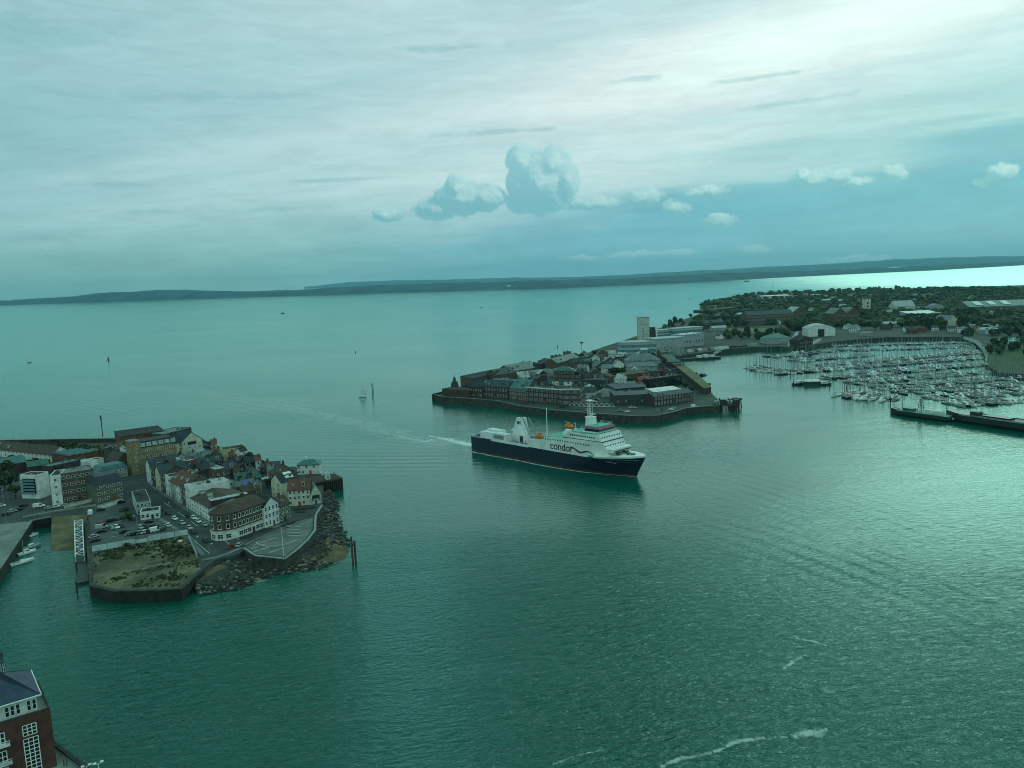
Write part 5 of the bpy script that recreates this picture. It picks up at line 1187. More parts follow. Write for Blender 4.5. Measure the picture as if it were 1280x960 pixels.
# ------------------------------------------------------------------ foam and wakes (thin sheets of broken foam lying on the water)
def foam_mat(name, scale, lo, hi, colr=(.62, .70, .66), stretch=(1, 1, 1), most=1.0):
    m = bpy.data.materials.new(name); m.use_nodes = True
    S.nt = m.node_tree; S.nt.nodes.clear()
    g = node('ShaderNodeNewGeometry'); at_ = node('ShaderNodeAttribute', attribute_name='edge')
    P = S.vec('MULTIPLY', S(g.outputs['Position']), stretch)
    n = noisef(P, scale, 6, .68, .5) - .5
    e = S(at_.outputs['Fac'])
    a = sstep(n * 1.5 + e - .5, lo, hi) * most
    b = node('ShaderNodeBsdfPrincipled'); setin(b, Base_Color=(*colr, 1), Roughness=.8, Alpha=a)
    o = node('ShaderNodeOutputMaterial'); link(S(b.outputs[0]), o.inputs[0]); return m
def foam_strip(name, pts, m, z, label, strength=1.0, soft=True, groundpts=False):
    """pts: (px, py, width m, strength 0..1); a ribbon of foam with feathered edges"""
    P = [(Vector((p[0], p[1])) if groundpts else Vector(px2([p[:2]], z)[0]), p[2], p[3]) for p in pts]
    Q = []
    for i in range(len(P) - 1):
        k = max(2, int((P[i + 1][0] - P[i][0]).length / 6)); k = min(k, 24)
        for j in range(k):
            t = j / k; Q.append((P[i][0].lerp(P[i + 1][0], t), P[i][1] + (P[i + 1][1] - P[i][1]) * t, P[i][2] + (P[i + 1][2] - P[i][2]) * t))
    Q.append(P[-1]); V, E_, Fc = [], [], []
    prof = [(-.5, 0), (-.2, .75), (0, 1), (.2, .75), (.5, 0)]
    for i, (p, w_, s_) in enumerate(Q):
        a = Q[max(0, i - 1)][0]; c = Q[min(len(Q) - 1, i + 1)][0]; d = (c - a).normalized(); o = Vector((-d.y, d.x))
        wig = mnoise.noise(Vector((p.x / 9, p.y / 9, 4))) * w_ * .3
        for (u_, e_) in prof:
            q = p + o * (u_ * w_ + wig); V.append((q.x, q.y, z)); E_.append(e_ * s_ * strength)
    n = len(prof)
    for i in range(len(Q) - 1):
        for j in range(n - 1): Fc.append((i * n + j, i * n + j + 1, (i + 1) * n + j + 1, (i + 1) * n + j))
    me = bpy.data.meshes.new(name); me.from_pydata(V, [], Fc); me.materials.append(m)
    at_ = me.attributes.new('edge', 'FLOAT', 'POINT'); at_.data.foreach_set('value', E_)
    if me.polygons[0].normal.z < 0: me.flip_normals()
    return prop(put(name, me), kind='stuff', label=label)
fm1 = foam_mat('foam_bright', .40, -.05, .65, (.75, .82, .78))
fm2 = foam_mat('foam_faint', .10, -.35, .6, (.90, .95, .93), most=.42)
fm3 = foam_mat('foam_speck', .55, -.02, .42, (.5, .60, .55), most=.85)
LT = lambda x, y: (ORG.x + math.cos(hd_a) * x - math.sin(hd_a) * y, ORG.y + math.sin(hd_a) * x + math.cos(hd_a) * y)
# along the hull, bow wave and stern wash
sp_ = [(*LT(x, -(hw(x, 0) + .9 + max(0, (LW - x)) * .012)), 2.2 + (LW - x) * .022, .95 if x > 20 else .9) for x in [LW + 1, LW - 3, LW - 9, LW - 18, LW - 30, LW - 45, LW - 62, LW - 80, LW - 98, LW - 112, 4, -6]]
foam_strip('bow_wave', sp_, fm1, .03, 'line of white foam along the ferry waterline', 1, True, True)
foam_strip('bow_wave', [(*LT(x, (hw(x, 0) + 1.0)), 3.0, .9) for x in [LW + 1, LW - 5, LW - 14, LW - 26, LW - 40]], fm1, .03, 'white foam on the far side of the ferry bow', 1, True, True)
foam_strip('wake', [(*LT(x, y), w_, s_) for x, y, w_, s_ in [(2, 0, 19, 1.2), (-14, .5, 20, 1.15), (-34, 1, 17, 1.05), (-60, 2, 15, .95)]] + [(*px2([q[:2]], 0)[0], q[2], q[3]) for q in [(535, 553, 13, .90), (500, 546, 12, .78), (460, 536, 13, .64), (420, 523, 14, .54), (370, 507.5, 18, .52), (310, 494.5, 14, .48), (240, 484, 13, .42), (170, 476, 12, .38), (90, 468, 12, .30), (0, 462, 12, .2)]], fm1, .02, 'long curved white wake trailing behind the ferry', 1, True, True)
foam_strip('wake', [(585, 573, 5, .6), (550, 575.5, 5, .56), (500, 577, 4, .5), (440, 578, 4, .42)], fm2, .015, 'faint wash line left of the ferry stern')
# smooth current streak left by the earlier track, and wave trains
foam_strip('slick', [(560, 556, 40, .62), (480, 538, 44, .62), (400, 517, 50, .56), (320, 500, 55, .52), (230, 489, 60, .48), (130, 481, 60, .42), (0, 474, 60, .36)], fm2, .01, 'pale slick of smooth water beside the wake')
for i, (pts, lb) in enumerate([([(826, 959, 3, .8), (850, 949, 3.5, .85), (868, 945, 2.4, .75), (890, 941, 3, .85)], 'winding foam line at the bottom edge'), ([(892, 940, 3, .85), (905, 936, 2.6, .8), (918, 929, 3, .85), (932, 925, 4, .85), (955, 921, 3.4, .8)], 'foam line continuing right along the bottom'), ([(960, 920, 2.4, .75), (985, 921, 2, .7)], 'thin foam link near the bottom'), ([(990, 921, 5, .8), (1006, 915, 7, .9), (1018, 913, 8, .9), (1034, 911, 4, .7)], 'largest foam patch at the lower right'), ([(995, 797, 4, .8), (1008, 800, 3, .75), (1018, 802, 3, .8), (1037, 808, 2.4, .7)], 'short foam streak right of centre'), ([(980, 836, 2.6, .8), (990, 829, 3.4, .85), (1000, 823, 3, .8), (1009, 818, 2.2, .7)], 'small hooked foam patch'),
                                ([(800, 726, 2, .65), (822, 728, 2, .72), (846, 727, 1.6, .6)], 'thin foam streak below the ferry'), ([(910, 742, 2, .7), (925, 744, 2.4, .75), (940, 742, 1.6, .6)], 'thin foam fleck right of the ferry wake'), ([(930, 770, 1.6, .65), (945, 768, 2, .75), (958, 771, 1.6, .6)], 'small foam fleck in the middle water'), ([(690, 955, 2.4, .75), (715, 946, 2, .7), (745, 940, 2, .7), (768, 935, 1.6, .6)], 'faint foam specks at the lower middle'), ([(760, 710, 1.6, .6), (780, 713, 1.6, .6)], 'tiny foam fleck under the ferry bow'), ([(1130, 850, 1.8, .65), (1150, 853, 1.8, .65)], 'tiny foam fleck at the right')]):
    foam_strip('foam', pts, fm3, .02, lb)
foam_strip('wake', [(356, 391.5, 6, .9), (380, 390, 7, .85), (410, 387.7, 8, .75), (440, 385.5, 8, .6)], fm1, .02, 'white trail behind the far speedboat')

# ------------------------------------------------------------------ small craft and marks out on the water
def boat_hull(b, L, W, H, m=0, z0=-.35, fine=.55, deck=1):
    rs = []
    for i in range(9):
        t = i / 8; w_ = W / 2 * (.78 + .22 * min(1, t * 4)) * (1 if t < fine else max(.02, 1 - ((t - fine) / (1 - fine)) ** 2.0)); sh = H * (1 + .28 * max(0, t - .4) ** 1.5 * 2)
        x = -L / 2 + L * t; rs.append([(x - .05 * L * (t > .9) * 0, -w_ * .55, z0), (x, -w_, H * .35), (x, -w_, sh), (x, w_, sh), (x, w_, H * .35), (x, w_ * .55, z0)])
    b.loft(rs, m)
def sail_thing(name, label, cat, p, rz, L, hullm, sails=False, mast=None, cover='sail', group=None, boom=True):
    t = thing(name, label, cat, p, rz, group); W = L * .31; mh = mast or L * 1.32
    b = MB(); boat_hull(b, L, W, L * .105); b.build('hull', M(hullm), t)
    c = MB(); c.loft([[(-L * .1, -W * .28, L * .1), (L * .2, -W * .22, L * .1), (L * .2, W * .22, L * .1), (-L * .1, W * .28, L * .1)], [(-L * .08, -W * .25, L * .16), (L * .14, -W * .18, L * .16), (L * .14, W * .18, L * .16), (-L * .08, W * .25, L * .16)]]); c.build('cabin', M('white_paint'), t)
    MB().box(-L * .36, -L * .12, -W * .24, W * .24, L * .11, L * .118).build('cockpit', M('tan'), t)
    MB().tube((L * .1, 0, L * .1), (L * .1, 0, mh), .10, .07, 6).build('mast', M('silver'), t)
    if sails:
        for nm, P in (('mainsail', [(L * .08, 0, L * .28), (-L * .34, .5, L * .28), (-L * .12, .35, mh * .55), (L * .08, 0, mh * .97)]), ('jib', [(L * .5, 0, L * .2), (L * .14, -.6, L * .22), (L * .2, -.3, mh * .45), (L * .12, 0, mh * .88)])):
            MB().add(P + [(x, y + .04, z) for x, y, z in P], [(0, 1, 2, 3), (7, 6, 5, 4), (0, 4, 5, 1), (1, 5, 6, 2), (2, 6, 7, 3), (3, 7, 4, 0)]).build(nm, M('sail'), t)
    elif boom:
        MB().tube((L * .1, 0, L * .26), (-L * .3, 0, L * .27), .17, .13, 6).build('sail_cover', M(cover), t)
    return t
sail_thing('sailing_boat', 'white sailing boat with raised sails in the channel', 'sailing boat', G(453, 496.5), .5, 8.5, 'white_paint', True, 11)
def marker(px, py, top, label, r=.35, fork=False):
    p = G(px, py); h_ = HT(px, py, 0, top); t = thing('channel_marker', label, 'marker', p)
    MB().tube((0, 0, -3), (0, 0, h_ * .7), r, r * .8, 8).build('pile', M('dark_steel'), t); MB().tube((0, 0, h_ * .7), (0, 0, h_), r * 1.5, r * .3, 8).build('topmark', M('black_paint'), t)
    if fork: MB().tube((1.2, 0, -3), (1.0, 0, h_ * .85), r * .7, n=6).build('brace', M('dark_steel'), t)
marker(465.5, 492, 478.5, 'dark double pile marker right of the white sailing boat', .4, True)
def buoy(px, py, s_, label, m='dark_steel'):
    p = G(px, py); t = thing('buoy', label, 'buoy', p)
    MB().tube((0, 0, -.5), (0, 0, s_ * .35), s_ * .32, s_ * .32, 10).build('float', M(m), t); MB().loft([[(x * s_ * .28, y * s_ * .28, s_ * .35) for x, y in ((-1, -1), (1, -1), (1, 1), (-1, 1))], [(x * s_ * .1, y * s_ * .1, s_) for x, y in ((-1, -1), (1, -1), (1, 1), (-1, 1))]]).build('tower', M(m), t); MB().box(-s_ * .14, s_ * .14, -s_ * .14, s_ * .14, s_, s_ * 1.2).build('light', M('black_paint'), t)
buoy(135.5, 450, 4.2, 'dark buoy on the open water upper left'); buoy(444.5, 440.5, 2.2, 'tiny dark buoy above the sailing boat'); buoy(697, 434, 2.4, 'tiny dark buoy beyond the fort')
sail_thing('sailing_boat', 'small distant yacht with bare mast at far left', 'sailing boat', G(37, 453.5), 1.4, 8, 'dark_steel', False, 9)
def motor(px, py, L, rz, label, hullm='white_paint', cat='motor boat', name='motor_boat', z=0):
    t = thing(name, label, cat, G(px, py), rz); W = L * .32; b = MB(); boat_hull(b, L, W, L * .13); b.build('hull', M(hullm), t)
    MB().loft([[(-L * .2, -W * .33, L * .13), (L * .2, -W * .28, L * .13), (L * .2, W * .28, L * .13), (-L * .2, W * .33, L * .13)], [(-L * .18, -W * .3, L * .27), (L * .08, -W * .25, L * .27), (L * .08, W * .25, L * .27), (-L * .18, W * .3, L * .27)]]).build('cabin', M('white_paint'), t)
    MB().box(-L * .1, L * .09, -W * .335, W * .335, L * .18, L * .225).build('cabin_window', M('glass'), t); MB().tube((-L * .12, 0, L * .27), (-L * .12, 0, L * .45), .07).build('aerial', M('steel'), t)
motor(353.5, 391.7, 16, 3.3, 'far dark speedboat running left with a white trail', 'navy'); motor(105.5, 395, 9, .4, 'tiny dark motor boat on the far left horizon water', 'navy'); motor(601, 384, 9, .4, 'tiny motor boat far out in the middle', 'navy'); motor(862, 374, 9, .2, 'tiny dark boat left of the wooded point', 'navy'); motor(677, 372, 10, .2, 'tiny boat below the far town', 'white_paint')
ct = thing('catamaran_ferry', 'far white catamaran ferry crossing near the wooded point', 'ferry', G(933.5, 352), .1)
for s in (-1, 1): b = MB(); boat_hull(b, 42, 5, 4); o = b.build('hull', M('navy'), ct); o.location = (0, s * 5, 0)
MB().box(-19, 15, -7.2, 7.2, 4.2, 9.5).build('cabin', M('white_paint'), ct); MB().box(-2, 9, -5, 5, 9.503, 13).build('bridge', M('white_paint'), ct); MB().box(-18.9, 15.2, -7.3, 7.3, 6.2, 7.6).build('window_band', M('glass'), ct)
# boats in the little basin
sail_thing('sailing_boat', 'white yacht nearest the camera in the small basin', 'sailing boat', G(28, 704), .95, 9.5, 'white_paint', False, 10, 'blue_paint')
motor(34, 692, 7.5, 1.0, 'white cabin boat in the middle of the small basin'); motor(40.5, 685, 7.5, 1.0, 'white and grey boat third along the basin wall', 'hull_grey'); motor(42.5, 669.5, 5, 1.3, 'small white boat at the head of the basin')
# ------------------------------------------------------------------ fort point and the wooded town behind it (right)
Z2 = 5.0
FORT = [(540, 492.5), (556, 496), (585, 497.5), (620, 500.5), (650, 507), (690, 512), (740, 516), (790, 519.5), (822, 519), (840, 515), (857, 510), (880, 507.5), (897, 506.5), (903, 504.5), (896, 498), (889, 491), (871, 475), (851, 460.5), (838, 450), (830, 445),
        (845, 444.5), (880, 440.5), (915, 436), (945, 433.5), (975, 433), (1000, 434), (1018, 430.5), (1040, 427), (1075, 424), (1110, 421.5), (1160, 421), (1205, 421), (1222, 427), (1231, 437), (1236, 447), (1233, 456), (1250, 466.5), (1290, 467.5), (1420, 462),
        (1420, 352), (1280, 356.5), (1194, 358.5), (1120, 361), (1060, 363), (1003, 363.5), (958, 365.5), (926, 369), (900, 373), (879, 377), (875, 381), (882, 388), (868, 395), (846, 402), (826, 409.5), (797, 419.5), (775, 427), (754, 433.5), (735, 441), (720, 445.5), (690, 451.5), (660, 458.5), (628, 467), (600, 475.5), (574, 484)]
MB().prism(px2(FORT, Z2), -4, Z2).build('ground', M('paving_far') if 'paving_far' in C else mat('town_ground', (.050, .062, .045), .9, .5, .02, fine=.5)); prop(bpy.data.objects['ground.001'] if 'ground.001' in bpy.data.objects else bpy.data.objects['ground'], kind='structure')
wall_run('sea_wall', 'long dark stone sea wall round the fort point', FORT[:14], -3, Z2 + .8, 1.6, 'quay_stone', 'paving')
wall_run('sea_wall', 'seaward wall of the fort point on its far side', FORT[-6:] + [FORT[0]], -3, Z2 + 1.4, 1.2, 'quay_stone', 'quay_stone')
# revetment: dark stone slope at the wall foot
V, Fc = [], []; A_ = [(556, 500), (585, 502), (620, 505.5), (650, 512), (690, 517.5), (740, 521.5), (790, 525), (822, 524.5), (842, 519.5)]; B_ = [(552, 501.5), (585, 504), (620, 508.5), (650, 515.5), (690, 520.5), (740, 524.2), (790, 527.6), (824, 527.2), (848, 521)]
for i in range(49):
    a, b = along(A_, i / 48), along(B_, i / 48); A, B = G(*a, 2.0), G(*b, -.3)
    for k in range(4):
        p = A.lerp(B, k / 3); q = mnoise.noise(Vector((p.x / 3, p.y / 3, 0))); V.append((p.x, p.y, p.z + q * .5 * (0 < k < 3)))
for i in range(48):
    for k in range(3): Fc.append((i * 4 + k, i * 4 + k + 1, i * 4 + k + 5, i * 4 + k + 4))
me = bpy.data.meshes.new('revetment'); me.from_pydata(V, [], Fc); me.materials.append(M('quay_stone')); prop(put('revetment', me), kind='structure')

def fb(label, p0, p1, top, dp, roof='gable', wall='brick_brown', rm='slate_dark', fl=0, bays=0, side='', z0=Z2, **k):
    k.setdefault('name', 'barracks'); k.setdefault('cat', 'building')
    return bld(label, p0, p1, top, dp, roof, wall, rm, fl, bays, side, z0=z0, **k)
fb('low red brown bastion at the tip of the fort point', (553, 494.5), (587, 497), 486.5, 16, 'flat', 'timber_red', 'felt', name='bastion', cat='fort')
t = thing('signal_tower', 'dark signal tower with mast on the fort tip', 'tower', G(568.5, 485, 9)); hh = HT(568.5, 485, 9, 477)
MB().loft([[(x * 4, y * 4, 0) for x, y in ((-1, -1), (1, -1), (1, 1), (-1, 1))], [(x * 2.6, y * 2.6, hh) for x, y in ((-1, -1), (1, -1), (1, 1), (-1, 1))]]).build('base', M('brick_dark'), t); MB().tube((0, 0, hh), (0, 0, hh * 1.0 + 4), 1.6, 1.1, 8).build('lantern', M('dark_steel'), t); MB().tube((0, 0, hh + 4), (0, 0, HT(568.5, 485, 9, 468)), .3, .15).build('mast', M('dark_steel'), t)
fb('dark gabled barracks behind the red brown bastion', (585, 496), (603, 497.5), 483.5, 14, 'gable', 'brick_dark', 'slate_dark', 2, 6)
fb('brown brick barracks with slim pale windows near the fort tip', (603, 497), (635, 499.5), 482.5, 14, 'gable', 'brick_dark', 'slate', 2, 9, ws=(1.1, 2.6))
fb('tall brick block with teal roof left of the long terrace', (635, 499), (658, 502), 484.5, 12, 'gable', 'brick_brown', 'roof_teal', 3, 10, ws=(1.0, 2.4), chim=2)
fb('long brick barracks terrace with many pale windows and light cornice', (658, 502), (702, 506), 484, 14, 'flat', 'brick_dark', 'felt', 3, 14, ws=(1.1, 2.6))
fb('brick terrace end block with pale cornice above the quay', (702, 507.5), (725, 507.5), 487, 16, 'flat', 'brick_dark', 'felt', 3, 8, 'r', ws=(1.1, 2.4))
for (p, q, y, lb) in [((658, 502), (702, 506), 484, 'a'), ((702, 507.5), (725, 507.5), 487, 'b')]:
    own = BLD[-2] if lb == 'a' else BLD[-1]; L_ = frame_of(p, q, Z2)[2]; h_ = HT(*p, Z2, y); MB().box(-.3, L_ + .3, -.6, -.01, h_ - .3, h_ + .6).build('cornice', M('render_white'), own)
fb('yellow windowed three storey house with green hipped roof', (692.5, 479), (717, 478.5), 464, 15, 'hip', 'brick_dark', 'roof_green', 3, 6, 'l', frame='render_cream', ws=(1.9, 2.7), name='officers_house', cat='house', rh=4)
fb('long grey green roof behind the tip barracks', (612, 487), (662, 489), 479, 17, 'gable', 'brick_brown', 'roof_teal', 1, 10, rh=3.5)
fb('pale grey gabled hall on the seaward side', (640, 473), (669, 468), 464.5, 22, 'gable', 'brick_brown', 'roof_grey', rh=6, name='hall', cat='hall')
fb('brick casemate row along the seaward wall', (590, 483), (630, 474), 473.5, 14, 'mono', 'brick_brown', 'felt', rh=2, name='casemate', cat='fort')
fb('low brown casemate roof beside the round battery', (622, 479), (645, 475), 469, 16, 'gable', 'brick_brown', 'slate', name='casemate', cat='fort')
t = thing('round_battery', 'round dark brick battery tower on the seaward wall', 'fort', G(634, 472, Z2)); hh = HT(634, 472, Z2, 461)
MB().tube((0, 0, -1), (0, 0, hh), 7.2, 6.6, 18).build('tower_wall', M('brick_dark'), t); MB().tube((0, 0, hh), (0, 0, hh + 1.3), 7.4, 7.4, 18).build('parapet', M('brick_brown'), t)
fb('bright white roofed shed in the middle of the fort', (655, 469.5), (668, 466), 465.5, 9, 'gable', 'render_white', 'roof_white', name='shed', cat='shed')
fb('pale fronted low store below the white shed', (648, 475), (662, 473.5), 469.5, 9, 'gable', 'render_grey', 'roof_pale', name='store', cat='store')
fb('low grey workshop behind the yellow windowed house', (668, 473), (692, 470), 465, 12, 'flat', 'render_grey', 'roof_grey', 1, 7, name='workshop', cat='workshop')
fb('dark gabled cottage between workshop and terrace roofs', (672, 483), (684, 482), 474, 10, 'gabley', 'brick_dark', 'slate', name='cottage')
fb('dark box building on the seaward skyline, left', (676, 464), (688, 461), 455, 10, 'flat', 'dark_steel', 'felt', name='magazine', cat='fort')
fb('dark box building on the seaward skyline, right', (683, 460), (695, 457), 451.5, 11, 'flat', 'brick_dark', 'felt', name='magazine', cat='fort')
fb('grey roofed long shed on the seaward slope', (697, 464), (724, 456), 454, 15, 'gable', 'brick_brown', 'roof_grey', rh=5, name='shed', cat='shed')
fb('dark gabled villa with chimneys on the rise', (717, 465), (735, 463), 454.5, 13, 'gable', 'brick_brown', 'slate_dark', 2, 6, chim=2, name='villa', cat='house')
fb('low white roofed hut by the dark villa', (715, 458.5), (722, 457.5), 455, 7, 'mono', 'render_white', 'roof_white', name='hut', cat='hut', rh=.8)
fb('dark flat roofed office with pale window dots', (733, 486), (757, 486), 475.5, 14, 'flat', 'dark_steel', 'felt', 1, 6, name='office', cat='office')
fb('plain grey block behind the arched quay rail', (752, 496.5), (769, 496.5), 488, 12, 'flat', 'render_grey', 'roof_grey', name='store', cat='store')
fb('wide dark blue flat roofed workshop above the quay', (768, 507), (818, 505), 495, 26, 'flat', 'dark_steel', 'slate', 1, 5, name='workshop', cat='workshop')
fb('second dark flat roof stepped behind the workshop', (770, 497), (806, 494), 486.5, 20, 'mono', 'dark_steel', 'slate', rh=1.4, name='workshop', cat='workshop')
fb('brown brick barracks with arched windows by the jetty', (818, 508.5), (866, 502), 496.5, 13, 'gable', 'brick_dark', 'slate', 2, 13, 'r', ws=(1.2, 2.4), rh=2.5)
fb('pale sheet roofed hall behind the jetty barracks', (818, 499), (852, 495), 490.5, 13, 'mono', 'brick_dark', 'roof_white', rh=1.3, name='hall', cat='hall')
fb('dark arched casemate wall under the rampart', (811, 486), (853, 480), 474.5, 8, 'flat', 'black_paint', 'brick_brown', name='casemate', cat='fort')
fb('brown casemate bank left of the dark arches', (764, 480), (811, 474), 471, 10, 'mono', 'brick_brown', 'soil', rh=1.0, name='casemate', cat='fort')
fb('small red roofed huts among the casemates', (799, 481), (813, 480), 475.5, 8, 'gable', 'brick_red', 'red_paint', name='hut', cat='hut')
fb('low hut with white garage doors under the rampart', (815, 472.5), (842, 471), 465, 8, 'flat', 'brick_dark', 'felt', 1, 5, name='garage', cat='garage', ws=(2.4, 2.4))
fb('grey hip roofed training hall beside the control tower', (783, 459), (826, 457.5), 451.5, 22, 'hip', 'render_grey', 'roof_grey', 1, 10, rh=7, name='training_hall', cat='hall')
fb('lower grey roofed wing in front of the training hall', (787, 466), (824, 464), 459, 14, 'hip', 'render_grey', 'roof_grey', 1, 9, rh=4, name='training_hall', cat='hall')
t = thing('control_tower', 'slim grey control tower with pale cap', 'tower', G(805, 459, Z2)); hh = HT(805, 459, Z2, 437)
MB().box(-2.4, 2.4, -2.4, 2.4, -1, hh - 3).build('shaft', M('render_grey'), t); MB().box(-3.6, 3.6, -3.6, 3.6, hh - 3, hh).build('cab', M('glass_roof'), t); MB().box(-3.9, 3.9, -3.9, 3.9, hh + .003, hh + .9).build('cap', M('roof_white'), t)
# modern banded headquarters
def banded(label, p0, p1, top, dp, n, z0=Z2, name='office_block', wall='render_grey', band='roof_pale', rnd=False):
    a, rz, L = frame_of(p0, p1, z0); h = HT(*p0, z0, top); t = thing(name, label, 'office', a, rz)
    e = [(0, 0), (L, 0), (L, dp), (0, dp)] if not rnd else [(6, 0), (L, 0), (L, dp), (6, dp), (1.5, dp * .75), (0, dp * .5), (1.5, dp * .22)]
    MB().prism(e, -1, h).build('wall', M('glass_roof' if band != wall else wall), t)
    cx, cy2 = L / 2, dp / 2
    for i in range(n):
        z = h * (i + .55) / n; o = [(x + (.35 if x > cx else -.35), y + (.35 if y > cy2 else -.35)) for x, y in e]
        MB().prism(o, z, z + h / n * .42).build('facade_band', M(band), t)
    MB().prism([(x + (.8 if x > cx else -.8), y + (.8 if y > cy2 else -.8)) for x, y in e], h + .003, h + .9).build('roof', M('roof_pale'), t)
    return t, L, h
banded('long pale banded headquarters with rounded left end', (774, 447), (820, 445.5), 429, 24, 3, rnd=True)
t, L, h = banded('grey panelled headquarters wing with tall lower piers', (820.5, 445.5), (855, 442.5), 424.5, 24, 1, wall='render_grey', band='render_grey')
for k in range(12): MB().box(L * (k + .3) / 12, L * (k + .3) / 12 + .8, -.5, -.02, 0, h * .5).build('pier', M('steel'), t)
for k in range(4): MB().box(L * .74, L * .98, -.55, -.06, h * (.45 + k * .13), h * (.5 + k * .13)).build('sun_louvre', M('roof_pale'), t)
# escape training tower
a, rz, L = frame_of((798, 425), (812, 424.5), Z2); h = HT(798, 425, Z2, 397.5)
t = thing('training_tower', 'tall plain pale concrete tower, the highest block', 'tower', a, rz)
MB().box(0, L, 0, L * .8, -1, h * .6).build('shaft', M('tower_concrete'), t); MB().box(-.25, L + .25, -.25, L * .8 + .25, h * .6 + .003, h).build('upper_shaft', M('tower_concrete'), t)
MB().box(-.5, L + .5, -.5, L * .8 + .5, h + .003, h + .8).build('roof', M('roof_grey'), t)
for k in range(4): put('window', win_mesh(1.6, 1.8, 'steel'), t, (L * .45, -.02, 4 + k * h * .12))
for k in range(3): put('window', win_mesh(2.2, 1.0, 'steel'), t, (L * (.25 + .2 * k), -.27, h * .68))
MB().box(L + .3, L + 9, 1, L * .7, -1, h * .55).build('annexe', M('brick_dark'), t)
MB().box(L + 9.6, L + 12, -3, 0, -1, h * .58).build('vent_stack', M('render_white'), t)
banded('small banded office right of the pale tower', (822, 424), (842, 422.5), 413.5, 18, 3); banded('pale long office with white fascia behind the headquarters', (843, 423), (878, 420), 411.5, 22, 2)
fb('boat hall with bright white flat roof', (853, 434.5), (880, 431.5), 419, 22, 'flat', 'render_grey', 'roof_white', 1, 7, ws=(2.6, 4), name='boat_hall', cat='hall')
# rampart along the basin
P0, P1 = [(826, 451), (838, 459.5), (851, 470), (866, 482), (880, 493)], [(839, 450.5), (852, 460), (864.5, 470), (878, 481), (889, 491)]
rp = MB(); F0, F1 = [G(x, y, 10) for x, y in [(a, b - 7) for a, b in P0]], [G(x, y, 10) for x, y in [(a, b - 7) for a, b in P1]]
rp.loft([[(a.x, a.y, 0), (b.x, b.y, 0), (b.x, b.y, 10), (a.x, a.y, 10)] for a, b in zip(F0, F1)])
ra = thing('rampart', 'long straight rampart with grassy top beside the basin', 'rampart'); rp.build('wall_face', M('brick_dark'), ra)
g2 = MB(); g2.loft([[(a.x, a.y, 10.003), (b.x, b.y, 10.003), (b.x, b.y, 10.5), (a.x, a.y, 10.5)] for a, b in zip(F0, F1)]); g2.build('grass_top', M('dry_grass'), ra)
for i, (x, y, hh, lb) in enumerate([(851, 462, 6, 'bush on the waterside of the rampart, upper'), (869, 473, 6, 'bush on the waterside of the rampart, middle'), (877, 476.5, 8, 'small tree on the waterside of the rampart'), (886, 487, 6, 'bush at the lower end of the rampart'), (848, 482, 8, 'tree in front of the rampart face'), (857, 488, 8, 'dark tree above the jetty barracks'), (864, 493, 7, 'dark tree at the foot of the rampart')]):
    tree(x, y, Z2, hh, lb, .55, 'trees of the fort point')
# arched quay railing
ar = thing('arched_railing', 'pale arched railing on the fort quay', 'railing'); A, B = G(712, 508.5, Z2), G(768, 509.5, Z2); b = MB(); n = 9
for i in range(n):
    for k in range(6):
        t0, t1 = k / 6, (k + 1) / 6; p, q = A.lerp(B, (i + t0) / n), A.lerp(B, (i + t1) / n); b.tube((p.x, p.y, Z2 + .8 + 2.4 * math.sin(math.pi * t0)), (q.x, q.y, Z2 + .8 + 2.4 * math.sin(math.pi * t1)), .2, n=4)
b.build('arch_rail', M('render_white'), ar); b = MB(); b.tube((A.x, A.y, Z2 + .7), (B.x, B.y, Z2 + .7), .16, n=4); b.build('bottom_rail', M('render_white'), ar)
# jetty with dolphins
jt = thing('timber_jetty', 'dark timber jetty with dolphins at the fort corner', 'jetty'); A, B = G(893, 505, 5.5), G(922, 504.5, 5.5); d = (B - A).normalized(); o = Vector((-d.y, d.x, 0)) * 5
q = MB(); q.add([A - o, B - o, B + o, A + o] + [v - Vector((0, 0, .7)) for v in (A - o, B - o, B + o, A + o)], [(0, 1, 2, 3), (7, 6, 5, 4), (0, 4, 5, 1), (1, 5, 6, 2), (2, 6, 7, 3), (3, 7, 4, 0)]); q.build('deck', M('timber'), jt)
for i in range(9):
    for s in (-1, 1): p = A.lerp(B, i / 8) + o * s * .92; MB().tube((p.x, p.y, -4), (p.x, p.y, 7.5 + (i % 3)), .42, n=6).build('pile', M('timber'), jt)
for i in range(4): p = A.lerp(B, .1 + i * .28); MB().box(p.x - 2, p.x + 2, p.y - 2, p.y + 2, 5.5, 8 + i % 2).build('gear_house', M('dark_steel' if i % 2 else 'render_grey'), jt)
for i, (x, y) in enumerate([(914, 510), (919, 508.5), (924, 509)]):
    t = thing('dolphin', ['tripod dolphin nearest the jetty end', 'tripod dolphin in the middle off the jetty', 'outermost dark dolphin off the jetty'][i], 'dolphin', G(x, y))
    for k in range(4): MB().tube((math.cos(k * 1.57) * 2.2, math.sin(k * 1.57) * 2.2, -4), (math.cos(k * 1.57) * 1.2, math.sin(k * 1.57) * 1.2, 6.5), .38, n=6).build('pile', M('timber'), t)
    MB().box(-2, 2, -2, 2, 6.3, 7.2).build('cap', M('timber'), t)
for (x, y, tp, lb) in [(727.5, 446, 427, 'tall lattice light mast on the seaward shore'), (734, 470, 452, 'thin mast right of the dark villa'), (731.5, 494, 474, 'lamp mast beside the dark office')]:
    hh = HT(x, y, Z2, tp); t = thing('light_mast', lb, 'mast', G(x, y, Z2)); MB().tube((0, 0, 0), (0, 0, hh), .55, .3, 6).build('post', M('steel'), t); MB().box(-2.2, 2.2, -1, 1, hh - 2.2, hh - .4).build('lamp_rack', M('dark_steel'), t)
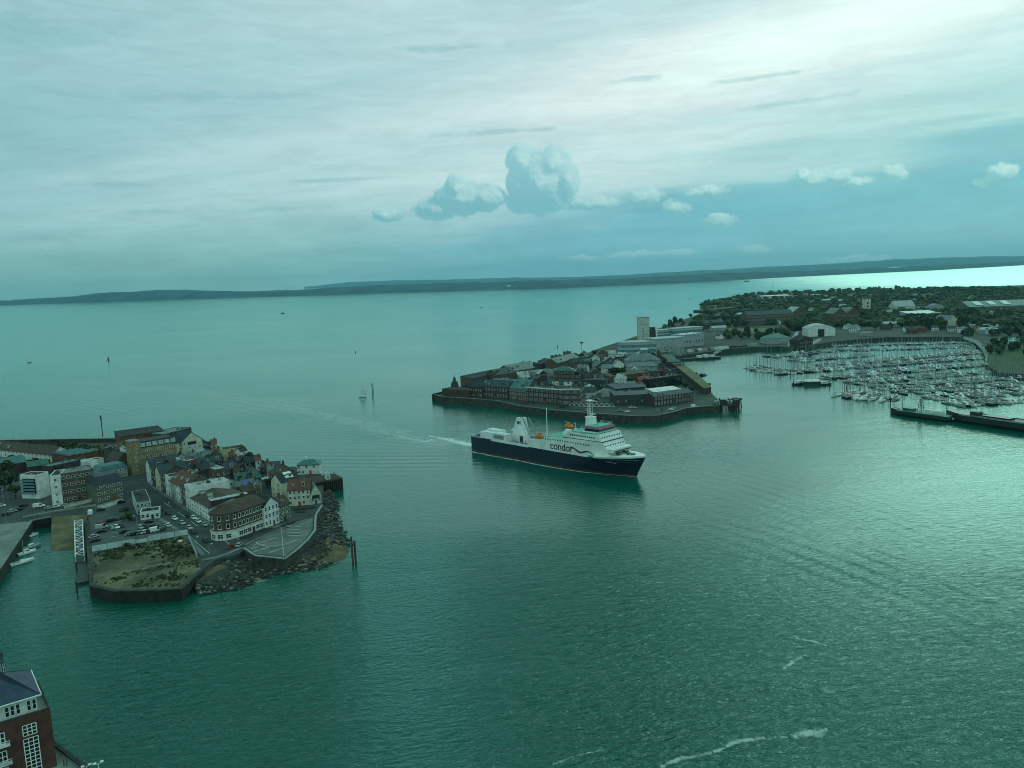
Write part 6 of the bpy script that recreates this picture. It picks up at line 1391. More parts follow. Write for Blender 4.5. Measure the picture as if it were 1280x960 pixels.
for i, (x, y, k_, pt, lb) in enumerate([(868, 515.5, 'van', 'white_paint', 'white van parked at the jetty quay'), (842, 517.5, 'car', 'white_paint', 'white car on the quay below the brick barracks'), (824, 520, 'car', 'silver', 'silver car on the quay under the workshop')]): park(x, y - 6.5, (x + 6, y - 7.1), k_, pt, lb, Z2, 'vehicles on the fort quay')
rg = random.Random(21)
for i in range(26):
    x = rg.uniform(822, 853); y = 447.2 + rg.uniform(0, 1.4) - (x - 822) * .04
    park(x, y - 2, (x + 4, y - 2.3 + rg.uniform(-.3, .3)), 'car', rg.choice(['white_paint', 'silver', 'black_paint', 'hull_grey']), 'car parked in the packed row below the headquarters wing', Z2, 'cars parked below the headquarters')
for i in range(12):
    x = 735 + i * 1.7 + rg.uniform(-.4, .4); park(x, 497.5 - i * .75, (x + 3, 496.4 - i * .75), 'car', rg.choice(['white_paint', 'white_paint', 'silver']), 'pale car parked in the slanting row beside the grey block', Z2, 'cars parked beside the grey block')
for i in range(9):
    x = 764.5 + (i % 5) * 2.4; park(x, 483.5 - (i // 5) * 3 , (x + 3, 483 - (i // 5) * 3), 'car', rg.choice(['white_paint', 'silver']), 'pale car parked below the dark tree in the fort', Z2, 'cars parked in the fort yard')
for i, (x, y, hh, lb) in enumerate([(768, 474, 13, 'big dark tree in the middle of the fort'), (776, 474, 12, 'dark tree right of the big fort tree'), (770, 478, 10, 'lower dark tree in the fort yard'), (741, 452, 9, 'dark tree behind the dark villa'), (752, 462, 8, 'tree in front of the fort cottages'), (747, 470, 9, 'tree left of the dark fort office'), (680, 473, 8, 'tree by the grey workshop'), (663, 480, 7, 'small tree behind the teal roof'), (744, 446, 9, 'dark tree on the seaward shore')]): tree(x, y, Z2, hh, lb, .55, 'trees of the fort point')
# small houses between villa and headquarters
for i, (x, y, w_, tp, lb, rm, rf) in enumerate([(738, 473, 12, 7, 'pale verged gable house near the dark fort tree', 'slate', 'gabley'), (753, 467, 14, 6, 'grey gabled house left of the training hall', 'roof_grey', 'gable'), (755, 458, 16, 6, 'grey roofed house with pale verge on the slope', 'roof_grey', 'gabley'), (741, 460, 11, 6, 'small white gabled house on the slope', 'slate', 'gabley'), (770, 452, 14, 6, 'pale roofed row left of the headquarters', 'roof_pale', 'gable'), (757, 448, 13, 5, 'pale roofed bungalow on the seaward slope', 'roof_pale', 'gable'), (768, 463, 12, 8, 'grey gable house beside the training hall', 'roof_grey', 'gabley'), (742, 480, 13, 6, 'slate roofed house above the dark office', 'slate', 'gable'), (786, 472, 16, 4, 'low white hut row before the training hall', 'roof_pale', 'flat'), (700, 487, 15, 6, 'slate roofed store behind the long terrace', 'slate', 'gable'), (722, 489, 14, 6, 'slate gable behind the terrace end block', 'slate_dark', 'gable'), (676, 490, 14, 6, 'dark roofed store behind the long terrace', 'slate_dark', 'gable')]):
    fb(lb, (x, y), (x + w_, y - w_ * .04), y - tp, 11, rf, rg.choice(['render_grey', 'render_white', 'brick_brown']), rm, 1, 4, name='house', cat='house')

# back streets of the fort: small roofs, yards and trees
rg = random.Random(77); FP = px2(FORT, Z2); n_ = 0; spots_ = []
NM = {'slate': 'slate', 'slate_dark': 'dark slate', 'roof_grey': 'grey', 'tile_brown': 'brown', 'roof_pale': 'pale', 'felt': 'black flat', 'roof_teal': 'teal'}
for _ in range(4000):
    if n_ >= 64: break
    x, y = rg.uniform(600, 850), rg.uniform(446, 503); p = G(x, y, Z2)
    if not inside(p.x, p.y, FP) or not free(p.x, p.y, 9) or any((p - q).length < 19 for q in spots_) or y > 505 or (x > 800 and y > 484) or (x > 725 and y > 497) or y > 498: continue
    q = G(x, y + 3, Z2)
    if not inside(q.x, q.y, FP): continue
    spots_.append(p); w_ = rg.uniform(6, 13); rm = rg.choice(['slate', 'slate_dark', 'slate_dark', 'roof_grey', 'tile_brown', 'roof_pale', 'roof_teal']); wl = rg.choice(['brick_dark', 'brick_brown', 'brick_brown', 'render_grey', 'render_white', 'render_cream'])
    rf = rg.choice(['gable', 'gable', 'gabley', 'hip', 'flat'])
    near = 'near the fort tip' if x < 655 else ('behind the long barracks terrace' if x < 720 else ('below the banded headquarters' if y < 466 else 'in the middle of the fort'))
    fb(f"small {NM[rm]} roofed {'brick' if 'brick' in wl else 'rendered'} building {near}", (x, y), (x + w_, y - w_ * rg.uniform(-.02, .1)), y - rg.uniform(4, 7.5), rg.uniform(7, 11), rf, wl, rm, 2, None, name='house', cat='house', group='small buildings of the fort', chim=1 if rf == 'gable' else 0, door=False); n_ += 1
k = 0
for _ in range(3000):
    if k >= 46: break
    x, y = rg.uniform(600, 855), rg.uniform(444, 500); p = G(x, y, Z2)
    if not inside(p.x, p.y, FP) or not free(p.x, p.y, 1.5): continue
    tree(x, y, Z2, rg.uniform(4, 8.5), 'small tree between the roofs of the fort point', .55, 'small trees of the fort point'); k += 1
k = 0
for _ in range(3000):
    if k >= 46: break
    x, y = rg.uniform(640, 880), rg.uniform(452, 517); p = G(x, y, Z2)
    if not inside(p.x, p.y, FP) or not free(p.x, p.y, 2.5): continue
    t = car('car', rg.choice(['white_paint', 'silver', 'black_paint', 'hull_grey', 'red_paint'])); t.location = (p.x, p.y, Z2 + .02); t.rotation_euler = (0, 0, rg.uniform(-.8, .2)); prop(t, label='car parked in the yards of the fort point', category='car', group='cars in the fort yards'); k += 1

# ---- far side of the basin: quay clutter, barges, white gangway
def barge(label, px, py, L, W, rz, m='black_paint', cab=True):
    t = thing('barge', label, 'barge', G(px, py), rz); b = MB(); rs = []
    for i in range(9):
        u_ = i / 8; w_ = W / 2 * min(1, .55 + u_ * 3, .55 + (1 - u_) * 3); rs.append([(-L / 2 + L * u_, -w_, -1), (-L / 2 + L * u_, -w_, 2.6), (-L / 2 + L * u_, w_, 2.6), (-L / 2 + L * u_, w_, -1)])
    b.loft(rs).build('hull', M(m), t)
    if cab:
        for k in range(3): MB().box(-L * .3 + k * L * .22, -L * .3 + k * L * .22 + L * .16, -W * .3, W * .3, 2.603, 5.0 + k % 2).build('cabin', M('render_white'), t)
    return t
barge('black barge with white cabins moored in the basin', 882, 449, 38, 9, G(891, 448).angle_signed(G(891, 448)) if False else .15); barge('dark low barge left of the white cabined one', 857, 450.5, 26, 8, .1, 'black_paint', False)
truss('gangway', 'pale sloping gangway on the basin quay', 'footbridge', (893, 443), (905, 436.5), 2.4, 2.2, 6, ('render_white', 'steel'), 1.5, 5.2)
for i in range(22):
    x = 862 + i * 3.9 + rg.uniform(-1, 1); y = 444 - (x - 862) * .095
    if x > 944: break
    t = MB().box(-3, 3, -2, 2, 0, rg.uniform(1.6, 3.2)).box(-2.2, 2.2, -1.4, 1.4, 3.2, 3.5); p = G(x, y - 4, Z2); o = t.build('quay_container', M(rg.choice(['render_grey', 'dark_steel', 'render_white', 'brick_brown']))); o.location = p; o.rotation_euler = (0, 0, rg.uniform(-.2, .4)); tag(o, 'box container standing on the basin quay behind the barges', 'container', 'containers on the basin quay')
# ---- wooded town: landmark buildings
prop(sheet('playing_field', [(905, 417), (984, 416), (984, 409.5), (908, 410.5)], Z2 + .05, M('dry_grass')), kind='structure')
prop(sheet('marsh_grass', [(1233, 453), (1236, 440), (1245, 433), (1300, 431), (1300, 462), (1253, 464)], Z2 + .05, M('grass')), kind='structure')
prop(sheet('creek', [(1238, 427), (1262, 421.5), (1300, 419), (1300, 426), (1268, 429), (1252, 430)], Z2 + .06, bpy.data.materials['sea_water']), kind='structure')
prop(sheet('shore_road', [(1205, 420), (1224, 426.5), (1233, 437), (1238, 447), (1235, 456), (1230, 456), (1232, 447), (1228, 438), (1219, 429), (1203, 423)], Z2 + .04, M('concrete')), kind='structure')
fb('long hospital range of brick with pale window rows', (934, 407), (992, 404), 394.5, 26, 'gable', 'brick_brown', 'slate', 3, 30, rh=7, name='hospital', cat='hospital', ws=(1.6, 2.4))
fb('hospital centre block with pale pediment gable', (991, 403), (1007, 402), 390, 26, 'gabley', 'brick_brown', 'roof_pale', 3, 6, rh=9, name='hospital', cat='hospital')
fb('grey twin gabled institution among the trees', (1042, 408), (1058, 407), 392, 24, 'gabley', 'brick_brown', 'roof_grey', 3, 6, name='institution', cat='building', rh=9)
fb('right hand gable of the grey institution', (1058, 407), (1073, 406), 391.5, 24, 'gabley', 'brick_brown', 'roof_grey', 3, 6, name='institution', cat='building', rh=9)
fb('terraced brick houses beyond the playing field', (880, 411), (905, 409), 404.5, 14, 'gable', 'brick_dark', 'slate', 2, 12, name='terrace_house', cat='house', chim=4)
t, L, dp, h, rh = fb('large pale shed with curved roof and dark door', (1010, 421), (1044, 420), 411.5, 34, 'arch', 'render_white', 'roof_pale', rh=6, name='boat_shed', cat='shed')
MB().box(L * .36, L * .6, -.3, -.02, 0, h * .95).build('shed_door', M('black_paint'), t)
fb('teal hipped roof pavilion at the marina edge', (961, 430.5), (989, 429), 423.5, 26, 'hip', 'render_grey', 'roof_teal', 1, 10, rh=6, name='pavilion', cat='pavilion')
fb('brown timber boathouse restaurant at the marina edge', (999, 436), (1016, 434.5), 426, 18, 'gabley', 'timber', 'felt', 2, 6, name='boathouse', cat='restaurant', rh=5)
for i, (x0, y0, x1, y1) in enumerate([(986, 433, 997, 416), (1012, 432, 1026, 425)]): truss('ramp_bridge', ['white sloping gangway left of the timber boathouse', 'white sloping gangway right of the timber boathouse'][i], 'footbridge', (x0, y0), (x1, y1), 3, 2.6, 7, ('render_white', 'steel'), 5.2, [14, 5.4][i])
a, rz, L = frame_of((1081, 392), (1088, 391.7), Z2); h = HT(1081, 392, Z2, 376); t = thing('church_tower', 'square stone church tower above the trees', 'church', a, rz)
MB().box(0, L, 0, L, -1, h).build('tower_wall', M('render_cream'), t); b = MB(); [b.box(x, x + L * .18, y, y + L * .18, h, h + 4) for x in (0, L * .82) for y in (0, L * .82)]; b.build('pinnacle', M('render_cream'), t)
for z in (.5, .75): put('window', win_mesh(L * .3, h * .14, 'brick_dark'), t, (L / 2, -.1, h * z))
fb('broad pale roofed warehouse right of the church', (1119, 390), (1144, 389), 383.5, 30, 'gable', 'render_cream', 'roof_pale', rh=12, name='warehouse', cat='warehouse')
fb('white flat warehouse beyond the pale one', (1150, 389), (1165, 388.5), 384, 24, 'flat', 'render_white', 'roof_white', name='warehouse', cat='warehouse'); fb('tall grey arched store among the trees', (1164, 391), (1180, 390.5), 384, 26, 'arch', 'render_grey', 'roof_grey', name='store', cat='store', rh=6)
fb('long white roofed factory in front of the warehouses', (1140, 399), (1176, 397), 393, 34, 'mono', 'render_grey', 'roof_white', 1, 12, rh=4, name='factory', cat='factory'); fb('pale gabled boat store near the marina head', (1183, 411), (1199, 410), 402, 30, 'gabley', 'render_cream', 'roof_grey', name='boat_store', cat='store', rh=9)
t, L, dp, h, rh = fb('very large green shed with white roof strips, far right', (1212, 391), (1300, 388), 384, 70, 'gable', 'render_green', 'roof_teal', rh=10, name='factory', cat='factory')
for k in range(3): MB().add([(L * (.12 + k * .2), 8, h + 3.4), (L * (.22 + k * .2), 8, h + 3.4), (L * (.22 + k * .2), 30, h + 9.6), (L * (.12 + k * .2), 30, h + 9.6)], [(0, 1, 2, 3)]).build('rooflight', M('roof_white'), t)
fb('long white glasshouse far out on the point', (957, 373.5), (990, 372), 370.5, 40, 'mono', 'render_white', 'roof_white', rh=2, name='glasshouse', cat='glasshouse'); fb('low fort bank above the beach of the wooded point', (880, 391), (925, 386), 388.7, 30, 'mono', 'quay_stone', 'grass', rh=1.5, name='coastal_fort', cat='fort')
# small houses, each an object; meshes shared between copies
HM = []
for (L, D, h, rh, rf, wl, rm) in [(10, 8, 5, 3, 'gable', 'render_white', 'slate'), (14, 9, 5.5, 3.2, 'gable', 'brick_brown', 'tile_brown'), (9, 9, 5, 3.4, 'gabley', 'render_cream', 'tile_red'), (22, 9, 5.5, 3, 'gable', 'brick_red', 'slate'), (18, 12, 5, 0, 'flat', 'render_grey', 'roof_pale'), (12, 10, 6, 3.5, 'hip', 'render_white', 'roof_grey'), (26, 14, 6, 3, 'gable', 'render_grey', 'roof_pale')]:
    b, r = MB(), MB(); walls_roof(b, r, L, D, h, rf, rh); n = int(L / 3)
    for k in range(n):
        for z in (1, 3.4): b.box(L * (k + .5) / n - .6, L * (k + .5) / n + .6, -.05, -.005, z, z + 1.3, 1)
    HM.append((b.mesh('wall', [M(wl), M('glass')]), r.mesh('roof', [M(rm)]), wl, rm))
DESC = ['white house with slate roof', 'brick house with brown roof', 'cream gabled house with reddish roof', 'red brick terrace with slate roof', 'flat pale roofed block', 'white house with grey hipped roof', 'pale roofed long shed']
def house(px, py, k, where, grp):
    t = thing('house', DESC[k] + ' ' + where, 'house', G(px, py, Z2), rg.uniform(-.5, .5) + (math.pi / 2 if rg.random() < .25 else 0), grp)
    put('wall', HM[k][0], t); put('roof', HM[k][1], t)
LAND = px2(FORT, Z2)
n_ = 0
while n_ < 150:
    x, y = rg.uniform(890, 1290), rg.uniform(369, 424)
    if y > 430 - max(0, (x - 940)) * .03 or 905 < x < 985 and y > 407 or x < 935 and y < 392 or 1005 < x < 1050 and y > 408: continue
    p = G(x, y, Z2)
    if not inside(p.x, p.y, LAND) or not free(p.x, p.y, 8): continue
    wh_ = 'among trees beyond the marina' if y > 402 and x > 1040 else ('between hospital and marina' if y > 402 else ('among woods behind the church' if x > 1060 else 'in woods behind the hospital'))
    house(x, y, rg.choice([0, 0, 1, 2, 3, 4, 5, 5, 6]), wh_, 'houses of the wooded town'); n_ += 1
# caravans / chalets on the right
cv = MB().box(-4.5, 4.5, -1.6, 1.6, .5, 3.1).box(-4.6, 4.6, -1.7, 1.7, 3.103, 3.3).box(-3.4, 3.0, -1.66, -1.603, 1.5, 2.5, 1).mesh('caravan', [M('roof_white'), M('glass')])
for i in range(46):
    x = 1208 + (i % 12) * 4.3 + rg.uniform(-1, 1); y = 402 + (i // 12) * 3.0 + rg.uniform(-.6, .6) - (i % 12) * .1
    o = put('caravan', cv, None, G(x, y, Z2), rg.uniform(-.2, .8)); tag(o, 'white holiday caravan in rows above the creek', 'caravan', 'caravans above the creek')
# trees: near ones as things, the far wood as one mass
one = []
for i in range(4):
    b = MB(); cm = CROWN[i]; vs = [(v.co.x * .5, v.co.y * .5, v.co.z * .46 + .52) for v in cm.vertices]; b.add(vs, [tuple(p.vertices) for p in cm.polygons], 0); b.tube((0, 0, -.02), (0, 0, .6), .05, .02, 5, 1); b.blob((0, 0, .5), (.34, .34, .34), i, 0, 7, 5, .2)
    one.append(b.mesh('tree', [M('tree_dark' if i % 2 else 'tree_leaf'), M('bark')]))
def ftree(px, py, hh, label, grp, w_=1.0):
    p = G(px, py, Z2); k = rg.randrange(4); o = put('tree', one[k], None, p, rg.uniform(0, 6), (hh * w_, hh * w_, hh)); tag(o, label, 'tree', grp)
def scatter(n, x0, x1, y0, y1, h0, h1, label, grp, cond=None, w_=1.05):
    k = 0; tries = 0; keep = int(n * .6)
    while k < n and tries < n * 30:
        tries += 1; x, y = rg.uniform(x0, x1), rg.uniform(y0, y1); p = G(x, y, Z2)
        if not inside(p.x, p.y, LAND) or not free(p.x, p.y, 3) or (cond and not cond(x, y)): continue
        (ftree(x, y, rg.uniform(h0, h1), label, grp, w_) if k < keep or n < 5 else EXTRA.append((p, rg.uniform(h0, h1)))); k += 1
TG = 'trees of the wooded town'; EXTRA = []
scatter(26, 908, 985, 417, 424, 9, 13, 'tree in the row below the playing field', TG); scatter(18, 984, 1012, 404, 418, 14, 20, 'tall dark tree left of the curved roof shed', TG)
scatter(40, 886, 932, 394, 412, 10, 16, 'tree left of the hospital range', TG); scatter(24, 1132, 1182, 404, 412, 14, 20, 'big tree in front of the long white factory', TG); scatter(3, 1198, 1205, 411, 414, 22, 26, 'very tall dark tree by the pale boat store', TG, None, .8)
scatter(30, 1046, 1120, 396, 412, 10, 15, 'tree below the church tower', TG); scatter(40, 1180, 1290, 391, 402, 10, 15, 'tree before the green factory shed', TG); scatter(22, 1232, 1300, 428, 446, 7, 11, 'tree beside the creek and marsh', TG); scatter(30, 920, 1010, 396, 405, 10, 14, 'tree around the hospital range', TG)
scatter(28, 826, 880, 397, 418, 8, 12, 'tree on the bank behind the pale tower', TG); scatter(24, 1205, 1290, 412, 420, 8, 12, 'tree at the creek side of the caravans', TG)
wd = MB(); k = 0
for p, hh in EXTRA: wd.blob((p.x, p.y, Z2 + hh * .45), (hh * .45, hh * .45, hh * .55), rg.uniform(0, 90), rg.choice([0, 0, 1]), 7, 5, .42)
while k < 3000:
    x = rg.uniform(872, 1330); y = 361 + (rg.random() ** 1.25) * 48; p = G(x, y, Z2)
    if not inside(p.x, p.y, LAND) or (905 < x < 985 and y > 406) or (1212 < x and 386 < y < 392): continue
    if x < 950 and mnoise.noise(Vector((p.x / 160, p.y / 160, 3))) < -.15: continue
    hh = rg.choice([rg.uniform(4, 8), rg.uniform(6, 10), rg.uniform(8, 14)]); r = hh * rg.uniform(.5, 1.0); wd.blob((p.x, p.y, Z2 + hh * .42), (r, r, hh * .5), rg.uniform(0, 90), rg.choice([0, 0, 0, 1, 1, 2]), 7, 5, .42); k += 1
prop(wd.build('woodland', [M('tree_dark'), M('tree_leaf'), mat('tree_pale', (.065, .085, .032), .9, .5, .2)]), kind='stuff', label='dark woodland covering the flat land behind the hospital')
sk = thing('shore_mast', 'thin mast on the far wooded shore', 'mast', G(966, 369, Z2)); MB().tube((0, 0, 0), (0, 0, 45), .8, .4, 6).build('post', M('steel'), sk); MB().box(-2, 2, -2, 2, 30, 32).build('platform', M('steel'), sk)
# far island town: tiny pale houses along the shore
fh = MB(); walls_roof(fh, fh, 20, 14, 9, 'gable', 6); fhm = fh.mesh('coastal_house', [M('render_white')])
for i in range(70):
    x = rg.choice([rg.uniform(628, 735), rg.uniform(628, 735), rg.uniform(150, 240)]); y0 = 361.6 - (x - 640) * .036 if x > 500 else 376.6 - (x - 140) * .032; up = rg.uniform(.6, 4.5)
    p = G(x, y0 - .2, 0); d = p.normalized(); s_ = rg.uniform(.8, 2.0); q = p + d * (up * 110); q.z = max(4, HT(x, y0, 0, y0 - up) * .9)
    o = put('coastal_house', fhm, None, q, rg.uniform(-.6, .6), (s_, s_, s_)); tag(o, 'tiny white house on the far island shore' if x > 500 else 'tiny white house on the far island, left part', 'house', 'far houses on the island shore')
# ------------------------------------------------------------------ marina: pontoons, yachts, motor boats
rg = random.Random(33)
ROWS = [  # (x0, y0, x1, y1, label)
    ((962, 447), (1062, 436.5), 'the top left pontoon by the teal pavilion'), ((992, 452), (1090, 443.5), 'the second pontoon from the pavilion'), ((1040, 433), (1212, 428.5), 'the pontoon under the marina head trees'), ((1066, 438.5), (1222, 433.5), 'the second pontoon from the marina head'),
    ((1020, 458), (1228, 440), 'the long middle pontoon, upper'), ((985, 466), (1232, 447), 'the long middle pontoon, lower'), ((1028, 473.5), (1236, 455), 'the pontoon right of the raft boats'), ((1062, 480), (1256, 463), 'the pontoon level with the grassy shore'),
    ((1092, 486), (1290, 471), 'the pontoon beside the right shore, upper'), ((1052, 492.5), (1120, 497), 'the outer left pontoon above the light vessel'), ((1120, 492), (1290, 480), 'the pontoon above the light vessel'), ((1160, 499), (1290, 489.5), 'the pontoon right of the light vessel mast'), ((1188, 507), (1290, 500), 'the pontoon behind the black barge'), ((938, 459.5), (990, 468.5), 'the detached pontoon at far left of the marina'), ((1046, 494), (1120, 502), 'the outermost left pontoon')]
YM = {}
def yacht_parts(hullm, cover):
    k = (hullm, cover)
    if k in YM: return YM[k]
    L = 10.0; W = 3.2; mh = 13.2
    b = MB(); boat_hull(b, L, W, 1.05); b.box(-3.9, -.9, -1.1, 1.1, 1.052, 1.09, 1); b.box(-.5, 2.4, -.9, .9, 1.2, 1.3, 2); hm_ = b.mesh('hull', [M(hullm), M('tan'), M('glass')])
    c = MB(); c.loft([[(-1, -.95, 1.05), (2.2, -.7, 1.05), (2.2, .7, 1.05), (-1, .95, 1.05)], [(-.8, -.85, 1.6), (1.6, -.6, 1.55), (1.6, .6, 1.55), (-.8, .85, 1.6)]]); c.box(-3.6, -1.2, -.8, .8, 1.1, 1.16, 1); cm = c.mesh('cabin', [M('deck_grey'), M('tan')])
    m_ = MB(); m_.tube((1, 0, 1), (1, 0, mh), .19, .15, 5); m_.tube((1, -.9, 7.5), (1, .9, 7.5), .05, n=4); mm = m_.mesh('mast', [M('steel')])
    s_ = MB(); s_.tube((.95, 0, 2.6), (-3.2, 0, 2.7), .2, .14, 5); sm = s_.mesh('sail_cover', [M(cover)])
    YM[k] = (hm_, cm, mm, sm); return YM[k]
MOT = {}
def motor_parts(hullm):
    if hullm not in MOT:
        b = MB(); boat_hull(b, 9.5, 3.2, 1.3); c = MB(); c.loft([[(-2.6, -1.2, 1.3), (2.2, -1.0, 1.3), (2.2, 1.0, 1.3), (-2.6, 1.2, 1.3)], [(-2.4, -1.05, 2.9), (.8, -.85, 2.9), (.8, .85, 2.9), (-2.4, 1.05, 2.9)]]); c.box(-2.3, .2, -.8, .8, 2.9, 3.4)
        w_ = MB().box(-1.6, .9, -1.13, 1.13, 1.95, 2.45); MOT[hullm] = (b.mesh('hull', [M(hullm)]), c.mesh('cabin', [M('white_paint')]), w_.mesh('cabin_window', [M('glass')]))
    return MOT[hullm]
slots = []
pont = MB().box(-.5, .5, -1.2, 1.2, -.3, .5).mesh('pontoon', [M('concrete')])
for (a, b, where) in ROWS:
    A, B = G(*a), G(*b); d = (B - A); L = d.length; d.normalize(); an = math.atan2(d.y, d.x); c = (A + B) / 2
    o = put('pontoon', pont, None, (c.x, c.y, 0), an, (L, 1, 1)); tag(o, 'long floating pontoon: ' + where, 'pontoon', 'marina pontoons')
    s = 2.5
    while s < L - 2:
        for side in (-1, 1):
            if rg.random() < .2: continue
            ln = rg.uniform(8, 12.5); n = Vector((-d.y, d.x, 0)) * side; p = A + d * (s + rg.uniform(-.3, .3)) + n * (1.5 + ln / 2)
            slots.append((p.length, p, an + math.pi / 2 * side + (math.pi if rg.random() < .35 else 0), ln, where))
        s += rg.uniform(3.9, 5.2)
slots.sort(key=lambda q: q[0])
HUL = ['white_paint'] * 4 + ['navy', 'navy', 'navy', 'hull_grey', 'hull_grey', 'hull_grey', 'render_cream']; COV = ['sail', 'navy', 'blue_paint', 'dark_steel', 'render_cream']
HN = {'white_paint': 'white', 'navy': 'navy blue', 'hull_grey': 'grey', 'render_cream': 'cream'}; CN = {'sail': 'white', 'navy': 'dark navy', 'blue_paint': 'blue', 'dark_steel': 'grey', 'render_cream': 'cream'}
ny = nm = 0; rest = MB(); MT = ['white_paint', 'steel', 'navy', 'blue_paint', 'glass', 'deck_grey']
for (_, p, an, ln, where) in slots:
    sc_ = ln / 10; ismotor = rg.random() < .2; hm_ = rg.choice(HUL); cv_ = rg.choice(COV)
    short = where.replace('the ', '', 1)
    if ismotor and nm < 110:
        t = thing('motor_boat', f'{HN[hm_]} motor cruiser on {where}', 'motor boat', (p.x, p.y, 0), an, 'motor cruisers in the marina'); t.scale = (sc_,) * 3; q = motor_parts(hm_)
        for n_2, m_ in zip(('hull', 'cabin', 'cabin_window'), q): put(n_2, m_, t)
        nm += 1
    elif not ismotor and ny < 290:
        t = thing('sailing_yacht', f'{HN[hm_]} yacht, {CN[cv_]} cover, on {where}', 'yacht', (p.x, p.y, 0), an, 'yachts in the marina'); t.scale = (sc_, sc_, sc_ * rg.uniform(.9, 1.25)); q = yacht_parts(hm_, cv_)
        for n_2, m_ in zip(('hull', 'cabin', 'mast', 'sail_cover'), q): put(n_2, m_, t)
        ny += 1
    else:
        co, si = math.cos(an), math.sin(an); T = lambda x, y, z: (p.x + (x * co - y * si) * sc_, p.y + (x * si + y * co) * sc_, z * sc_)
        rest.add([T(-5, -1.2, 0), T(-5, -1.4, 1), T(1, -1.6, 1.1), T(5, 0, 1.3), T(1, 1.6, 1.1), T(-5, 1.4, 1), T(-5, 1.2, 0), T(4.3, 0, 0)], [(1, 2, 3, 4, 5), (0, 7, 3, 2, 1), (6, 5, 4, 3, 7), (0, 1, 5, 6)], {'navy': 2, 'hull_grey': 5}.get(hm_, 0))
        rest.add([T(-1, -.9, 1.05), T(2, -.7, 1.1), T(2, .7, 1.1), T(-1, .9, 1.05), T(-.8, -.8, 1.7), T(1.5, -.6, 1.6), T(1.5, .6, 1.6), T(-.8, .8, 1.7)], [(4, 5, 6, 7), (0, 1, 5, 4), (1, 2, 6, 5), (2, 3, 7, 6), (3, 0, 4, 7)], 5)
        if not ismotor: rest.tube(T(1, 0, 1), T(1, 0, 13.5 * rg.uniform(.9, 1.2)), .16, .12, 4, 1); rest.add([T(-4, -1, 1.16), T(-1, -1, 1.16), T(-1, 1, 1.16), T(-4, 1, 1.16)], [(0, 1, 2, 3)], 4); rest.tube(T(.9, 0, 2.6), T(-3.2, 0, 2.7), .2, .14, 4, 3 if cv_ == 'blue_paint' else (2 if cv_ == 'navy' else 0))
prop(rest.build('moored_boats', [M(k) for k in MT]), kind='stuff', label='mass of small yachts filling the far side of the marina')
# light vessel, black hulk and the workboat raft
A, B = G(1113, 517), G(1191, 527.5); d = B - A; LL = d.length
lv = thing('light_vessel', 'dark green light vessel with lantern tower at the marina mouth', 'light vessel', ((A + B) / 2).to_tuple(), math.atan2(d.y, d.x) + math.pi)
b = MB(); boat_hull(b, LL, 8.5, 3.6, 0, -1, .6); b.build('hull', M('black_paint'), lv)
MB().box(-LL * .46, LL * .34, -4.0, 4.0, 3.62, 3.9).build('deck', M('green_deck'), lv); MB().box(-LL * .34, -LL * .1, -2.6, 2.6, 3.903, 6.6).build('deckhouse', M('render_white'), lv); MB().box(LL * .1, LL * .26, -2.4, 2.4, 3.903, 6.0).build('deckhouse', M('green_paint'), lv)
b = MB()
for s in ((-1, -1), (1, -1), (1, 1), (-1, 1)): b.tube((s[0] * 1.6, s[1] * 1.6, 3.9), (s[0] * .8, s[1] * .8, 12), .22, n=5)
for i in range(4): b.box(-1.5 + i * .2, 1.5 - i * .2, -1.5 + i * .2, 1.5 - i * .2, 5.5 + i * 1.7, 5.7 + i * 1.7)
b.build('lantern_tower', M('green_paint'), lv); MB().tube((0, 0, 12), (0, 0, 14), 1.1, .9, 8).build('lantern', M('glass_roof'), lv)
for x in (LL * .3, -LL * .4): MB().tube((x, 0, 3.9), (x, 0, 16), .2, .12).build('mast', M('green_paint'), lv)
MB().tube((LL * .3, 0, 3.9), (LL * .44, 0, 5.4), .3).build('bow_crane', M('steel'), lv); MB().tube((-LL * .49, -1, 2.2), (-LL * .49, 1, 2.2), .9, n=10).build('fender', M('render_white'), lv)
b = MB()
for z in (4.5, 5.0):
    for s in (-1, 1): b.tube((-LL * .45, s * 3.9, z), (LL * .3, s * 4.0, z), .07, n=4)
b.build('railing', M('steel'), lv)
A, B = G(1190, 525), G(1300, 541); d = B - A; LL = d.length
hk = thing('black_hulk', 'big black hulk with pale deck edge at right edge', 'hulk', ((A + B) / 2).to_tuple(), math.atan2(d.y, d.x) + math.pi)
b = MB(); boat_hull(b, LL * 1.15, 13, 5.4, 0, -1.5, .7); b.build('hull', M('black_paint'), hk); MB().box(-LL * .54, LL * .36, -5.9, 5.9, 5.42, 5.7).build('deck', M('dark_steel'), hk)
for s in (-1, 1): MB().box(-LL * .5, LL * .34, s * 6.3 - .12, s * 6.3 + .12, 5.42, 6.3).build('bulwark', M('hull_grey'), hk)
MB().box(-LL * .2, LL * .1, -3.4, 3.4, 5.703, 6.8).build('hatch', M('black_paint'), hk); MB().box(LL * .16, LL * .26, -2.4, 2.4, 5.703, 8.2).build('deckhouse', M('dark_steel'), hk)
for i, (x, y, L, hm_, lb) in enumerate([(1000, 481, 15, 'black_paint', 'dark workboat left on the raft off the marina'), (1030, 481.5, 13, 'navy', 'dark workboat right on the raft off the marina'), (1066, 494, 16, 'render_cream', 'open pale boat first on the outer left pontoon'), (1084, 500, 14, 'white_paint', 'white launch second on the outer left pontoon'), (946, 462.5, 15, 'hull_grey', 'large yacht tender at far left of the marina')]): motor(x, y, L, rg.uniform(-.3, .2), lb, hm_, 'workboat' if i < 2 else 'launch', 'workboat' if i < 2 else 'launch')
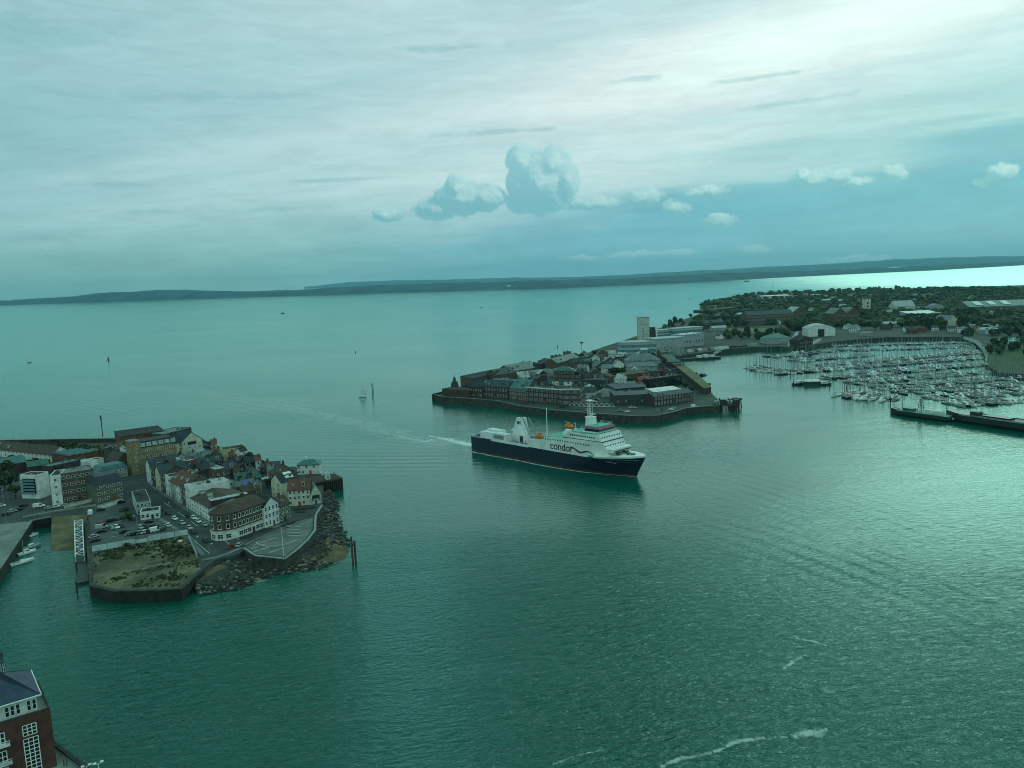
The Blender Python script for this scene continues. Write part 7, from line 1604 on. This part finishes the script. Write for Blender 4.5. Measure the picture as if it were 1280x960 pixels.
t = thing('houseboat', 'pale roofed houseboat in the middle of the raft', 'houseboat', G(1015, 481.5), -.05); MB().box(-8, 8, -3.5, 3.5, -.4, .9).build('float', M('dark_steel'), t); bb, rr_ = MB(), MB(); bb.box(-7, 7, -3, 3, .903, 3.8); bb.build('cabin', M('timber'), t); rr_.loft([[(-7.4, -3.4, 3.8), (7.4, -3.4, 3.8), (7.4, 0, 5.6), (7.4, 3.4, 3.8), (-7.4, 3.4, 3.8), (-7.4, 0, 5.6)][:1] + [(7.4, -3.4, 3.8), (7.4, 3.4, 3.8), (-7.4, 3.4, 3.8)], [(-6, -.4, 5.6), (6, -.4, 5.6), (6, .4, 5.6), (-6, .4, 5.6)]]); rr_.build('roof', M('roof_white'), t)
for (x, y) in [(943, 462), (988, 469), (992, 483), (1008, 484), (1037, 484), (1058, 490), (1075, 491), (1085, 501), (1113, 505), (955, 464), (968, 467), (975, 470)]: pile_thing(x, y, 0, 5.5, 'dark mooring pile standing along the marina edge', .35, 'timber', 'mooring piles of the marina')
for (x, y, h_) in [(944, 461, 16), (951.5, 462.5, 15), (958, 463.5, 14), (974, 466.5, 15)]:
    t = thing('sailing_yacht', 'large yacht with tall mast moored at far left of the marina', 'yacht', G(x, y), 2.7, 'large yachts at the marina corner'); t.scale = (1.4,) * 3
    for n_2, m_ in zip(('hull', 'cabin', 'mast', 'sail_cover'), yacht_parts('white_paint', 'navy')): put(n_2, m_, t)
# ------------------------------------------------------------------ far shore: wooded island ridges
def ridge(name, pts, depth, m, seed, rough=10.0, cell=70.0, label=None):
    """pts: (px, py_shore, py_crest); a long hill with a real back slope"""
    V, Fc = [], []
    rows = 14
    P0 = []
    for i in range(len(pts) - 1):
        a, b = pts[i], pts[i + 1]
        k = max(1, int(abs(b[0] - a[0]) / 4))
        for j in range(k): P0.append([a[q] + (b[q] - a[q]) * j / k for q in range(3)])
    P0.append(list(pts[-1]))
    for (px, ps, pc) in P0:
        b = G(px, ps, 0); d = b.normalized(); dist = b.length
        hh = HT(px, ps, 0, pc) * (1 + depth * .45 / dist)
        for r in range(rows):
            t = r / (rows - 1)
            e = math.sin(min(1, t * 1.6) * math.pi / 2) if t < .62 else math.cos((t - .62) / .38 * math.pi / 2)
            p = d * (dist + depth * t)
            q = mnoise.noise(Vector((p.x / 420, p.y / 420, seed))) + .6 * mnoise.noise(Vector((p.x / 120, p.y / 120, seed + 3)))
            z = hh * e + rough * q * min(1, t * 6) * (1 if t < .95 else 0)
            V.append((p.x, p.y, max(-2, z) if 0 < r < rows - 1 else -3))
    n = len(P0)
    for i in range(n - 1):
        for r in range(rows - 1):
            a = i * rows + r; Fc.append((a, a + rows, a + rows + 1, a + 1))
    me = bpy.data.meshes.new(name); me.from_pydata(V, [], Fc); me.materials.append(m)
    o = bpy.data.objects.new(name, me); COL.objects.link(o); prop(o, kind='structure'); return o
hillm = mat('wooded_hill_haze_tint', (.036, .105, .145), .95, .35, .004, fine=.4)  # base colour made bluer and lighter to stand in for haze
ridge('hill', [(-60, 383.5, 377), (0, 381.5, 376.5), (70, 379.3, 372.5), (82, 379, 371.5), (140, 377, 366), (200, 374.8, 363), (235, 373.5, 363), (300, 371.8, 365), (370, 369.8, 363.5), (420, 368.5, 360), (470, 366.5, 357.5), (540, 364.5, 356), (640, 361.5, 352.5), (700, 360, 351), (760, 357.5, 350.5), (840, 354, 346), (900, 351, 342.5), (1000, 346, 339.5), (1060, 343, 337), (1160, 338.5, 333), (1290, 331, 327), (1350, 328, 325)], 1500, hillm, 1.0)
hill2 = mat('far_hill_haze_tint', (.055, .15, .20), .95, .25, .003, fine=.3)  # back ridge coloured paler and bluer still, distance haze put into the paint
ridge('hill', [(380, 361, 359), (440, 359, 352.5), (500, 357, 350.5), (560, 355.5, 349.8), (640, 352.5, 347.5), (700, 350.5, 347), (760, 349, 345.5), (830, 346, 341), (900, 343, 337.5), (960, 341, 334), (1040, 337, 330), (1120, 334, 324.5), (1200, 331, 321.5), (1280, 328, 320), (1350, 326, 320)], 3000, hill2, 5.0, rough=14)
def haze_box(x0, x1, y0, y1, z0, z1):
    V = [(x, y, z) for z in (z0, z1) for (x, y) in ((x0, y0), (x1, y0), (x1, y1), (x0, y1))]
    Fc = [(0, 3, 2, 1), (4, 5, 6, 7), (0, 1, 5, 4), (1, 2, 6, 5), (2, 3, 7, 6), (3, 0, 4, 7)]
    me = bpy.data.meshes.new('haze'); me.from_pydata(V, [], Fc); me.materials.append(hm)
    o = bpy.data.objects.new('haze', me); COL.objects.link(o); prop(o, kind='stuff', label='thin pale sea haze over the whole harbour and strait')
haze_box(-23000, 23000, -3500, 24500, -12, 420)
